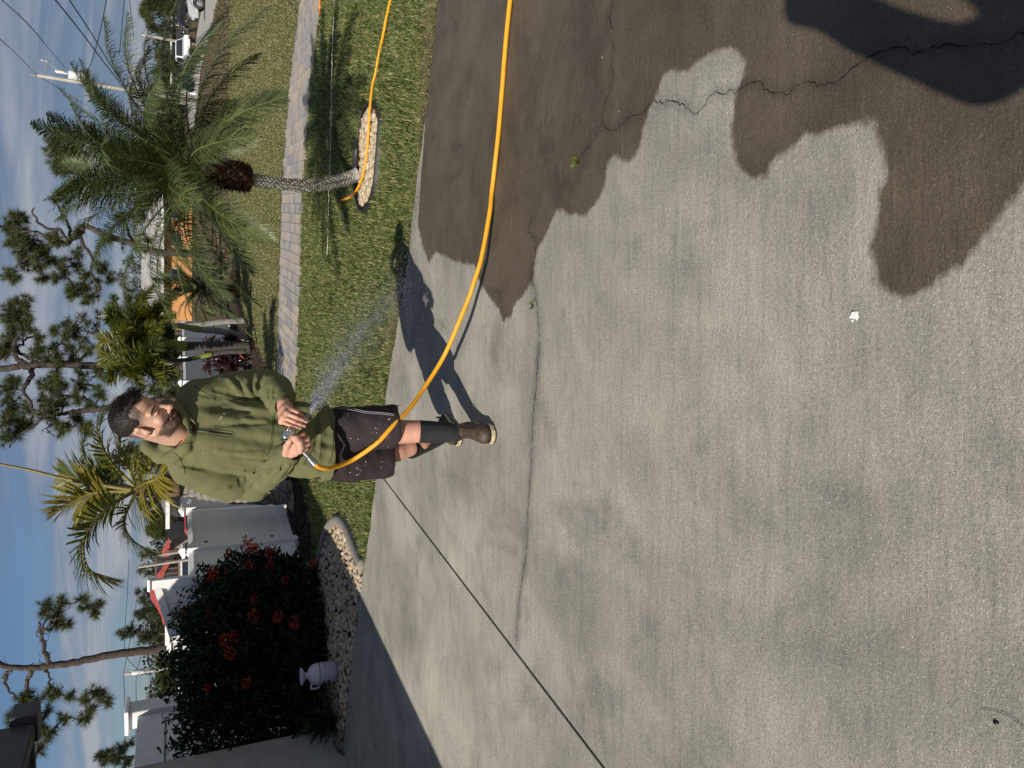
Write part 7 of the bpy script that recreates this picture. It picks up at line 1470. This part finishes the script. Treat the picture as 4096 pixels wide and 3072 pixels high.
# ================================================================ UTILITY POLES AND WIRES
M_pole = mat('weathered_pole', (.36, .33, .28), .85, .15, 4, .3, 30); M_tank = mat('transformer_grey', (.62, .64, .62), .5, .08); M_wire = mat('wire', (.03, .03, .035), .6, .1); M_ins = mat('insulator', (.25, .25, .26), .4, .2)
Yp = 55.0; p1 = thing('utility_pole', tuple(A(800, 405, Yp)), 'leaning wooden utility pole with white transformers above the date palm', 'utility pole'); top, lo_ = A(150, 302, Yp), A(350, 334, Yp); dirp = nv(lo_ - top); bot = top + dirp * (top[2] + .06) / -dirp[2]
mb = MB(); mb.tube(np.array([bot, top]), [.14, .10], 12); mb.to('pole', M_pole, p1, True)
for k, (x, y, s) in enumerate(((305, 300, 1.15), (300, 318, 1.0))): c = A(x, y, Yp - .3 + .5 * k); mb = MB(); mb.lathe(c - (0, 0, .45 * s), [(.19 * s, 0), (.21 * s, .04), (.21 * s, .75 * s), (.17 * s, .82 * s)], 14); mb.lathe(c + (0, 0, .4 * s), [(.04, 0), (.06, .08), (.03, .2)], 8); mb.to('transformer', M_tank, p1, True)
for (x, y, l) in ((262, 292, .35), (255, 288, .3)): c = A(x, y, Yp); mb = MB(); mb.lathe(c, [(.06, 0), (.12, .09), (.06, .18), (.12, .27), (.06, .36), (.12, .45), (.05, l + .2)], 10); mb.to('insulator', M_tank, p1, True)
mb = MB(); c = A(142, 300, Yp); mb.lathe(c, [(.04, -.1), (.09, -.05), (.04, .0), (.09, .05), (.04, .1), (.09, .15), (.04, .2), (.08, .25), (.03, .3)], 10, (-.1, 0, 1)); mb.to('insulator', M_ins, p1, True)
mb = MB(); a, b = A(184, 298, Yp), A(182, 254, Yp); mb.tube(np.array([a, b]), .03, 6); mb.lathe(A(165, 240, Yp), [(.06, 0), (.10, .1), (.06, .2), (.08, .3), (.02, .5)], 8, (.1, 0, -1)); mb.tube(spline([A(196, 250, Yp), A(175, 243, Yp), A(160, 238, Yp)], 6), .06, 8); mb.tube(spline([A(140, 290, Yp), A(128, 270, Yp), A(135, 248, Yp), A(160, 241, Yp)], 12), .018, 5); mb.tube(spline([A(200, 260, Yp), A(230, 275, Yp), A(270, 285, Yp)], 8), .015, 5); mb.to('cutout_arm', M_ins, p1)
p2 = thing('utility_pole', tuple(A(735, 2670, 62)), 'distant straight utility pole with one transformer left of the bare pine', 'utility pole'); mb = MB(); a = A(495, 2697, 62); b = A(720, 2672, 62); b[2] = -.05; mb.tube(np.array([b, a]), [.13, .09], 10); mb.to('pole', M_pole, p2, True); mb = MB(); c = A(548, 2688, 61.7); mb.lathe(c - (0, 0, .5), [(.17, 0), (.19, .05), (.19, .75), (.14, .85)], 12); mb.to('transformer', M_tank, p2, True)
mb = MB(); c = A(510, 2688, 62); mb.box(c, (.5, .1, .15)); mb.to('insulator', M_ins, p2)
p3 = thing('utility_pole', tuple(A(745, 175, 95)), 'far thin utility pole between the parked cars and the date palm', 'utility pole'); a = A(567, 138, 95); b = A(735, 170, 95); b[2] = -.05; mb = MB(); mb.tube(np.array([b, a]), [.2, .15], 8); mb.to('pole', M_pole, p3, True)
def wire(pts, rad, lab, cat='power line', grp='power lines crossing the sky'): mb = MB(); mb.tube(spline([A(x, y, Y) for x, y, Y in pts], 26), rad, 5); return solo('power_line', mb, M_wire, lab, cat, grp)
tp = 150, 301
wire([(-60, 105, 27), (0, 157, 28), (70, 220, 42), (143, 296, 55)], .016, 'power line reaching the top of the near pole from the upper sky')
wire([(0, -8, 24), (120, 105, 26), (200, 200, 44), (273, 284, 55)], .016, 'power line dropping to the transformers of the near pole')
wire([(160, 308, 55), (230, 350, 60), (290, 388, 66), (360, 430, 75)], .018, 'power line running from the near pole down behind the date palm')
wire([(205, -20, 20), (222, 0, 21), (320, 122, 25), (420, 255, 30), (480, 330, 36)], .020, 'thicker cable passing left of the near pole towards the palm, upper of the two')
wire([(262, -20, 20), (278, 0, 21), (370, 140, 25), (430, 240, 30), (500, 350, 36)], .018, 'thicker cable passing beside the near pole, lower of the two')
wire([(424, -20, 24), (422, 20, 25), (395, 150, 27), (362, 260, 30), (330, 340, 33)], .016, 'dark cable crossing the two thicker cables')
wire([(498, -20, 60), (490, 80, 60), (477, 220, 60)], .03, 'thin far wire right of the crossing cables')
wire([(516, -20, 70), (526, 70, 70), (535, 150, 70)], .03, 'thin far wire ending behind the palm frond tips')
wire([(600, 75, 92), (585, 110, 93), (568, 138, 95)], .03, 'short far wire reaching the thin far pole')
for k, (pts, lab) in enumerate((([(548, 2390, 75), (520, 2560, 68), (505, 2640, 64), (495, 2697, 62), (500, 2840, 52), (500, 3100, 40)], 'highest wire at the distant straight pole'), ([(600, 2420, 75), (575, 2560, 68), (560, 2640, 64), (545, 2697, 62), (545, 2860, 50), (540, 3100, 40)], 'second wire from the top at the distant straight pole'), ([(615, 2540, 66), (610, 2620, 64), (602, 2697, 62), (600, 2840, 52)], 'third wire from the top at the distant straight pole'), ([(622, 2540, 66), (617, 2620, 64), (608, 2697, 62), (607, 2840, 52)], 'lowest wire at the distant straight pole'), ([(515, 2240, 80), (508, 2400, 75), (500, 2600, 66), (560, 2690, 62)], 'wire sagging above the red roof to the distant pole'))): wire(pts, .022, lab)
for (x0, x1, y0, y1, Yq, lab) in ((585, 722, 2268, 2262, 40, 'slim grey post beyond the fence, left one of the pair'), (625, 715, 2222, 2214, 40, 'slim grey post beyond the fence, right one of the pair')): mb = MB(); a = A(x0, y1 if x0 > 600 else y0, Yq); a = A(x0 - 30 if x0 < 600 else x0, y0, Yq); b = A(x1, y1, Yq); b[2] = -.05; b[0] = a[0] * .98; mb.tube(np.array([b, a]), .07, 8); solo('post', mb, M_pole, lab, 'post')

# ================================================================ VEHICLES AND YARD GEAR
M_tyre = mat('tyre', (.015, .015, .016), .8, .2); M_rim = mat('wheel_rim', (.45, .46, .48), .3, .1, metal=.9); M_cglass = mat('car_glass', (.02, .024, .03), .06, .1, spec=.9); M_lampr = mat('red_lamp', (.5, .02, .015), .3, .1); M_lampw = mat('head_lamp', (.7, .72, .75), .15, .1)
def paint(name, c, r=.25): 
    m = mat(name, c, r, .04, 2, spec=.6); m.node_tree.nodes['Principled BSDF'].inputs['Coat Weight'].default_value = .6; m.node_tree.nodes['Principled BSDF'].inputs['Coat Roughness'].default_value = .08; return m
P_BODY = {'suv': [(-2.35, .42), (-2.32, .95), (-2.25, 1.08), (-2.15, 1.62), (-1.95, 1.72), (.35, 1.74), (.75, 1.62), (1.25, 1.12), (2.15, .98), (2.36, .78), (2.38, .42)], 'pickup': [(-2.75, .50), (-2.76, 1.10), (-.75, 1.12), (-.62, 1.72), (-.35, 1.80), (.70, 1.80), (.95, 1.70), (1.45, 1.18), (2.45, 1.05), (2.66, .85), (2.68, .48)], 'sedan': [(-2.25, .38), (-2.25, .90), (-2.0, 1.0), (-1.45, 1.05), (-.85, 1.40), (.25, 1.43), (1.05, .98), (2.0, .85), (2.25, .68), (2.26, .36)]}
P_WIN = {'suv': [(-2.0, 1.14), (-1.92, 1.58), (.32, 1.62), (.62, 1.53), (1.02, 1.14)], 'pickup': [(-.55, 1.18), (-.48, 1.66), (.66, 1.68), (.84, 1.60), (1.20, 1.18)], 'sedan': [(-1.35, 1.02), (-.80, 1.33), (.22, 1.36), (.85, 1.00)]}
def vehicle(kind, name, loc, rz, label, pm, cat, sc=1.0, W=1.85):
    loc = np.array((loc[0], loc[1], -.05)); root = thing(name, tuple(loc), label, cat); c, s = math.cos(rz), math.sin(rz)
    T_ = lambda x, y, z: loc + sc * np.array((x * c - y * s, x * s + y * c, z)); prof = P_BODY[kind]; n = len(prof); V = []; ys = [(-W / 2, .0), (-W / 2 + .06, .06), (W / 2 - .06, .06), (W / 2, .0)]
    for yy, up in ys:
        for x, z in prof: k = 1 if z > 1.3 else 0; V.append(T_(x * (1 - .01 * (up == 0)), yy * (1 - .14 * k * (z - 1.1) / .6), z - (0 if up else .03)))
    F = [(j * n + i, j * n + (i + 1) % n, (j + 1) * n + (i + 1) % n, (j + 1) * n + i) for j in range(3) for i in range(n)] + [tuple(range(n))[::-1], tuple(range(3 * n, 4 * n))]; body_ = mk('body', V, F, pm, root)
    wp = P_WIN[kind]
    for sg in (-1, 1): q = [T_(x, sg * (W / 2 * (1 - .14 * max(0, z - 1.1) / .6) + .012), z) for x, z in wp]; q2 = [T_(x, sg * (W / 2 * (1 - .14 * max(0, z - 1.1) / .6) - .03), z) for x, z in wp]; m_ = len(q); mk('side_window', q + q2, [tuple(range(m_)), tuple(range(m_, 2 * m_))[::-1]] + [(i, (i + 1) % m_, m_ + (i + 1) % m_, m_ + i) for i in range(m_)], M_cglass, root)
    fr = [p for p in prof if p[1] > 1.0 and p[0] > 0.2]; (xa, za), (xb, zb) = [(x, z) for x, z in prof if x > 0][1 if kind != 'sedan' else 0: (3 if kind != 'sedan' else 2)][0], [(x, z) for x, z in prof if x > 0][2 if kind != 'sedan' else 1]
    o_ = .02; V = [T_(xa + o_, -W * .38, za + o_), T_(xa + o_, W * .38, za + o_), T_(xb + o_, W * .44, zb + o_ + .03), T_(xb + o_, -W * .44, zb + o_ + .03)]; V += [v - np.array((0, 0, .04)) for v in V]; mk('windscreen', V, [(0, 1, 2, 3), (7, 6, 5, 4), (0, 4, 5, 1), (1, 5, 6, 2), (2, 6, 7, 3), (3, 7, 4, 0)], M_cglass, root)
    for wx in (-1.45 if kind != 'pickup' else -1.75, 1.45 if kind != 'pickup' else 1.7):
        for sg in (-1, 1):
            ctr = T_(wx, sg * (W / 2 - .10), .36); axw = nv(T_(0, sg, 0) - T_(0, 0, 0)); mb = MB(); mb.lathe(ctr - axw * .1 * sc, [(.22 * sc, 0), (.34 * sc, 0), (.36 * sc, .03 * sc), (.36 * sc, .20 * sc), (.33 * sc, .235 * sc), (.22 * sc, .235 * sc)], 18, axw); w_ = mb.to('wheel', M_tyre, root)
            mb = MB(); mb.lathe(ctr + axw * .125 * sc, [(.22 * sc, 0), (.20 * sc, .012), (.06 * sc, .02), (.04 * sc, .03)], 10, axw); mb.to('rim', M_rim, w_)
            mb = MB(); mb.tube(np.array([T_(wx + .42 * math.cos(a_), sg * (W / 2 + .006), .36 + .42 * math.sin(a_)) for a_ in np.linspace(.05, 3.09, 10)]), .03 * sc, 5); mb.to('wheel_arch', M_tyre, root)
    xr_, xf = prof[1][0], prof[-2][0]
    for sg in (-1, 1):
        mb = MB(); mb.box(T_(xf - .03, sg * W * .36, .74), (.14 * sc, .34 * sc, .16 * sc), ax=[[c, s, 0], [-s, c, 0], [0, 0, 1]], bev=.02); mb.to('headlight', M_lampw, root); mb = MB(); mb.box(T_(xr_ + .03, sg * W * .44, .95), (.10 * sc, .16 * sc, .26 * sc), ax=[[c, s, 0], [-s, c, 0], [0, 0, 1]], bev=.02); mb.to('tail_light', M_lampr, root)
        mb = MB(); mb.box(T_(.95 if kind != 'sedan' else .7, sg * (W / 2 + .12), 1.12 if kind != 'sedan' else 1.0), (.12 * sc, .2 * sc, .16 * sc), ax=[[c, s, 0], [-s, c, 0], [0, 0, 1]], bev=.02); mb.to('mirror', M_tyre, root)
    for xx in ((-.9, .25) if kind != 'pickup' else (.05,)): 
        for sg in (-1, 1): mb = MB(); mb.box(T_(xx, sg * (W / 2 + .002), .85), (.014, .014, .62 * sc)); mb.to('door_seam', M_tyre, root)
    mb = MB(); mb.box(T_(xf - .02, 0, .52), (.16 * sc, W * .96 * sc, .2 * sc), ax=[[c, s, 0], [-s, c, 0], [0, 0, 1]], bev=.03); mb.to('bumper', M_tyre, root)
    if kind == 'pickup': mb = MB(); mb.box(T_(-1.75, 0, 1.06), (1.85 * sc, W * .84 * sc, .16 * sc), ax=[[c, s, 0], [-s, c, 0], [0, 0, 1]]); mb.to('bed_liner', M_tyre, root)
    return root
P_dk, P_wh, P_sil, P_gr, P_rd = paint('black_green_paint', (.010, .018, .020)), paint('white_paint', (.72, .73, .72)), paint('silver_paint', (.40, .42, .44)), paint('green_paint', (.03, .12, .09)), paint('red_paint', (.45, .03, .02))
vehicle('suv', 'dark_suv', G(748, 62, -.05)[:2] * (118 / G(748, 62, -.05)[1]), math.pi + .1, 'dark green almost black sports utility car parked in front of the dark house', P_dk, 'car', 1.0)
vehicle('pickup', 'silver_pickup', (A(820, 10, 50)[0] + 1.5, 50), math.pi - .35, 'silver grey pickup truck at the roadside, nearest vehicle at the right border', P_sil, 'pickup truck', .92)
vehicle('pickup', 'white_pickup', (A(780, 218, 78)[0], 78), -math.pi / 2 - .12, 'white pickup truck seen head on between the palm frond tips', P_wh, 'pickup truck', 1.0)
vehicle('sedan', 'green_car', (A(768, 305, 84)[0], 84), math.pi, 'small green car parked behind the tip of a palm frond', P_gr, 'car', .8)
vehicle('sedan', 'dark_car', (A(768, 268, 92)[0], 92), math.pi + .2, 'dark glossy car parked between the white pickup and the green car', P_dk, 'car', .85)
vehicle('suv', 'white_suv', (A(716, 2268, 56)[0], 56), .25, 'white sports utility car beyond the fence in front of the stone house', P_wh, 'car', .82)
vehicle('pickup', 'white_truck', (A(716, 2205, 66)[0], 66), math.pi, 'white pickup truck farther back beside the white car beyond the fence', P_wh, 'pickup truck', .9)
vehicle('sedan', 'red_car', (A(716, 2080, 52)[0], 52), .35, 'red car half hidden between the white shed and the fence top', P_rd, 'car', .85)
for (x, y, Yq, lab) in ((793, 112, 72, 'dark wheeled utility cart on the road verge, nearer the pickup'), (790, 152, 76, 'dark wheeled utility cart farther along the road verge')):
    g = A(x, y, Yq); g[2] = -.05; t_ = thing('utility_cart', tuple(g), lab, 'cart'); mb = MB(); mb.box(g + (0, 0, .62), (1.0, 1.3, .08)); mb.to('deck', M_tyre, t_)
    for sx in (-.45, .45): mb = MB(); mb.lathe(g + (sx, -.5, .26), [(.1, -.06), (.26, -.05), (.26, .05), (.1, .06)], 12, (1, 0, 0)); mb.to('wheel', M_tyre, t_)
    mb = MB(); mb.tube(spline([g + (-.45, .6, .6), g + (-.45, .7, 1.15), g + (.45, .7, 1.15), g + (.45, .6, .6)], 12), .03, 6); mb.to('handle', M_tyre, t_)
g = A(781, 179, 70); g[2] = -.05; t_ = thing('mailbox', tuple(g), 'white box on a short post at the edge of the road', 'mailbox'); mb = MB(); mb.box(g + (0, 0, .75), (.66, .5, .34), bev=.04); mb.to('box', M_wtrim, t_); mb = MB(); mb.box(g + (0, 0, .3), (.1, .1, .62)); mb.to('post', M_pole, t_)
g = A(782, 345, 80); g[2] = -.05; t_ = thing('trash_bin', tuple(g), 'dark wheeled trash bin standing beside the green car', 'trash bin'); mb = MB(); mb.box(g + (0, 0, .6), (.7, .75, 1.1), bev=.06); mb.to('bin', M_tyre, t_); mb = MB(); mb.box(g + (0, 0, 1.19), (.78, .82, .08), bev=.03); mb.to('lid', P_gr, t_)
for k, yy in enumerate((375, 379)): mb = MB(); g = A(785, yy, 74); g[2] = -.05; mb.box(g + (0, 0, .45), (.1, .1, 1.0)); mb.box(g + (.5, 0, .8), (1.1, .04, .12)); solo('rail_fence', mb, M_wtrim, ['low white rail fence by the road seen through the palm, nearer rail', 'low white rail fence by the road seen through the palm, farther rail'][k], 'fence')

# ================================================================ THE PHOTOGRAPHER (behind the camera; only the shadow is in view)
ph = thing('person', (.05, -.45, 0), 'person holding up the phone behind the camera, seen in the photo only as a shadow', 'person')
pv = Vol((-.75, -1.0, -.02), (.65, .1, 1.95), .012); PX, PY = -.06, -.43
pv.ell((PX + .04, PY, 1.73), (.085, .105, .125), None, .03); pv.cone((PX, PY, 1.45), (PX + .01, PY, 1.62), .07, .06, .03)
pv.loft([(.80, PX - .03, PY, .27, .16), (1.0, PX - .04, PY, .27, .16), (1.25, PX - .04, PY, .28, .15), (1.42, PX, PY, .22, .12), (1.50, PX, PY, .12, .09)], .3, .04)
shs = [(PX - .25, PY + .05, 1.41), (PX + .20, PY - .02, 1.44)]
pv.chain([shs[0], (PX - .16, PY + .19, 1.27), (-.13, -.12, 1.46), (-.085, -.075, 1.58)], [.085, .065, .058, .070], .03); pv.chain([shs[1], (PX + .30, PY + .14, 1.23), (.14, -.12, 1.45), (.07, -.085, 1.57)], [.07, .06, .045, .035], .03)
for sx in (-.10, .11): pv.chain([(PX + sx, PY, .90), (PX + sx * 1.1, PY + .02, .48), (PX + sx * 1.15, PY, .08)], [.10, .075, .055], .04); pv.ell((PX + sx * 1.15, PY + .07, .04), (.05, .14, .05), None, .03)
pv.noise(.010, [(14, 12, 15, 1.), (34, 30, 26, .5)]); pv.boxr((PX - .22, PY + .05, 1.02), (.05, .07, .09), None, .02, .03)
a, b = pv.mesh(); a = smoothmesh(a, b, 2, .5); o = mk('body', a, b, cloth_mat('photographer_clothes', (.08, .08, .10)), ph, True)
mb = MB(); mb.ball((PX + .02, PY - .01, 1.76), (.095, .115, .115), 14, 10); mb.sm = True; mb.to('hair', M_hair, ph)
mb = MB(); mb.box((0, -.075, 1.60), (.076, .010, .155), bev=.004); solo('phone', mb, M_blk, 'phone held up in both hands of the photographer', 'phone')
print('all done', round(time.time() - T0, 1))
